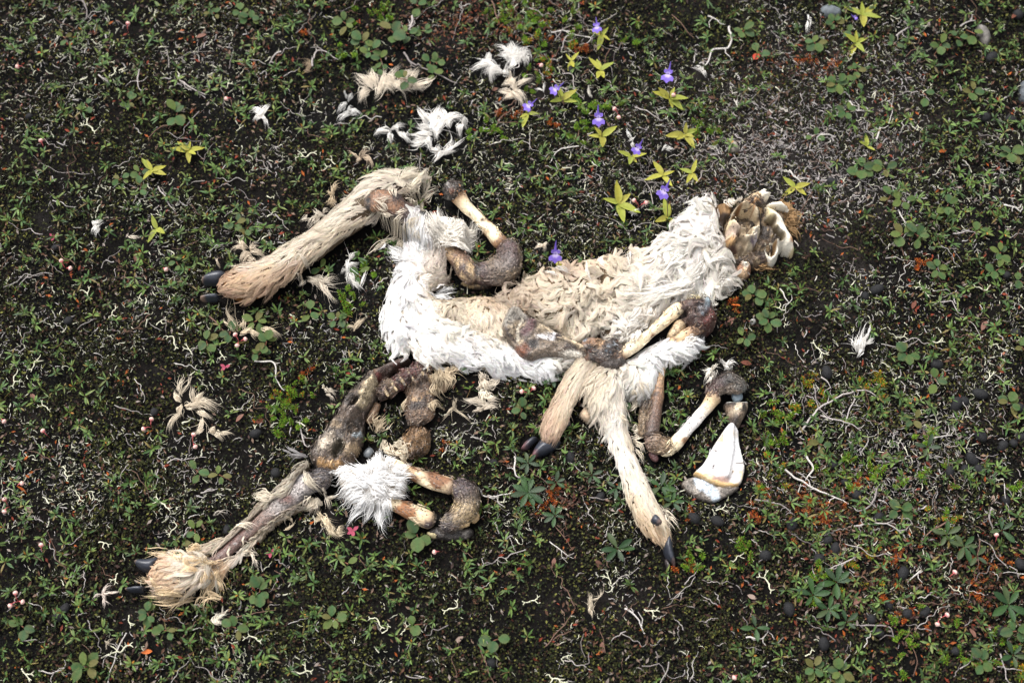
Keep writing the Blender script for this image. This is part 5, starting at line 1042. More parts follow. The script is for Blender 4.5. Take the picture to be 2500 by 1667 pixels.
# ------------------------------------------------------------------ loose tufts of shed hair
GT = 'tufts of hair scattered round the carcass'
TC, TW, TB = S(234, 222, 204), S(244, 240, 234), S(206, 186, 158)
TUFTS = [
    (c8, 'wide cream hair tuft lying under a small leafy twig', TC, [(900, 400, 800, 330, 60), (880, 430, 830, 490, 60), (930, 380, 900, 290, 60), (960, 420, 1000, 300, 50), (1000, 420, 1100, 270, 60), (990, 380, 1060, 430, 60), (1080, 400, 1130, 290, 60), (1080, 380, 1180, 430, 60), (1180, 400, 1240, 290, 50), (1210, 400, 1320, 330, 60), (1220, 390, 1270, 430, 50), (1120, 350, 1220, 300, 60), (880, 460, 815, 505, 30), (960, 400, 930, 470, 50), (1060, 380, 980, 340, 60)]),
    (c8, 'fan-shaped white hair tuft, topmost of all the tufts', TW, [(1900, 200, 1800, 130, 50), (1920, 180, 1900, 100, 60), (1950, 200, 1830, 180, 60), (1960, 220, 2040, 160, 70), (1940, 220, 1880, 280, 60), (1900, 230, 1860, 200, 50), (1990, 210, 2010, 250, 60), (1940, 190, 1970, 130, 50)]),
    (c8, 'bright white zigzag hair tuft just below the fan-shaped tuft', TW, [(1750, 240, 1640, 280, 50), (1740, 230, 1740, 180, 50), (1800, 270, 1720, 310, 60), (1830, 310, 1770, 360, 60), (1850, 310, 1890, 320, 60), (1780, 260, 1680, 230, 40), (1740, 200, 1760, 178, 30)]),
    (c8, 'cream forked hair tuft pointing down at a purple flower', TC, [(1930, 380, 1860, 390, 50), (1960, 390, 2050, 355, 50), (1920, 440, 1980, 530, 50), (1900, 440, 1820, 440, 40), (1920, 470, 1860, 490, 50), (1940, 420, 1950, 350, 40), (1930, 400, 1900, 330, 40)]),
    (c8, 'largest white hair tuft above the long pale thigh bone', TW, [(1300, 640, 1240, 560, 60), (1340, 640, 1380, 550, 60), (1320, 700, 1230, 690, 60), (1380, 700, 1480, 620, 60), (1440, 640, 1560, 640, 70), (1540, 680, 1540, 750, 60), (1560, 640, 1580, 700, 50), (1320, 740, 1200, 760, 60), (1280, 780, 1190, 790, 60), (1300, 760, 1330, 830, 50), (1400, 700, 1370, 770, 60), (1420, 640, 1400, 560, 60), (1360, 660, 1280, 600, 60), (1340, 700, 1400, 650, 60), (1460, 680, 1420, 620, 50)]),
    (c8, 'white ragged hair tuft with loops beside the largest white tuft', TW, [(1000, 720, 940, 740, 40), (1030, 720, 960, 700, 40), (1040, 740, 1050, 800, 40), (1060, 700, 1140, 680, 30), (1120, 740, 1170, 790, 40), (1090, 720, 1080, 680, 30), (1100, 730, 1150, 760, 30)]),
    (c8, 'thin wispy white hair tuft below the largest white tuft', TW, [(1400, 860, 1300, 840, 40), (1420, 860, 1480, 780, 30), (1400, 880, 1350, 930, 40), (1440, 870, 1550, 790, 20), (1430, 880, 1500, 860, 40), (1380, 870, 1390, 820, 40)]),
    (c8, 'thin grey-white wisps of hair below the wide cream tuft', S(222, 220, 216), [(720, 520, 660, 570, 30), (740, 500, 760, 450, 30), (740, 600, 670, 640, 40), (760, 590, 820, 600, 40), (740, 580, 770, 560, 30), (720, 480, 700, 440, 20)]),
    (c8, 'small white hair tuft lying alone on dark moss, above the brown-furred foot', TW, [(110, 600, 60, 560, 40), (110, 600, 160, 530, 40), (120, 610, 70, 640, 40), (130, 620, 160, 680, 30)]),
    (c8, 'beige hooked curl of hair above the bent hind leg', S(216, 196, 172), [(800, 910, 740, 870, 20), (840, 900, 890, 850, 25, .4), (850, 910, 900, 970, 30, .5), (830, 920, 800, 945, 20)]),
    (c8, 'thin beige ring of hair beside a curved grey twig', S(170, 150, 126), [(440, 290, 420, 220, 18, -.9), (430, 290, 480, 285, 14, -.7)]),
    (c1, 'pale hair scrap with loose strands beside the cream shank', TC, [(960, 450, 905, 520, 50), (1000, 440, 930, 400, 40, .4), (900, 470, 840, 490, 20), (880, 440, 840, 470, 10, .7), (1000, 420, 1040, 400, 30)]),
    (c1, 'beige upright hair wisp at the outside of the hock bend', S(216, 196, 166), [(1070, 300, 1110, 200, 20, .3), (1060, 320, 1040, 380, 30), (1090, 340, 1070, 380, 30), (1080, 270, 1120, 240, 15, .4), (1060, 300, 1030, 270, 20)]),
    (c1, 'fuzzy cream hair tuft just above the brown-furred foot', S(224, 208, 186), [(440, 680, 350, 690, 30), (440, 700, 390, 600, 25), (470, 720, 420, 780, 50), (500, 700, 570, 750, 40), (490, 700, 520, 640, 30), (450, 660, 370, 620, 20), (460, 760, 520, 790, 40), (440, 790, 330, 790, 20), (260, 800, 255, 740, 14)]),
    (c1, 'curled cream hair flap with white ends below the cream shank', TC, [(840, 860, 800, 890, 40, .6), (880, 840, 960, 900, 40), (950, 900, 1060, 960, 50), (990, 930, 1080, 1040, 40), (980, 940, 1090, 900, 40), (900, 850, 850, 810, 30, -.5)]),
    (c1, 'white zigzag wisp of hair between the hind leg and the white rump', TW, [(1190, 760, 1240, 700, 25), (1170, 800, 1250, 780, 25), (1190, 860, 1210, 950, 40), (1220, 930, 1280, 970, 30), (1280, 930, 1320, 840, 20), (1170, 840, 1130, 860, 20), (1180, 780, 1170, 880, 24)]),
    (c1, 'beige hair tuft tangled with round green leaves below the brown-furred foot', S(216, 200, 174), [(390, 1250, 370, 1090, 30), (380, 1260, 350, 1200, 40), (430, 1240, 430, 1140, 20), (420, 1280, 500, 1220, 40), (480, 1270, 560, 1300, 40), (580, 1260, 660, 1310, 40), (620, 1260, 690, 1310, 30), (340, 1240, 310, 1180, 10, .6), (400, 1240, 440, 1200, 30)]),
    (c1, 'small flat beige hair scrap between the hind leg and rump', S(200, 184, 160), [(1230, 1260, 1300, 1180, 30), (1240, 1250, 1170, 1250, 30)]),
    (c4b, 'long ragged cream hair tuft, largest on the dark moss beside the pelvis', S(230, 216, 194), [(1260, 1150, 1235, 1030, 25), (1260, 1150, 1300, 1030, 15), (1250, 1200, 1220, 1140, 40), (1260, 1240, 1250, 1300, 50), (1240, 1300, 1180, 1390, 40), (1340, 1200, 1330, 1100, 30), (1360, 1210, 1420, 1150, 40), (1340, 1240, 1500, 1240, 50), (1380, 1280, 1460, 1320, 50), (1400, 1320, 1350, 1410, 40), (1400, 1400, 1360, 1420, 30), (1480, 1420, 1450, 1400, 50), (1500, 1420, 1530, 1470, 40), (1540, 1420, 1610, 1430, 30), (1300, 1240, 1380, 1250, 50)]),
    (c4b, 'small white hair tuft near the yellow-green plants at the far side of the moss', TW, [(680, 10, 710, -40, 40), (690, 10, 655, 60, 34), (690, -10, 650, -30, 30)]),
    (c7, 'small split wisp of white hair in front of the lower dark hooves', S(226, 212, 200), [(70, 1240, 0, 1280, 15, -.5), (90, 1230, 200, 1215, 20), (80, 1280, 75, 1350, 25), (80, 1250, 150, 1180, 20), (90, 1240, 100, 1290, 30)]),
    (c7, 'small shell-shaped ball of cream hair below the orange-furred foot', S(232, 222, 206), [(990, 1460, 1080, 1420, 36, .5), (980, 1440, 1070, 1470, 40, -.4), (1040, 1420, 1050, 1340, 10), (1060, 1410, 1100, 1370, 10), (1000, 1430, 1060, 1410, 30, .5)]),
    (c7, 'flat tapering cream hair piece beside a small pink plant', S(230, 214, 186), [(1860, 600, 1820, 570, 40), (1850, 620, 1790, 640, 40), (1880, 640, 1920, 700, 60), (1920, 680, 1990, 760, 60), (1980, 740, 2040, 730, 50), (2000, 750, 2030, 690, 30), (1880, 620, 1950, 690, 60), (1940, 700, 1900, 750, 40)]),
    (c7, 'thin hooked curl of beige hair beneath the stripped shank', S(210, 194, 168), [(1560, 710, 1630, 660, 18, -.5), (1620, 660, 1570, 620, 18, -.4)]),
    (c7, 'small leaf-like cream hair wisp hanging below the shank skin', TC, [(1280, 920, 1330, 1020, 25), (1310, 960, 1340, 990, 20)]),
    (c7, 'small cream hair wisp pointing down between shank and white ruff', TC, [(1900, 440, 1880, 410, 20), (1890, 450, 1910, 530, 30), (1900, 430, 1970, 410, 20)]),
    (c5b, 'white brush-like hair tuft alone on the moss beyond the shoulder blade', TW, [(620, 850, 640, 760, 60), (640, 850, 680, 770, 50), (600, 850, 600, 780, 50), (640, 860, 610, 900, 40), (650, 780, 710, 650, 10), (640, 790, 680, 690, 12), (580, 830, 550, 760, 10), (660, 820, 720, 780, 20)]),
    (c5, 'three-toothed white hair tuft above the dark bone head', S(240, 232, 220), [(1330, 150, 1270, 150, 30), (1340, 160, 1300, 230, 30), (1330, 200, 1290, 240, 20), (1350, 150, 1380, 120, 24), (1340, 180, 1330, 255, 20)]),
    (c5, 'white curved hair wisp beside the three-toothed tuft', TW, [(1430, 110, 1380, 90, 24, .5), (1440, 120, 1500, 110, 30), (1420, 130, 1460, 160, 20)]),
    (c6, 'large fluffy beige hair tuft hanging below the white belly', S(226, 214, 196), [(1450, 250, 1420, 200, 60), (1480, 300, 1560, 250, 60), (1470, 380, 1560, 400, 50), (1440, 440, 1320, 410, 50), (1450, 470, 1550, 460, 40), (1430, 480, 1370, 500, 40), (1420, 320, 1410, 290, 40), (1460, 340, 1440, 420, 60), (1440, 260, 1480, 330, 60), (1410, 430, 1300, 390, 24)]),
    (c6, 'small greyish forked hair wisp beside the large beige tuft', S(200, 186, 164), [(1230, 430, 1250, 390, 20), (1220, 470, 1140, 545, 25), (1220, 480, 1330, 550, 15), (1230, 470, 1210, 420, 20)]),
    (c6, 'cream forked hair wisp above the pelvis', TC, [(230, 310, 210, 310, 30), (250, 340, 320, 370, 20), (250, 370, 310, 410, 15), (240, 320, 270, 360, 30)]),
    (c9, 'pale spindle-shaped hair scrap alone on black moss below the long foreleg', S(214, 200, 178), [(720, 900, 690, 760, 34), (720, 860, 740, 800, 22), (740, 800, 810, 700, 8), (710, 900, 730, 960, 25), (715, 920, 700, 830, 34)]),
    (c2, 'tiny puff of cream hair beside the purple flower nearest the carcass', TC, [(1220, 590, 1160, 600, 26), (1220, 590, 1250, 570, 24), (1215, 600, 1230, 620, 24)]),
    (q1b, 'small white shell-like hair wisp between the purple flowers and the top twig', TW, [(1300, 500, 1260, 480, 20), (1310, 510, 1340, 540, 24), (1290, 490, 1320, 520, 30)]),
    (q1b, 'thin white hair wisp touching a purple flower', TW, [(820, 960, 800, 910, 10), (825, 1000, 830, 1040, 15), (830, 970, 790, 990, 12)]),
    (q1b, 'small flat white hair wisp beside a star-leaved plant', TW, [(1060, 1040, 1110, 1040, 14), (1040, 1045, 1090, 1030, 10)]),
    (q1b, 'white crescent of hair above the first pair of yellow stars', S(226, 220, 208), [(540, 660, 555, 600, 10, .6), (550, 670, 530, 620, 12, .5)]),
    (q1b, 'thin white loose hairs beside the forked cream tuft', TW, [(210, 640, 160, 620, 14, .4), (220, 640, 235, 590, 8, .3)]),
    (q1b, 'small white shell of hair beside the pink bells by the skull', TW, [(830, 1490, 875, 1465, 16, .3), (810, 1480, 860, 1490, 16)]),
    (q20, 'upright white feathery wisp near the blue-grey stone', TW, [(265, 170, 260, 240, 14), (270, 150, 265, 115, 8), (268, 150, 290, 190, 8)]),
    (h01, 'thin curved cream hair above the brown-furred foot', TC, [(510, 40, 560, 35, 8, -.5)]),
    (h02, 'small pale hair wisp beside a thin straw near the bottom edge', S(206, 192, 172), [(425, 755, 450, 720, 14), (420, 735, 440, 745, 18)]),
    (h02, 'thin arched hair above the stripped shank', S(206, 196, 184), [(850, 240, 900, 240, 8, .6)]),
]
for f, lab, col, lk in TUFTS:
    locks_obj('hair_tuft', None, [(*f(*a[:2]), *f(*a[2:4]), a[4] * (2.94 / (3.3 if f is c7 else 2.94)) / 2.94 * 1.05, *a[5:]) for a in lk], col, label=lab, cat='hair tuft', group=GT, dens=3.2, width=0.0007, fuzz=0.16, curl=0.25, rise=0.010, colj=0.13)
# ------------------------------------------------------------------ labels that say where a thing stands
MARKS = [('the skull', 1860, 590), ('the bare white shoulder blade', 1775, 1110), ('the long pale thigh bone', 1150, 520), ('the brown-furred hind foot', 590, 700), ('the orange-furred hind foot', 420, 1410), ('the dark pelvis', 830, 1080), ('the white rump', 950, 800),
         ('the short foreleg', 1380, 990), ('the long foreleg', 1545, 1180), ('the long foreleg hoof', 1640, 1350), ('the white neck', 1690, 580), ('the red-brown elbow', 1700, 760), ('the white ruff', 900, 1180), ('the crooked dark joint', 1140, 1240), ('the largest white tuft', 1070, 320), ('the wide cream tuft', 950, 210),
         ('the fan-shaped tuft', 1255, 145), ('the zigzag tuft', 1200, 180), ('the small lone tuft', 640, 285), ('the hooked beige curl', 885, 390), ('the ragged cream tuft', 490, 1000), ('the brush-like tuft', 2095, 850), ('the spindle-shaped scrap', 1440, 1478), ('the shell-shaped hair ball', 540, 1515), ('the flat hair piece', 805, 1285),
         ('the upper dark hooves', 505, 690), ('the bent knee', 1230, 640), ('the cream shank', 740, 600), ('the chest hide', 1400, 720), ('the stripped shank', 640, 1260), ('the round meat lump', 1010, 1080), ('the beige tuft below the belly', 1175, 960), ('the bare elbow bones', 1600, 1090), ('the three-toothed tuft', 1730, 910),
         ('the blue-grey stone', 2030, 20), ('the tuft by the upper hooves', 600, 610), ('the tuft tangled in leaves', 610, 810), ('the white zigzag wisp', 870, 670), ('the small tuft beyond the moss', 245, 555), ('the lower hooves', 330, 1390), ('the pale split wisp', 255, 1455),
         ('the top edge', 700, 0), ('the top edge above the twigs', 1600, 0), ('the top right corner', 2480, 10), ('the top left corner', 20, 10), ('the bottom left corner', 20, 1655), ('the bottom right corner', 2480, 1655), ('the bottom edge', 900, 1665), ('the bottom edge below the hoof', 1600, 1665), ('the left edge', 5, 800), ('the right edge', 2495, 800),
         ('the left edge above the hooves', 5, 400), ('the left edge near the lower foot', 5, 1250), ('the right edge beside the pellets', 2495, 1200), ('the right edge above the tuft', 2495, 450), ('the middle of the grey lichen', 1960, 350), ('the pellet cluster', 2200, 1480), ('the grey twig tangle', 2050, 1010), ('the orange shoots', 2000, 1240)]
MK = np.array([[m[1], m[2]] for m in MARKS], float)
USED = {}


def rel(px, py, k):
    dx, dy = px - MK[k, 0], py - MK[k, 1]
    r = math.hypot(dx, dy)
    d = ('right of' if dx > 0 else 'left of') if abs(dx) > 1.6 * abs(dy) else ('below' if dy > 0 else 'above') if abs(dy) > 1.6 * abs(dx) else (('below' if dy > 0 else 'above') + ' and ' + ('right of' if dx > 0 else 'left of'))
    return ('just ' if r < 60 else 'well ' if r > 170 else '') + d + ' ' + MARKS[k][0]


def where_label(base, px, py):
    order = np.argsort(np.hypot(MK[:, 0] - px, MK[:, 1] - py))
    cand = [base + ' ' + rel(px, py, k) for k in order[:2]]
    cand += [base + ' between ' + MARKS[order[a]][0] + ' and ' + MARKS[order[b]][0] for a, b in ((0, 1), (0, 2), (1, 2), (0, 3))]
    cand += [base + ' ' + rel(px, py, k) for k in order[2:4]]
    for c in cand:
        if len(c.split()) <= 16 and c not in USED:
            USED[c] = 1
            return c
    return cand[0] if len(cand[0].split()) <= 16 else base


def ground_point(px, py, lift=0.0):
    w = W(px, py, 0.0)
    return np.array([w[0], w[1], float(gz(w[0], w[1])) + float(over(w[0], w[1])) * lift])


def free(x, y): return over(x, y) < 0.0025


def field(n, dens=None, margin=90):
    """Random places on open ground in and a little beyond the picture."""
    px = rng.uniform(-margin - 120, 2500 + margin + 120, n); py = rng.uniform(-margin, 1667 + margin, n)
    w = W(px, py, 0.0)
    x, y = w[:, 0], w[:, 1]
    ok = np.ones(n, bool)
    if dens is not None: ok &= rng.random(n) < dens(px, py, x, y)
    ok &= free(x, y)
    return px[ok], py[ok], x[ok], y[ok]


def blob(px, py, cx, cy, rx, ry):
    return np.exp(-((px - cx) / rx) ** 2 - ((py - cy) / ry) ** 2)


# ------------------------------------------------------------------ moss: tiny pointed leaves over the whole floor
def moss_density(px, py, x, y):
    return np.clip(0.55 + 0.9 * fbm(x, y, None, 0.05, 3, 41) - 0.15 * blob(px, py, 1960, 350, 230, 170), 0.08, 1)


px, py, x, y = field(460000, moss_density)
n = len(px)
k = rng.random(n)
hue = fbm(x, y, None, 0.10, 3, 43)
MC = np.array([S(56, 58, 34), S(34, 33, 26), S(20, 20, 19), S(96, 96, 50), S(54, 38, 31), S(38, 46, 27)])
ch = np.where(k < 0.24 + 0.12 * hue, 0, np.where(k < 0.48, 1, np.where(k < 0.70, 2, np.where(k < 0.78 + 0.06 * hue, 3, np.where(k < 0.88, 4, 5)))))
mc = MC[ch] * rng.uniform(0.6, 1.35, (n, 1))
mv = np.array([[0, 0, 0], [.5, .28, .12], [1, 0, .05], [.5, -.28, .12]])
V, Q, T, C = instances(mv, np.array([[0, 3, 2, 1]]), np.zeros((0, 3), int), np.ones((4, 3)), np.stack([x, y, gz(x, y) + rng.uniform(-0.002, 0.0035, n)], -1),
                       rng.uniform(0, 6.28, n), rng.uniform(0.0025, 0.0058, n), mc, -rng.uniform(0.1, 1.2, n))
link('moss', new_mesh('moss', V, quads=Q, col=C, mat=M_MOSS, smooth=False), kind='stuff', label='dark olive and brown moss carpeting the tundra')

# brown, red and grey leaf litter
px, py, x, y = field(20000, lambda px, py, x, y: np.clip(0.35 + 0.6 * fbm(x, y, None, 0.08, 2, 47) + 0.5 * blob(px, py, 1100, 60, 300, 120) + 0.4 * blob(px, py, 2100, 1400, 450, 300), 0, 1))
n = len(px)
lv, lq = leaf_shape(1, 0.42, 0.3, 0.1, rows=2)
LC = np.array([S(92, 64, 48), S(118, 96, 82), S(64, 46, 42), S(120, 52, 34), S(136, 124, 116), S(160, 84, 36)])
V, Q, T, C = instances(lv, lq, np.zeros((0, 3), int), np.ones((len(lv), 3)), np.stack([x, y, gz(x, y) + rng.uniform(0, 0.004, n)], -1), rng.uniform(0, 6.28, n), rng.uniform(0.004, 0.0095, n),
                       LC[rng.choice(6, n, p=[.28, .2, .22, .12, .12, .06])] * rng.uniform(0.7, 1.2, (n, 1)), rng.uniform(-0.5, 0.2, n))
m = 2600                                                         # rusty litter where the dwarf heath grows
pp = np.concatenate([np.stack([rng.normal(cx, sx, k), rng.normal(cy, sy, k)], -1) for cx, cy, sx, sy, k in ((1150, 60, 120, 40, 700), (2020, 1230, 90, 60, 500), (2180, 1420, 130, 110, 700), (1360, 1210, 50, 40, 200), (1960, 150, 80, 40, 250), (2400, 1430, 60, 80, 250))])
w = W(pp[:, 0], pp[:, 1], 0.0); w = w[free(w[:, 0], w[:, 1])]; m = len(w)
V2, Q2, _, C2 = instances(lv, lq, np.zeros((0, 3), int), np.ones((len(lv), 3)), np.stack([w[:, 0], w[:, 1], gz(w[:, 0], w[:, 1]) + rng.uniform(0, 0.005, m)], -1), rng.uniform(0, 6.28, m), rng.uniform(0.003, 0.008, m),
                          np.array([S(78, 44, 34), S(112, 66, 40), S(66, 42, 36), S(96, 76, 64)])[rng.integers(0, 4, m)] * rng.uniform(0.6, 1.2, (m, 1)), rng.uniform(-0.8, 0.2, m))
Q = np.concatenate([Q, Q2 + len(V)]); V = np.concatenate([V, V2]); C = np.concatenate([C, C2])
link('leaf_litter', new_mesh('leaf_litter', V, quads=Q, col=C, mat=M_SOFT), kind='stuff', label='brown and grey leaf litter between the moss')


# ------------------------------------------------------------------ lichen: small bent and branching pale threads
def wormy(L, r, bend, nseg=4, z=0.35):
    a = 0.0; p = np.zeros(3); pts = [p.copy()]
    for i in range(nseg):
        a += rng.normal(0, bend)
        p = p + np.array([math.cos(a), math.sin(a), rng.normal(0.1, z) * 0.5]) * L / nseg
        pts.append(p.copy())
    pts = np.array(pts); pts[:, 2] = np.abs(pts[:, 2])
    return tube(pts, r * np.linspace(1, 0.45, nseg + 1), 3)


bag = Bag()


def lichen_density(px, py, x, y):
    return np.clip(0.26 + 0.85 * fbm(x, y, None, 0.07, 3, 51) + 1.0 * blob(px, py, 1960, 350, 260, 190) + 0.5 * blob(px, py, 2150, 1120, 420, 200) + 0.35 * blob(px, py, 1500, 420, 400, 220) - 0.15 * (py > 1300), 0.02, 1)


templ = [wormy(1.0, rng.uniform(0.055, 0.11), 0.5) for _ in range(24)]
px, py, x, y = field(120000, lichen_density)
n = len(px)
who = rng.integers(0, 24, n)
tone = np.where(rng.random((n, 1)) < np.clip(0.35 + 0.6 * blob(px, py, 1960, 350, 300, 250) + 0.3 * blob(px, py, 2150, 1120, 420, 200), 0, 0.9)[:, None], S(176, 170, 168), S(210, 208, 186)) * rng.uniform(0.55, 1.1, (n, 1))
for t in range(24):
    m = who == t
    V, Q, T, C = instances(templ[t][0], templ[t][1], np.zeros((0, 3), int), np.ones((len(templ[t][0]), 3)), np.stack([x, y, gz(x, y) + rng.uniform(0, 0.003, n)], -1)[m], rng.uniform(0, 6.28, m.sum()), rng.gamma(2.5, 0.0018, m.sum()).clip(0.002, 0.013), tone[m])
    bag.add(V, Q, None, C)

px, py, x, y = field(120000, lambda px, py, x, y: np.clip((1.1 * blob(px, py, 1960, 380, 210, 150) + 0.7 * blob(px, py, 1800, 250, 140, 80) + 0.55 * blob(px, py, 1530, 130, 120, 60) + 0.4 * blob(px, py, 2180, 1150, 330, 160) + 0.3 * blob(px, py, 1480, 430, 250, 120)) * (0.4 + 1.1 * fbm(x, y, None, 0.03, 3, 57)), 0, 1))
n = len(px); who = rng.integers(0, 24, n)
for t in range(24):
    m = who == t
    V, Q, T, C = instances(templ[t][0], templ[t][1], np.zeros((0, 3), int), np.ones((len(templ[t][0]), 3)), np.stack([x, y, gz(x, y) + rng.uniform(0, 0.004, n)], -1)[m], rng.uniform(0, 6.28, m.sum()), rng.gamma(3, 0.0019, m.sum()).clip(0.003, 0.013),
                           np.array([S(176, 168, 168), S(150, 140, 138), S(206, 200, 190), S(120, 106, 98)])[rng.integers(0, 4, m.sum())] * rng.uniform(0.7, 1.1, (m.sum(), 1)))
    bag.add(V, Q, None, C)
link('lichen', bag.mesh('lichen', M_LICHEN), kind='stuff', label='tiny pale lichen threads scattered through the moss')


def lichen_piece(size):
    b = Bag()
    def grow(p, a, L, r, d):
        pts = [p]; q = p
        for i in range(3):
            a += rng.normal(0, 0.35)
            q = q + np.array([math.cos(a), math.sin(a), rng.normal(0.12, 0.2)]) * L / 3
            q[2] = max(q[2], 0.0005); pts.append(q.copy())
        v, f = tube(pts, np.linspace(r, r * 0.6, 4), 4); b.add(v, f, None, S(216, 214, 188) * rng.uniform(0.85, 1.05))
        if d:
            for s in ((-1, 1) if rng.random() < 0.75 else (1,)): grow(q, a + s * rng.uniform(0.4, 0.9), L * 0.7, r * 0.75, d - 1)
    grow(np.array([0, 0, 0.003]), 0.0, size * 0.45, size * 0.055, 2)
    if rng.random() < 0.6: grow(np.array([0, 0, 0.003]), 2.5, size * 0.35, size * 0.05, 1)
    return b.mesh('lichen_branch', M_LICHEN)


LMESH = [lichen_piece(0.02) for _ in range(14)]
LSPOT = [q00(1070, 120), q00(1240, 155), q00(760, 445), q00(770, 540), q00(1560, 625), q00(1630, 910), q00(640, 890), q00(2230, 1180), q00(2130, 1080), q00(2310, 1140), q00(1480, 470), q00(1840, 1360), h01(720, 390), h01(690, 460), h01(620, 390), h01(450, 330), h01(940, 715), h01(990, 810), h01(870, 490), h01(760, 505), h01(190, 710), h01(60, 590), h01(140, 545), h01(360, 290), h01(560, 265),
         h02(515, 130), h02(650, 195), h02(680, 295), h02(390, 345), h02(260, 70), h02(310, 160), h02(510, 630), h02(465, 465), h02(90, 840), h02(1010, 720), h02(1180, 860), h02(490, 760), h02(880, 500), h12(150, 660), h12(160, 700), h12(250, 690), h12(430, 605), h12(870, 800), h12(860, 885), h12(740, 580), h12(200, 890), h12(1190, 610), h12(1060, 510), h22(340, 510), h22(1060, 530), h22(210, 410), h22(130, 220), h22(700, 355), h22(480, 790),
         h21(950, 255), h21(1170, 240), h21(400, 330), h21(400, 370), h21(525, 480), h21(970, 450), h21(1240, 460), h21(1190, 610), h21(850, 440), h20(660, 240), h20(1060, 800), h20(920, 490), h20(960, 360)]
GL = 'pale branching lichen pieces on the moss'
for i, (a, b) in enumerate(LSPOT):
    p = ground_point(a, b)
    if over(p[0], p[1]) > 0.003: continue
    o = link('lichen_branch', LMESH[i % 14], None, where_label(('pale branching lichen piece', 'cream forked lichen thread', 'small crooked cream lichen')[i % 3], a, b), 'lichen', GL, None, p + [0, 0, 0.002])
    o.rotation_euler = (0, 0, random.uniform(0, 6.28)); s = random.uniform(0.6, 1.15); o.scale = (s, s, s)

# ------------------------------------------------------------------ twigs
TWC = [S(168, 160, 156), S(132, 124, 122), S(112, 88, 76), S(190, 184, 178)]


def twig_pts(p0, p1, wig, n=9, z=0.006):
    t = np.linspace(0, 1, n)[:, None]
    d = p1 - p0; ln = np.linalg.norm(d) + 1e-9
    s = np.array([-d[1], d[0], 0]) / ln
    off = (rng.normal(0, wig, n) * np.sin(np.pi * t[:, 0]) + rng.normal(0, wig * 1.5) * np.sin(np.pi * t[:, 0]))[:, None] * ln
    P_ = p0 + d * t + s * off
    P_[:, 2] = gz(P_[:, 0], P_[:, 1]) + 0.002 + z * np.abs(np.sin(np.pi * t[:, 0] + rng.uniform(0, 1)))
    return crom(P_, n * 2)


bag = Bag()
px, py, x, y = field(2300, lambda px, py, x, y: np.clip(0.45 + 0.6 * fbm(x, y, None, 0.12, 2, 61) + 0.5 * blob(px, py, 2080, 1150, 350, 250) + 0.3 * blob(px, py, 1500, 250, 500, 250), 0, 1))
for i in range(len(px)):
    a = rng.uniform(0, 6.28); L = rng.gamma(3, 0.009)
    p0 = np.array([x[i], y[i], 0]); pts = twig_pts(p0, p0 + np.array([math.cos(a), math.sin(a), 0]) * L, 0.05)
    if (over(pts[:, 0], pts[:, 1]) > 0.003).any(): continue
    v, f = tube(pts, np.linspace(1, 0.5, len(pts)) * rng.uniform(0.0004, 0.0008), 4)
    bag.add(v, f, None, TWC[rng.choice(4, p=[.35, .25, .3, .1])] * rng.uniform(0.7, 1.1))
link('twig_litter', bag.mesh('twig_litter', M_TWIG), kind='stuff', label='thin dead twigs lying among the moss')

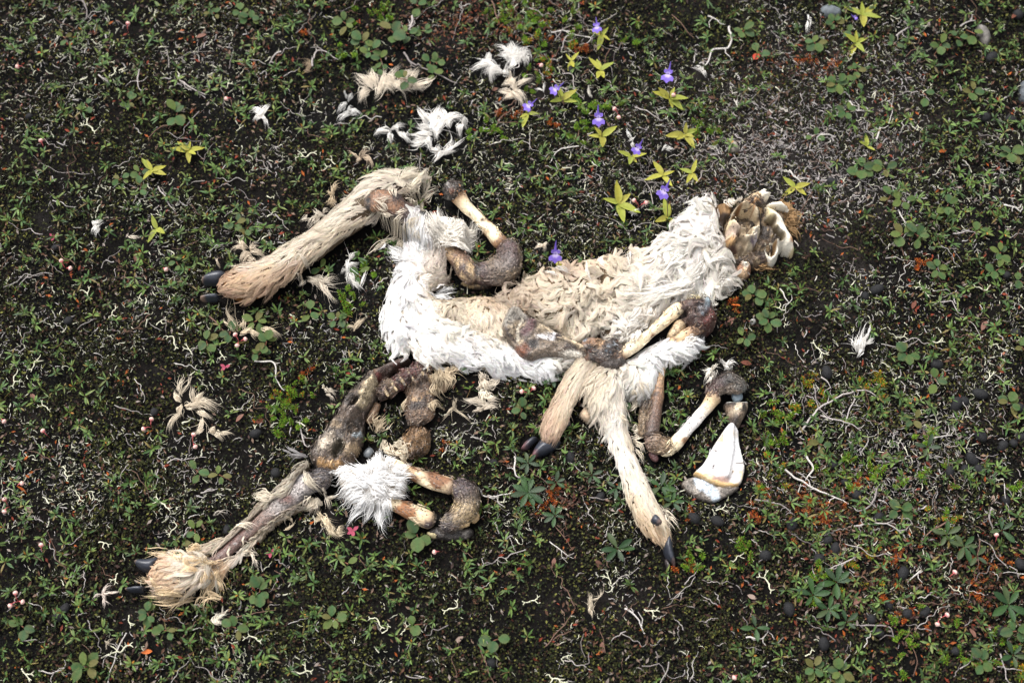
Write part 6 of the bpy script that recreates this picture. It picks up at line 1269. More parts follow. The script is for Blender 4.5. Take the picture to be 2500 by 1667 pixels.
TWIGS = [   # picture points along each larger twig, radius mm, tone, label
    (P(q1b, (270, 240), (370, 240), (410, 255), (500, 265)), 1.1, 3, 'white forked twig below the topmost purple flower'), (P(q1b, (410, 255), (360, 290), (340, 370)), 0.9, 0, 'grey twig branching down from the white forked twig'),
    (P(q1b, (500, 265), (540, 290), (500, 330)), 0.8, 3, 'short white twig end beside the star plant'), (P(q1b, (1500, 190), (1490, 340), (1380, 360), (1340, 450), (1280, 480)), 1.6, 3, 'crooked thick white twig beside the red-tipped sprig'),
    (P(q1b, (350, 520), (410, 530), (430, 620), (490, 690)), 0.8, 0, 'grey bent twig above the green shoots'), (P(q1b, (850, 745), (930, 790), (1010, 830)), 0.9, 0, 'thin straight grey twig between the yellow stars'),
    (P(q1b, (460, 1015), (320, 1050), (260, 1130)), 1.0, 3, 'pale twig with a hook above the chest'), (P(q1b, (350, 1255), (980, 1260), (1100, 1250)), 0.0, 0, ''),
    (P(q1b, (860, 1255), (960, 1265), (1060, 1270)), 0.8, 1, 'dark grey twig crossing a yellow star plant'), (P(q1b, (800, 500), (1080, 90), (1250, 280)), 0.0, 1, ''), (P(q1b, (1100, 110), (1180, 200), (1260, 280)), 0.8, 2, 'straight brown twig near the top edge'),
    (P(q10, (1030, 20), (1075, 150), (1000, 210)), 1.0, 2, 'reddish curved twig at the top among green shoots'), (P(q10, (430, 380), (500, 460), (640, 510), (790, 590)), 1.4, 1, 'dark twig running past the wide cream tuft'), (P(q10, (1060, 820), (1090, 760), (1210, 730), (1080, 850), (1210, 840)), 0.9, 2, 'looped brown twig above the pale thigh bone'),
    (P(q10, (490, 120), (480, 200), (440, 230)), 1.6, 0, 'short grey twig stub near the round leaves'), (P(q00, (540, 0), (600, 60), (605, 150)), 1.2, 1, 'curved grey-brown twig at the top edge'), (P(q00, (1225, 530), (1290, 610), (1415, 660)), 1.2, 0, 'smooth curved grey twig on open moss'),
    (P(q00, (2160, 500), (2170, 400), (2220, 370), (2340, 430)), 1.3, 0, 'arched grey twig holding the beige hair ring'), (P(q00, (1940, 360), (1850, 450)), 1.4, 0, 'short grey twig beside the arched twig'), (P(q00, (1180, 870), (1100, 900), (1040, 950)), 1.0, 2, 'reddish stem reaching a round-leaved sprig'),
    (P(q00, (970, 490), (950, 590), (985, 650)), 1.0, 0, 'crooked grey twig on the upper moss'), (P(q00, (1100, 1290), (1160, 1400), (1210, 1460)), 0.9, 0, 'thin grey twig beneath the yellow star plant'), (P(q00, (690, 530), (760, 600)), 1.0, 0, 'short pale twig on the upper moss'),
    (P(h01, (1005, 525), (1080, 540), (1090, 600), (1120, 640)), 1.2, 3, 'bent white twig below the white zigzag wisp'), (P(h01, (820, 350), (860, 390), (900, 420)), 1.2, 2, 'dark red stem below the upper hooves'), (P(h01, (1180, 770), (1200, 850), (1230, 880)), 1.0, 0, 'grey twig beside the pelvis'),
    (P(h02, (495, 700), (450, 810), (425, 896)), 0.7, 3, 'thin straight straw reaching the bottom edge'), (P(h02, (790, 150), (860, 135)), 0.9, 0, 'short grey twig above the shank'), (P(h02, (900, 640), (1090, 610)), 0.7, 2, 'thin straight brown straw near the hair ball'), (P(h02, (160, 845), (210, 860), (260, 835)), 0.9, 0, 'curved white twig near the bottom left'),
    (P(h12, (680, 10), (685, 80), (715, 105)), 1.3, 3, 'white bent twig above the dark green rosette'), (P(h12, (540, 150), (580, 165), (700, 150)), 1.1, 3, 'white branching twig pointing at the dark green rosette'), (P(h12, (1115, 605), (1150, 630), (1195, 700)), 1.3, 3, 'white forked twig alone on black moss'),
    (P(h12, (800, 750), (860, 690), (920, 610)), 0.7, 2, 'fine tan straw beside the spindle-shaped scrap'), (P(h12, (830, 730), (910, 690)), 0.6, 2, 'fine tan straw branching off towards the moss'), (P(h12, (550, 740), (570, 830), (600, 896)), 0.7, 2, 'yellowish grass straw at the bottom edge'), (P(h12, (840, 280), (910, 370)), 0.6, 2, 'thin red stem below the dark rosette'), (P(h12, (820, 345), (910, 410)), 0.7, 3, 'thin pale straw on the moss beside the rosette'),
    (P(h22, (400, 60), (500, 130), (570, 160), (655, 195)), 1.4, 3, 'long white branch through the orange shoots'), (P(h22, (480, 0), (510, 50), (480, 100)), 1.6, 3, 'thick white twig at the top of the orange shoots'), (P(h22, (760, 130), (740, 200), (690, 220), (670, 200)), 1.4, 1, 'hooked grey twig among the black pellets'),
    (P(h22, (670, 285), (760, 270), (840, 290), (880, 330)), 1.2, 0, 'arched pale twig below the hooked grey twig'), (P(h22, (1040, 260), (980, 300), (930, 345)), 1.2, 2, 'brown twig between the green shoots'), (P(h22, (1210, 210), (1200, 250), (1215, 290)), 1.5, 1, 'short thick dark twig by the right edge'), (P(h22, (280, 180), (380, 200), (440, 240)), 1.1, 1, 'brown twig through the crowberry shoots'),
    (P(h22, (930, 460), (880, 500)), 1.1, 3, 'short white twig touching a black pellet'), (P(h22, (700, 670), (800, 680), (830, 720)), 1.0, 1, 'dark curved twig between the lower pellets'), (P(h22, (1250, 780), (1270, 880)), 1.0, 0, 'upright grey twig in the bottom right corner'), (P(h22, (690, 400), (610, 440), (560, 450)), 1.0, 0, 'pale twig beside the largest pellet pair'), (P(h22, (250, 720), (320, 725)), 1.1, 3, 'short straight white twig in dark moss'),
    (P(h21, (460, 810), (510, 740), (580, 690), (650, 660), (720, 650), (790, 690)), 1.4, 0, 'long arched grey branch in the twig tangle'), (P(h21, (540, 740), (640, 770), (700, 800)), 1.1, 0, 'grey side branch in the twig tangle'), (P(h21, (640, 770), (660, 700), (690, 650)), 1.0, 0, 'upright side twig in the twig tangle'), (P(h21, (520, 640), (540, 720), (600, 760)), 1.0, 1, 'brown crossing twig in the twig tangle'),
    (P(h21, (990, 305), (1050, 295), (1080, 335), (1100, 340)), 0.8, 0, 'thin wavy grey straw on the right moss'), (P(h21, (1060, 25), (1160, 22)), 1.0, 0, 'straight grey twig tied to a round leaf'), (P(h21, (960, 835), (1060, 820)), 1.0, 3, 'pale twig below the grey tangle'), (P(h21, (380, 240), (400, 280), (420, 300)), 1.0, 3, 'crooked white twig beside the neck'), (P(h21, (540, 590), (580, 640)), 1.0, 0, 'short grey twig by a pellet'),
    (P(h20, (100, 65), (150, 100)), 1.2, 3, 'short white twig at the top'), (P(h20, (840, 150), (900, 110)), 1.1, 0, 'short grey twig below the largest yellow star'), (P(h20, (660, 400), (680, 440), (740, 435)), 1.2, 3, 'white looped twig in the grey lichen'), (P(h20, (760, 560), (775, 500)), 1.4, 3, 'upright white twig in the grey lichen'), (P(h20, (520, 530), (600, 540)), 1.3, 3, 'white twig lying across the grey lichen'),
    (P(h20, (880, 810), (900, 790), (960, 785)), 1.2, 3, 'white forked twig beside the round leaves'), (P(h20, (1260, 810), (1330, 835)), 1.3, 3, 'white twig near the right edge'), (P(h20, (845, 830), (860, 870), (880, 896)), 1.0, 3, 'thin white twig below the round leaves'), (P(h20, (420, 670), (440, 710), (470, 735)), 1.2, 3, 'white twig lying over a yellow star plant'), (P(h20, (1090, 110), (1150, 90)), 1.1, 0, 'small grey twig near the top right')]
for pts, r, tone, lab in TWIGS:
    if not lab: continue
    w = np.array([W(a, b, 0.0) for a, b in pts])
    w = crom(w, 8 * len(w))
    w[:, :2] += 0.0016 * np.stack([fbm(w[:, 0], w[:, 1], None, 0.012, 2, 71), fbm(w[:, 0], w[:, 1], None, 0.012, 2, 72)], -1) * 1.5
    w[:, 2] = gz(w[:, 0], w[:, 1]) + 0.003 + 0.004 * np.abs(np.sin(np.linspace(0.2, 3.0, len(w)))) + over(w[:, 0], w[:, 1])
    loc = w.mean(0); b = Bag()
    v, f = tube(w - loc, np.linspace(1.1, 0.55, len(w)) * r * 0.001, 6)
    b.add(v, f, None, TWC[tone])
    for _ in range(random.choice((1, 2, 3))):
        i = random.randrange(len(w) // 4, len(w) - 1); a = random.uniform(0, 6.28); L = random.uniform(0.006, 0.02)
        q = w[i] - loc
        v, f = tube(np.array([q, q + np.array([math.cos(a), math.sin(a), 0.1]) * L * 0.5, q + np.array([math.cos(a + .4), math.sin(a + .4), 0.1]) * L]), np.array([0.6, 0.5, 0.3]) * r * 0.001, 4)
        b.add(v, f, None, TWC[tone])
    link('twig', b.mesh('twig', M_TWIG), None, lab, 'twig', 'larger twigs on the moss', None, loc)

# ------------------------------------------------------------------ narrow-leaved evergreen sprigs
GREENS = [S(72, 100, 46), S(90, 114, 52), S(58, 86, 44), S(104, 116, 58), S(112, 98, 52)]


def sprig(nl, seed):
    b = Bag(); r = np.random.default_rng(seed)
    for i in range(nl):
        inner = i >= nl * 0.62
        L = (0.0075 if inner else 0.0118) * r.uniform(0.55, 1.25)
        v, q = leaf_shape(L, 0.0028 * r.uniform(0.8, 1.2), 0.35, r.uniform(0.05, 0.35), 0.5, rows=3)
        v = v @ roty(-(r.uniform(0.5, 1.2) if inner else r.uniform(-0.1, 0.75))).T
        v = v + np.array([0.0008, 0, 0.0085 if inner else 0.006 + r.uniform(-.001, .001)])
        v = v @ rotz(i * 2.4 + r.normal(0, 0.5)).T
        c = GREENS[r.choice(5, p=[.32, .3, .2, .12, .06])] * r.uniform(0.8, 1.15)
        if r.random() < 0.05: c = S(170, 120, 50)
        b.add(v, q, None, c)
    v, q = tube(np.array([[0.003, 0.002, -0.004], [0.001, 0, 0.003], [0, 0, 0.009]]), 0.0006, 4)
    b.add(v, q, None, S(120, 96, 66))
    return b


SPR = [sprig(k, 100 + i) for i, k in enumerate((6, 7, 8, 9, 10, 7, 8, 6, 9, 11, 5, 8))]
SPN = ('six', 'seven', 'eight', 'nine', 'ten', 'seven', 'eight', 'six', 'nine', 'eleven', 'five', 'eight')
SPM = [b.mesh('evergreen_sprig', M_LEAF) for b in SPR]


def sprig_density(px, py, x, y):
    f = fbm(x, y, None, 0.10, 3, 81)
    return np.clip(0.42 + 1.0 * f + 0.25 * blob(px, py, 150, 350, 300, 500) + 0.3 * blob(px, py, 200, 1400, 400, 400) + 0.35 * blob(px, py, 2400, 450, 300, 400) + 0.35 * blob(px, py, 2150, 1450, 450, 300)
                   - 0.5 * blob(px, py, 1960, 350, 150, 110) - 0.35 * blob(px, py, 1450, 1480, 350, 200) - 0.5 * blob(px, py, 500, 1180, 250, 130) - 0.3 * blob(px, py, 1600, 200, 120, 100) + 0.25 * blob(px, py, 1600, 1000, 500, 300), 0.02, 1)


px, py, x, y = field(7000, sprig_density)
keep = []
cell = {}
for i in range(len(px)):
    c = (int(x[i] / 0.0115), int(y[i] / 0.0115))
    if c in cell: continue
    cell[c] = 1; keep.append(i)
px, py, x, y = px[keep], py[keep], x[keep], y[keep]
n = len(px)
size = rng.uniform(0.55, 1.1, n); var_ = rng.integers(0, 12, n); yaw = rng.uniform(0, 6.28, n)
tin = np.ones((n, 3)) * rng.uniform(0.55, 1.1, (n, 1))
zz = gz(x, y) + rng.uniform(-0.002, 0.003, n)
vis = (px > 20) & (px < 2480) & (py > 20) & (py < 1647)
pick = np.argsort(-(size * vis))[:300]
rest = np.setdiff1d(np.arange(n), pick)
bag = Bag()
for t in range(12):
    m = rest[var_[rest] == t]
    V, Q, T, C = SPR[t].arrays()
    V, Q, T, C = instances(V, Q, T, C, np.stack([x[m], y[m], zz[m]], -1), yaw[m], size[m], tin[m], rng.normal(0, 0.38, len(m)))
    bag.add(V, Q, None, C)
link('evergreen_undergrowth', bag.mesh('evergreen_undergrowth', M_LEAF), kind='stuff', label='low carpet of small narrow-leaved evergreen sprigs')
for i in pick:
    o = link('evergreen_sprig', SPM[var_[i]], None, where_label(SPN[var_[i]] + '-leaved green sprig', px[i], py[i]), 'sprig', 'narrow-leaved green sprigs in the moss', None, (x[i], y[i], zz[i]))
    o.rotation_euler = (random.gauss(0, 0.32), random.gauss(0, 0.32), yaw[i]); o.scale = (size[i],) * 3

# ------------------------------------------------------------------ round-leaved sprigs, each leaf a part
def mesh_of(VQ, name, mat, col): return new_mesh(name, VQ[0], quads=VQ[1], col=np.broadcast_to(col, (len(VQ[0]), 3)), mat=mat)


def leaf_col(V, base, edge, w):
    e = np.clip(np.abs(V[:, 1:2]) / (w * 0.5), 0, 1) ** 2
    return base * (1 - e * 0.5) + edge * e * 0.5


ROUND = []
for i in range(8):
    L = 0.0138; w = L * rng.uniform(0.62, 0.95)
    v, q = leaf_shape(L, w, rng.uniform(0.1, 0.3), rng.uniform(0.05, 0.2), rng.uniform(0.48, 0.58), rows=6, tipround=0.9)
    base = [S(62, 90, 50), S(54, 82, 50), S(72, 96, 52), S(64, 88, 46), S(86, 104, 52), S(56, 80, 52), S(92, 90, 50), S(62, 92, 54)][i]
    ROUND.append(new_mesh('leaf', v, quads=q, col=leaf_col(v, base, S(96, 92, 56), w), mat=M_SOFT))
v, q = leaf_shape(0.013, 0.011, 0.2, 0.1, 0.52, rows=6, tipround=0.9)
RED_LEAF = new_mesh('leaf', v, quads=q, col=np.broadcast_to(S(186, 70, 52), (len(v), 3)), mat=M_SOFT)
RSPOT = [  # px, py, size, leaves
    (165, 103, .8, 3), (435, 290, 1.3, 6), (212, 258, .9, 3), (315, 255, .9, 5), (345, 428, 1.1, 4), (345, 470, 1, 4), (300, 440, .8, 4), (525, 38, .7, 4), (590, 35, .9, 4), (615, 52, 1, 5), (845, 65, 1.2, 5), (890, 112, 1.3, 5), (905, 135, 1.1, 4), (962, 92, 1.5, 4), (1000, 92, 1, 3), (1030, 85, .9, 4), (930, 150, 1, 3), (1050, 158, 1.1, 3), (1068, 165, 1.1, 3), (1060, 185, 1, 3), (995, 215, 1.1, 6), (925, 175, .9, 3), (1022, 25, 1.1, 3),
    (576, 553, 1, 5), (605, 565, .9, 4), (630, 790, 1.2, 5), (654, 840, 1.2, 5), (508, 838, 1.1, 5), (566, 815, 1, 4), (640, 865, .9, 4), (760, 770, 1, 3), (792, 658, .9, 3), (879, 672, 1, 3), (828, 785, 1, 5), (432, 642, .8, 3),
    (1985, 112, 1.1, 5), (2034, 60, .9, 5), (2074, 85, .9, 3), (2176, 113, .9, 3), (2293, 117, 1.1, 4), (2339, 100, .9, 3), (2375, 92, 1.2, 2), (2038, 214, 1.3, 6), (2086, 202, 1, 3), (2090, 178, .9, 4), (2258, 240, 1.1, 2), (2371, 231, 1.1, 4), (2063, 278, 1, 5), (1990, 335, .9, 3), (2100, 422, 1.4, 5), (2152, 418, 1.1, 4), (2170, 485, 1.3, 3), (2196, 498, 1.2, 4), (2308, 511, 1.2, 5), (2464, 385, 1.4, 6), (1814, 82, 1.2, 4), (1850, 132, 1.1, 4),
    (2200, 578, 1.2, 5), (2237, 585, 1.3, 4), (2282, 662, 1.1, 5), (2438, 622, 1.1, 5), (2427, 666, 1.1, 4), (2206, 868, 1.3, 5), (2280, 938, 1.3, 3), (2222, 1030, 1, 4), (2006, 1090, 1, 4), (2462, 990, 1.2, 6), (1840, 727, 1, 6), (1872, 786, 1.2, 6), (1814, 826, .9, 5), (2486, 690, .9, 3), (2490, 850, 1, 3), (2385, 565, 1, 2),
    (2045, 1640, 1.2, 7), (1985, 1630, 1.1, 6), (2393, 1618, 1.1, 4), (2478, 1542, 1.2, 4), (2194, 1250, 1.2, 4), (1019, 1308, 1.4, 5), (1013, 1527, 1.1, 2), (1205, 1566, 1.2, 3), (852, 1378, 1, 3), (487, 1156, 1.1, 3), (537, 1162, 1, 4), (217, 1628, 1.4, 6), (62, 1533, 1, 4), (363, 1497, 1, 6), (636, 1448, 1.2, 6), (580, 1535, 1.2, 4), (410, 1540, .9, 4), (813, 1510, 1.1, 5), (440, 1335, .9, 3), (478, 1294, .9, 4), (1275, 1000, 1, 5), (1515, 1010, .9, 4)]
GR = 'round-leaved sprigs in the moss'
NUM = {2: 'two', 3: 'three', 4: 'four', 5: 'five', 6: 'six', 7: 'seven'}
for i, (a, b, s, nl) in enumerate(RSPOT):
    p = ground_point(a, b, 1.0 if (a, b) in ((995, 215), (925, 175), (630, 790)) else 0.0)
    red = (a, b) == (1850, 132)
    lab = where_label(('large ' if s >= 1.3 else 'small ' if s <= .9 else '') + NUM[nl] + '-leaved round-leaf sprig', a, b) if not red else 'round-leaf sprig with one red leaf near the crooked white twig'
    root = thing('round_leaf_sprig', lab, 'sprig', p, GR)
    a0 = random.uniform(0, 6.28)
    bb = Bag()
    zst = 0.008 * s
    v, q = tube(np.array([[math.cos(a0) * 0.016, math.sin(a0) * 0.016, -0.002], [math.cos(a0) * 0.006, math.sin(a0) * 0.006, zst * .6], [0, 0, zst]]), 0.0007, 5)
    bb.add(v, q, None, S(122, 84, 66))
    link('stem', bb.mesh('stem', M_TWIG), root, loc=(0, 0, 0))
    for k in range(nl):
        me = RED_LEAF if red and k == 2 else ROUND[rng.integers(0, 8)]
        o = link('leaf', me, root, loc=(0, 0, 0), label='red leaf' if red and k == 2 else None)
        an = a0 + 2.0 + k * (6.28 / max(nl, 3)) + random.gauss(0, 0.25)
        t = k / max(1, nl - 1)
        o.location = (math.cos(a0) * 0.007 * (t - .3) + math.cos(an) * 0.0015, math.sin(a0) * 0.007 * (t - .3) + math.sin(an) * 0.0015, zst * (0.7 + 0.4 * (k % 2)) + 0.0008 * k)
        o.rotation_euler = (random.gauss(0, 0.15), -random.uniform(0.0, 0.45), an)
        ss = s * random.uniform(0.72, 1.05); o.scale = (ss, ss, ss)

# ------------------------------------------------------------------ dark glossy rosettes
DARKL = []
for i in range(5):
    v, q = leaf_shape(0.024, 0.0088, 0.28, 0.18, 0.6, rows=6, tipround=0.5)
    e = np.clip(np.abs(v[:, 1:2]) / 0.0044, 0, 1)
    DARKL.append(new_mesh('leaf', v, quads=q, col=[S(38, 66, 30), S(32, 58, 28), S(44, 72, 32), S(40, 58, 34), S(56, 70, 38)][i] * (0.85 + 0.3 * (1 - e)), mat=M_LEAF))
DSPOT = [(1289, 1206, 1.2, 8), (1506, 1343, 1.2, 6), (1357, 1182, .8, 5), (1612, 1192, 1.1, 5), (1354, 1262, .8, 6), (1444, 1163, .8, 5), (1503, 1194, .9, 5), (1289, 1135, .9, 6), (2038, 1424, 1.2, 7), (1982, 1454, 1.1, 6), (2020, 1490, 1, 6), (2308, 1307, 1.1, 5), (2442, 1297, 1.1, 4), (2457, 1478, 1.4, 6), (2063, 1520, .9, 5), (1843, 1534, 1, 4), (2349, 1336, 1.1, 6), (2470, 1600, 1, 5), (1560, 1185, .8, 4), (2260, 1095, .9, 4), (2380, 1360, .9, 4), (1640, 1230, .8, 5), (1350, 925, .8, 6), (1380, 905, .7, 5)]
DSPOT = [(a, b, s * 0.8, k) for a, b, s, k in DSPOT]
for i, (a, b, s, nl) in enumerate(DSPOT):
    p = ground_point(a, b)
    root = thing('dark_leaf_rosette', where_label(('large ' if s >= .95 else 'small ' if s <= .65 else '') + NUM.get(nl, 'eight') + '-leaved dark green rosette', a, b), 'rosette', p, 'dark green rosettes in the moss')
    bb = Bag(); v, q = tube(np.array([[0.004, 0.003, -0.004], [0, 0, 0.004], [0, 0, 0.010]]), 0.0009, 5); bb.add(v, q, None, S(120, 80, 60)); link('stem', bb.mesh('stem', M_TWIG), root, loc=(0, 0, 0))
    a0 = random.uniform(0, 6.28)
    for k in range(nl):
        o = link('leaf', DARKL[rng.integers(0, 5)], root, loc=(0, 0, 0))
        an = a0 + k * 6.28 / nl + random.gauss(0, 0.18)
        o.location = (math.cos(an) * 0.001, math.sin(an) * 0.001, 0.007 + 0.0007 * k)
        o.rotation_euler = (random.gauss(0, 0.12), -random.uniform(0.15, 0.5), an)
        ss = s * random.uniform(0.75, 1.05); o.scale = (ss, ss, ss)

# ------------------------------------------------------------------ yellow star-leaved plants with purple flowers
STARL = []
for i in range(6):
    v, q = leaf_shape(0.026, 0.0088 * rng.uniform(0.8, 1.15), 0.12, -0.05, 0.36, rows=6, tipround=0.1)
    v[:, 2] += np.clip(np.abs(v[:, 1]) - 0.002, 0, 1) * 0.8                     # rolled-up leaf edge
    STARL.append(new_mesh('leaf', v, quads=q, col=leaf_col(v, [S(148, 152, 62), S(138, 146, 58), S(160, 158, 66), S(150, 144, 62), S(132, 142, 60), S(154, 150, 58)][i], S(162, 162, 90), 0.0095), mat=M_SOFT))
bb = Bag()
for k, (an, L, w, tl) in enumerate([(0.0, .0105, .0062, .1), (0.75, .010, .006, .15), (-0.75, .010, .006, .15), (2.35, .007, .005, .55), (-2.35, .007, .005, .55)]):
    v, q = leaf_shape(L, w, 0.1, 0.15, 0.66, rows=4, tipround=0.9)
    v = v @ roty(-tl).T @ rotz(an).T
    c = np.where(v[:, :1] ** 2 + v[:, 1:2] ** 2 < 0.003 ** 2, S(206, 190, 236), S(132, 108, 206)) * (1 - 0.1 * (k > 2))
    bb.add(v, q, None, c)
v, q = tube(np.array([[0, 0, -0.001], [-0.004, 0, -0.002], [-0.010, 0, -0.001], [-0.015, 0, 0.001]]), np.array([.0022, .0019, .001, .0004]), 6)
bb.add(v, q, None, S(104, 84, 170))
FLOWER = bb.mesh('flower', M_PETAL)
c2n = 1.063
YS = [  # px, py, size, leaves, flower point or None, label
    (2104, 42, 1.45, 6, (2087, 43), 'largest yellow star plant, at the top with a withered flower'), (2087, 110, 1.1, 5, None, 'bright yellow five-pointed star plant just under the largest one'), (1468, 92, 1.1, 4, (1457, 66), 'topmost yellow-green star plant under a purple flower'), (1393, 156, .9, 4, None, 'small yellow star plant above a black pellet'),
    (1464, 180, 1, 5, None, 'yellow star plant with dark stalk below the topmost purple flower'), (1372, 248, 1.05, 5, (1357, 218), 'yellow star plant next to a purple flower with a long spur'), (1288, 280, 1, 4, (1292, 258), 'yellow star plant under a purple flower by the forked cream tuft'), (1634, 245, 1.35, 6, (1631, 182), 'tall six-leaved yellow star plant below a purple flower on its own'),
    (1470, 337, 1.15, 4, (1461, 288), 'four-leaved yellow star plant with an upright purple flower'), (1669, 330, 1.1, 6, None, 'many-leaved yellow star plant without flower beside green shoots'), (1540, 388, .95, 4, (1557, 362), 'yellow star plant partly hidden by an open purple flower'), (1690, 424, 1.1, 4, None, 'curled yellow star plant between skull and grey twigs'),
    (1618, 433, 1.15, 4, None, 'flattened yellow star plant crossed by a dark twig'), (1942, 459, 1, 4, None, 'yellow star plant above the skull with a white twig over it'), (1507, 504, 1.4, 5, None, 'large five-pointed yellow star plant above the chest hide'), (1630, 535, 1.15, 4, (1622, 466), 'yellow star plant touching the white neck, purple flower above it'),
    (2115, 360, .85, 3, None, 'small three-leaved yellow plant in the grey lichen'), (462, 373, 1, 6, None, 'pale yellow plant with narrow leaves on dark moss'), (372, 422, 1.1, 6, None, 'tangled yellow plant beside a round-leaf sprig'), (386, 560, 1, 3, None, 'yellow-green folded plant above the small pellet'), (1366, 662, .9, 3, (1356, 620), 'yellow plant half under the chest hide with a purple flower')]
for i, (a, b, s, nl, fl, lab) in enumerate(YS):
    p = ground_point(a, b)
    root = thing('star_leaf_plant', lab, 'plant', p, 'yellow star-leaved plants above the carcass')
    root.rotation_euler = (random.gauss(0, 0.14), random.gauss(0, 0.14), 0) if not fl else (0, 0, 0)
    a0 = random.uniform(0, 6.28)
    for k in range(nl):
        o = link('leaf', STARL[rng.integers(0, 6)], root, loc=(0, 0, 0))
        an = a0 + k * 6.28 / nl + random.gauss(0, 0.36)
        o.location = (0, 0, 0.004 + 0.0006 * k)
        o.rotation_euler = (random.gauss(0, 0.1), -random.uniform(-0.1, 0.5), an)
        ss = s * random.uniform(0.55, 1.02) * (0.8 if nl > 5 and k > 3 else 1); o.scale = (ss, ss, ss)
    if fl:
        h = 0.055 if math.hypot(fl[0] - a, fl[1] - b) > 35 else 0.03
        top = W(fl[0], fl[1], p[2] + h) - p
        t = np.linspace(0, 1, 8)[:, None]
        pts = top * t; pts[:, 2] = top[2] * np.sin(t[:, 0] * math.pi / 2) ** 0.9
        v, q = tube(pts, 0.0006, 5)
        b2 = Bag(); b2.add(v, q, None, S(104, 92, 74)); link('flower_stalk', b2.mesh('flower_stalk', M_SOFT), root, loc=(0, 0, 0))
        o = link('flower', FLOWER, root, loc=tuple(top))
        o.rotation_euler = (random.uniform(-0.3, 0.3), random.uniform(0.1, 0.6), random.uniform(3.4, 6.0)); fs = 1.25 if h > 0.04 else 1.0
        if i == 0: fs = 0.5
        o.scale = (fs, fs, fs)


# ------------------------------------------------------------------ crowberry shoots: short needles round a stem
def shoot(seed, L, cols, nn=44):
    r = np.random.default_rng(seed); b = Bag()
    nv = np.array([[0, 0, 0], [.45, .13, .05], [1, 0, .0], [.45, -.13, .05], [.45, 0, .14]])
    nT = np.array([[0, 4, 1], [1, 4, 2], [2, 4, 3], [3, 4, 0]])[:, ::-1]
    lean = r.uniform(0.3, 1.1); d = np.array([math.sin(lean), 0, math.cos(lean)])
    for i in range(nn):
        t = (i + 0.5) / nn
        v = nv * 0.0055 * (1 - 0.35 * t) * r.uniform(0.8, 1.15)
        v = v @ rotx(r.normal(0, 0.3)).T @ roty(-(0.15 + 1.0 * t ** 2) + r.normal(0, 0.15)).T @ rotz(i * 2.39996).T
        v = v @ roty(lean).T + d * L * t
        b.add(v, None, nT, cols[r.integers(0, len(cols))] * r.uniform(0.8, 1.15))
    v, q = tube(np.array([d * -0.004, d * L]), 0.0006, 4); b.add(v, q, None, S(110, 70, 50))
    return b.mesh('crowberry_shoot', M_SOFT, False)


GC = [S(98, 140, 38), S(118, 154, 44), S(82, 124, 38), S(132, 158, 52)]
YC = GC + [S(190, 160, 50), S(196, 110, 44)]
OC = [S(190, 100, 38), S(176, 78, 32), S(204, 126, 52), S(140, 62, 32)]
SHM = [shoot(300 + i, 0.008 + 0.0012 * i, GC) for i in range(6)] + [shoot(320 + i, 0.010, YC) for i in range(3)] + [shoot(340 + i, 0.007 + 0.002 * i, OC, 30) for i in range(4)]
ZONES = [(895, 30, 60, 30, 8, 0), (840, 150, 30, 30, 4, 0), (1300, 60, 90, 45, 26, 0), (1240, 40, 40, 30, 8, 0), (1290, 200, 45, 35, 9, 0), (1440, 255, 45, 25, 12, 0), (1190, 320, 45, 18, 8, 0), (1410, 325, 35, 25, 9, 0), (1560, 90, 30, 20, 3, 0), (1090, 330, 14, 25, 3, 0), (1330, 110, 80, 30, 10, 1),
         (700, 1000, 50, 50, 22, 0), (690, 960, 30, 20, 4, 1), (850, 745, 25, 25, 9, 0), (870, 660, 30, 20, 5, 0), (1945, 960, 35, 40, 9, 1), (1900, 1020, 35, 30, 8, 0), (2130, 940, 30, 25, 8, 1), (1890, 1080, 25, 20, 5, 0), (1700, 1370, 30, 25, 6, 0), (1815, 1350, 15, 40, 7, 0), (2120, 1150, 60, 40, 10, 0), (2260, 1180, 60, 30, 9, 0), (2470, 1190, 20, 15, 4, 0),
         (1990, 1400, 40, 60, 9, 0), (2100, 1380, 60, 30, 8, 1), (2220, 1560, 60, 50, 12, 0), (2300, 1260, 30, 30, 5, 1), (2440, 1570, 30, 30, 7, 0), (2360, 1620, 50, 25, 6, 0), (2050, 1130, 60, 20, 6, 0), (1880, 1150, 30, 30, 5, 1), (1340, 170, 12, 12, 3, 1), (2280, 1060, 40, 20, 4, 0), (1700, 300, 25, 30, 6, 0), (1735, 335, 12, 20, 3, 0), (2490, 1630, 20, 30, 6, 1),
         (2000, 1255, 45, 22, 10, 2), (1990, 1215, 40, 20, 4, 2), (1840, 1240, 12, 25, 4, 2), (1850, 1190, 10, 15, 2, 2), (1925, 1300, 15, 15, 2, 2), (2185, 1370, 18, 40, 7, 2), (2150, 1455, 15, 15, 4, 2), (2430, 1370, 40, 12, 5, 2), (2390, 1450, 12, 30, 4, 2), (2245, 1500, 60, 15, 3, 2), (1678, 1385, 15, 15, 3, 2), (1320, 1225, 45, 22, 8, 2), (1350, 1200, 15, 8, 3, 2), (1425, 125, 14, 10, 3, 2), (1335, 105, 8, 8, 2, 2), (1337, 297, 10, 8, 3, 2), (2255, 648, 14, 6, 3, 2), (745, 910, 8, 14, 3, 2), (1085, 1090, 8, 8, 2, 2), (1050, 207, 8, 6, 2, 2), (1980, 160, 50, 12, 5, 2), (1250, 275, 30, 10, 4, 2), (730, 82, 12, 6, 2, 2), (1785, 748, 14, 5, 2, 2), (1690, 1260, 8, 20, 2, 2), (2090, 1185, 12, 6, 3, 2)]
CS = []
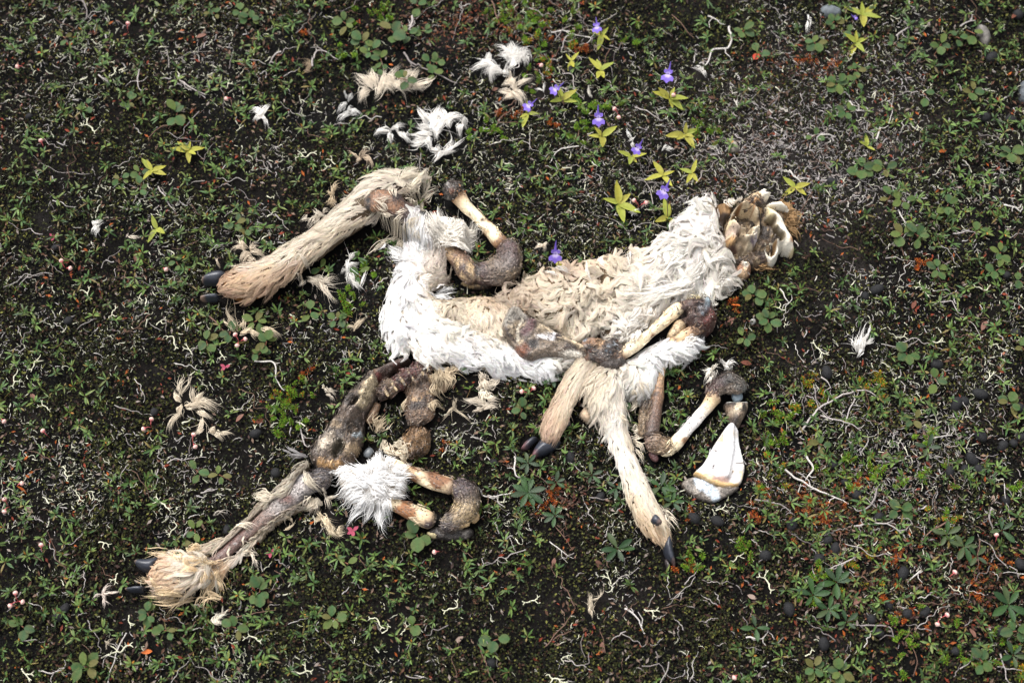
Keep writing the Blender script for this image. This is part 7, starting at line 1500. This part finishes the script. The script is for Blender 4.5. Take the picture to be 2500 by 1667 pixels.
for cx, cy, rx, ry, k, kind in ZONES:
    for j in range(int(k * (1.8 if kind == 2 else 1.25))):
        a, b = random.gauss(cx, rx * 0.7), random.gauss(cy, ry * 0.7)
        p = ground_point(a, b)
        if not (5 < a < 2495 and 3 < b < 1664) or over(p[0], p[1]) > 0.003: continue
        mi = random.randrange(6) if kind == 0 else 6 + random.randrange(3) if kind == 1 else 9 + random.randrange(4)
        CS.append((random.uniform(0.8, 1.3) * (0.85 if kind == 2 else 1), mi, kind, a, b, p, random.uniform(0, 6.28), j))
CS.sort(key=lambda c: -c[0])
for s, mi, kind, a, b, p, yw, j in CS[:290]:
    base = ('bright green', 'green and orange', 'rusty orange')[kind] + (' crowberry shoot', ' needle shoot', ' heath shoot')[j % 3]
    o = link('crowberry_shoot', SHM[mi], None, where_label(base, a, b), 'shoot', 'crowberry shoots in the moss', None, p)
    o.rotation_euler = (random.gauss(0, 0.2), random.gauss(0, 0.2), yw); o.scale = (s, s, s)
bag = Bag()
for s, mi, kind, a, b, p, yw, j in CS[290:]:
    me = SHM[mi]; nv = len(me.vertices)
    V = np.empty(nv * 3, np.float32); me.vertices.foreach_get('co', V)
    C = np.empty(nv * 4, np.float32); me.attributes['Col'].data.foreach_get('color', C)
    Qd = [list(q.vertices) for q in me.polygons if len(q.vertices) == 4]; Td = [list(q.vertices) for q in me.polygons if len(q.vertices) == 3]
    bag.add(V.reshape(-1, 3) @ rotz(yw).T * s + p, np.array(Qd), np.array(Td), C.reshape(-1, 4)[:, :3])
link('crowberry_undergrowth', bag.mesh('crowberry_undergrowth', M_SOFT, False), kind='stuff', label='smaller crowberry shoots low in the moss')

# ------------------------------------------------------------------ black pellets
def pellet(seed, el):
    r = np.random.default_rng(seed)
    u = np.linspace(0, math.pi, 11)[1:-1]; ph = np.linspace(0, 2 * math.pi, 16, endpoint=False)
    U, PH = np.meshgrid(u, ph, indexing='ij')
    V = np.stack([el * np.cos(U), np.sin(U) * np.cos(PH), np.sin(U) * np.sin(PH)], -1)
    V[..., 0] += np.where(V[..., 0] > 0, 0.12 * np.sin(U) ** 2 * 0 + 0.16 * np.maximum(0, np.cos(U)) ** 4, 0)
    V = V * (1 + 0.10 * fbm(V[..., 0] + seed, V[..., 1], V[..., 2], 1.3, 3, seed)[..., None])
    Vf = np.concatenate([V.reshape(-1, 3), [[el * 1.06, 0, 0], [-el, 0, 0]]]) * 0.0075
    i = np.arange(8)[:, None] * 16; k = np.arange(16)[None]
    q = np.stack([i + k, i + (k + 1) % 16, i + 16 + (k + 1) % 16, i + 16 + k], -1).reshape(-1, 4)
    kk = np.arange(16); nV = len(Vf)
    t = np.concatenate([np.stack([np.full(16, nV - 2), (kk + 1) % 16, kk], -1), np.stack([np.full(16, nV - 1), 128 + kk, 128 + (kk + 1) % 16], -1)])
    return new_mesh('dropping_pellet', Vf, quads=q, tris=t, col=np.broadcast_to(S(28, 28, 30), (nV, 3)), mat=M_PELLET)


PM = [pellet(k, (1.0, 1.1, 1.2, 1.3, 1.05, 1.4)[k]) for k in range(6)]
PSPOT = [h22(*a) for a in ((640, 105), (685, 155), (770, 245), (430, 275), (325, 395), (600, 370), (535, 410), (570, 335), (865, 465), (810, 592), (880, 625), (950, 620), (740, 645), (770, 700), (420, 605), (555, 745), (1075, 770), (1280, 805), (1250, 690), (1330, 430), (1270, 180), (1050, 65), (1165, 58), (1140, 20), (1110, 55), (590, 40), (45, 250), (135, 260))]
PSPOT += [h21(*a) for a in ((715, 272), (760, 248), (1275, 188), (1000, 540), (565, 575), (1075, 695), (1108, 685), (1170, 655), (1310, 415), (1320, 712), (1170, 820), (1258, 860), (1300, 850), (1330, 825))]
PSPOT += [h20(*a) for a in ((1190, 465), (1288, 475), (1215, 230), (590, 720), (1320, 60))] + [h01(*a) for a in ((225, 85), (272, 368), (610, 725), (1005, 810))] + [h02(*a) for a in ((253, 605), (230, 635), (895, 290), (1085, 70))] + [h12(*a) for a in ((590, 815), (1020, 165), (900, 10), (600, 30))] + [(70, 285), (1395, 173)]
for i, (a, b) in enumerate(PSPOT):
    p = ground_point(a, b)
    if over(p[0], p[1]) > 0.004: continue
    m = i % 6
    o = link('dropping_pellet', PM[m], None, where_label(('round matte black pellet', 'slightly oval matte black pellet', 'oval black pellet', 'oblong black pellet', 'round black pellet', 'long oval black pellet')[m], a, b), 'pellet', 'black pellets among the plants', None, p + np.array([0, 0, 0.0015]))
    s = random.uniform(0.75, 1.08) * (1.0 if a > 1600 else 0.9); o.scale = (s, s, s); o.rotation_euler = (random.uniform(0, 6), random.gauss(0, 0.3), random.uniform(0, 6.28))

# ------------------------------------------------------------------ small pink bells and pink leaves
def bell(seed, n):
    r = np.random.default_rng(seed); b = Bag()
    for k in range(n):
        a = k * 2.2 + r.normal(0, 0.3); h = 0.012 + 0.003 * k
        end = np.array([math.cos(a) * 0.008, math.sin(a) * 0.008, h])
        v, q = tube(np.array([[0, 0, 0.0], end * [0.4, 0.4, 0.7], end]), np.array([.0005, .0006, .0008]), 5); b.add(v, q, None, S(214, 110, 112))
        u = np.linspace(0, math.pi, 7); rr = 0.0035 * np.sin(u) ** 0.8 + 0.0003
        pts = end + np.outer(np.linspace(-0.0015, 0.0055, 7), np.array([math.cos(a), math.sin(a), -0.2]))
        v, q = tube(pts, rr, 8); b.add(v, q, None, np.where(np.repeat(np.arange(7), 8)[:, None] < 2, S(226, 140, 140), S(242, 206, 196)))
    return b.mesh('pink_bell_flower', M_PETAL)


BM = [bell(400, 1), bell(401, 2), bell(402, 1), bell(403, 2), bell(404, 3)]
BSPOT = [(q00(885, 230), 0), (q00(175, 470), 2), (q00(305, 1020), 0), (q00(1605, 685), 2), (h01(262, 168), 3), (h01(640, 162), 0), (h01(10, 755), 2), (h01(595, 785), 1), (h01(760, 848), 3), (h01(945, 455), 4), (h01(195, 825), 0), (h02(72, 575), 4), (h02(170, 385), 2), (h02(40, 205), 1), (h12(395, 380), 0), (h22(1230, 345), 2), (h22(1005, 645), 1), (h22(220, 860), 0), (h22(1043, 482), 2), (q10(1345, 460), 0), (q10(2050, 1430), 1), (q10(2305, 650), 0), (q10(1910, 800), 3), (c5(110, 310), 1), (q00(0, 0), -1), (h02(70, 125), 0)]
for (a, b), m in BSPOT:
    if m < 0: continue
    p = ground_point(a, b)
    o = link('pink_bell_flower', BM[m], None, where_label(('single pale pink bell', 'pair of pink bells', 'lone pink bud', 'two pink bells on short stalks', 'three-belled pink flower')[m], a, b), 'flower', 'small pink bell flowers', None, p)
    o.rotation_euler = (0, 0, random.uniform(0, 6.28)); o.scale = (0.9,) * 3
v, q = leaf_shape(0.0095, 0.0052, 0.2, 0.1, 0.5, rows=4, tipround=0.6)
PINKL = new_mesh('leaf', v, quads=q, col=np.broadcast_to(S(160, 72, 92), (len(v), 3)), mat=M_SOFT)
for a, b, nl, lab in ((863, 1297, 4, 'small magenta-pink leafed sprig beside the flat hair piece'), (662, 1350, 3, 'small pink three-leaved sprig below the stripped shank'), (552, 900, 3, 'tiny dark pink sprig above the ragged cream tuft'), (138, 586, 3, 'tiny crimson sprig by the pellet near the left edge')):
    root = thing('pink_leaf_sprig', lab, 'sprig', ground_point(a, b), 'pink-leaved sprigs')
    for k in range(nl):
        o = link('leaf', PINKL, root, loc=(0, 0, 0.006)); o.rotation_euler = (0, -0.3, k * 6.28 / nl + 0.6 + random.gauss(0, 0.3)); o.scale = (0.95 if nl > 3 else 0.8,) * 3

# ------------------------------------------------------------------ stones, fallen leaves, a feather
def stone(name, f, pts, h, col, lab):
    loc = np.array([*W(*f(*pts[0]))[:2], 0.0])
    t = thing(name, lab, 'stone', loc)
    d = relief('face', [f(*p) for p in pts], h, M_STONE, None, col, edge=h * 1.2, sp=0.002, namp=0.3, nsize=0.015, blot=[(np.asarray(col) * 1.5, 0.02, 0.3, 0.1)])
    o = d['obj']; me = o.data; bpy.data.objects.remove(o); bpy.data.objects.remove(t)
    me.name = name
    V_ = d['V'] - loc
    me.vertices.foreach_set('co', V_.astype(np.float32).ravel()); me.update()
    link(name, me, None, lab, 'stone', 'stones in the tundra', None, loc)


stone('stone', h20, ((545, 30), (580, 18), (625, 35), (620, 62), (575, 68), (548, 55)), 0.012, S(92, 98, 102), 'flat blue-grey stone at the top beside the largest yellow star')
stone('stone', h20, ((1160, 100), (1200, 105), (1215, 150), (1195, 185), (1170, 150)), 0.010, S(96, 92, 88), 'grey stone half buried near the top right')
stone('stone', h20, ((180, 545), (215, 555), (225, 590), (190, 595)), 0.008, S(120, 114, 104), 'flat pale grey stone above the skull')
stone('stone', h20, ((1335, 320), (1360, 325), (1360, 400), (1330, 380)), 0.012, S(84, 88, 92), 'dark grey stone cut by the right edge')
stone('stone', h21, ((265, 362), (285, 355), (292, 372), (275, 382)), 0.006, S(150, 148, 144), 'small pale pebble beside the round-leaf sprigs')
stone('stone', h01, ((525, 105), (550, 105), (552, 130), (530, 135)), 0.006, S(96, 66, 54), 'small reddish-brown pebble above the hooves')

v, q = leaf_shape(0.018, 0.0085, 0.3, 0.15, 0.5, rows=5, tipround=0.4)
FALL = [new_mesh('fallen_leaf', v, quads=q, col=np.broadcast_to(c, (len(v), 3)), mat=M_SOFT) for c in (S(122, 88, 76), S(150, 130, 118), S(104, 62, 48), S(196, 104, 50))]
FSPOT = [(q00(1425, 250), 0), (q00(1500, 1170), 2), (h02(100, 208), 1), (h12(480, 715), 1), (h12(840, 405), 0), (h12(1000, 415), 0), (h12(1025, 735), 0), (h22(290, 565), 1), (h22(460, 598), 0), (h22(570, 640), 1), (h22(1150, 720), 0), (h22(1220, 160), 1), (h22(775, 15), 0), (h22(410, 130), 2), (h22(670, 590), 0), (h21(270, 540), 2), (h21(900, 325), 2), (h21(190, 310), 3), (h21(200, 360), 0), (h21(310, 825), 0), (h21(1195, 370), 0), (h20(100, 385), 0), (h20(340, 435), 0), (h20(1005, 600), 3), (h01(1005, 765), 2), (h01(125, 655), 0), (h01(960, 735), 0), (h01(540, 120), 2), (q10(750, 235), 0), (q10(1080, 620), 0), (q1b(565, 320), 1), (h02(600, 770), 3), (h02(70, 125), 3), (h20(765, 590), 2), (h20(1310, 60), 2)]
for (a, b), m in FSPOT:
    p = ground_point(a, b)
    if over(p[0], p[1]) > 0.003: continue
    o = link('fallen_leaf', FALL[m], None, where_label(('curled brown fallen leaf', 'pale grey-brown fallen leaf', 'dark brown fallen leaf', 'orange fallen leaf')[m], a, b), 'leaf', 'fallen leaves', None, p + np.array([0, 0, 0.004]))
    o.rotation_euler = (random.gauss(0, 0.4), random.gauss(0, 0.25), random.uniform(0, 6.28)); s = random.uniform(0.6, 0.95); o.scale = (s, s, s)
locks_obj('feather', None, [(*q, 4, 0) for q in [(712, 1110, 690, 1098), (735, 1110, 700, 1092), (745, 1116, 712, 1120), (742, 1112, 705, 1112)]], S(160, 156, 156), label='small greyish feather beside the dark pelvis', cat='feather', dens=5, fuzz=0.05)
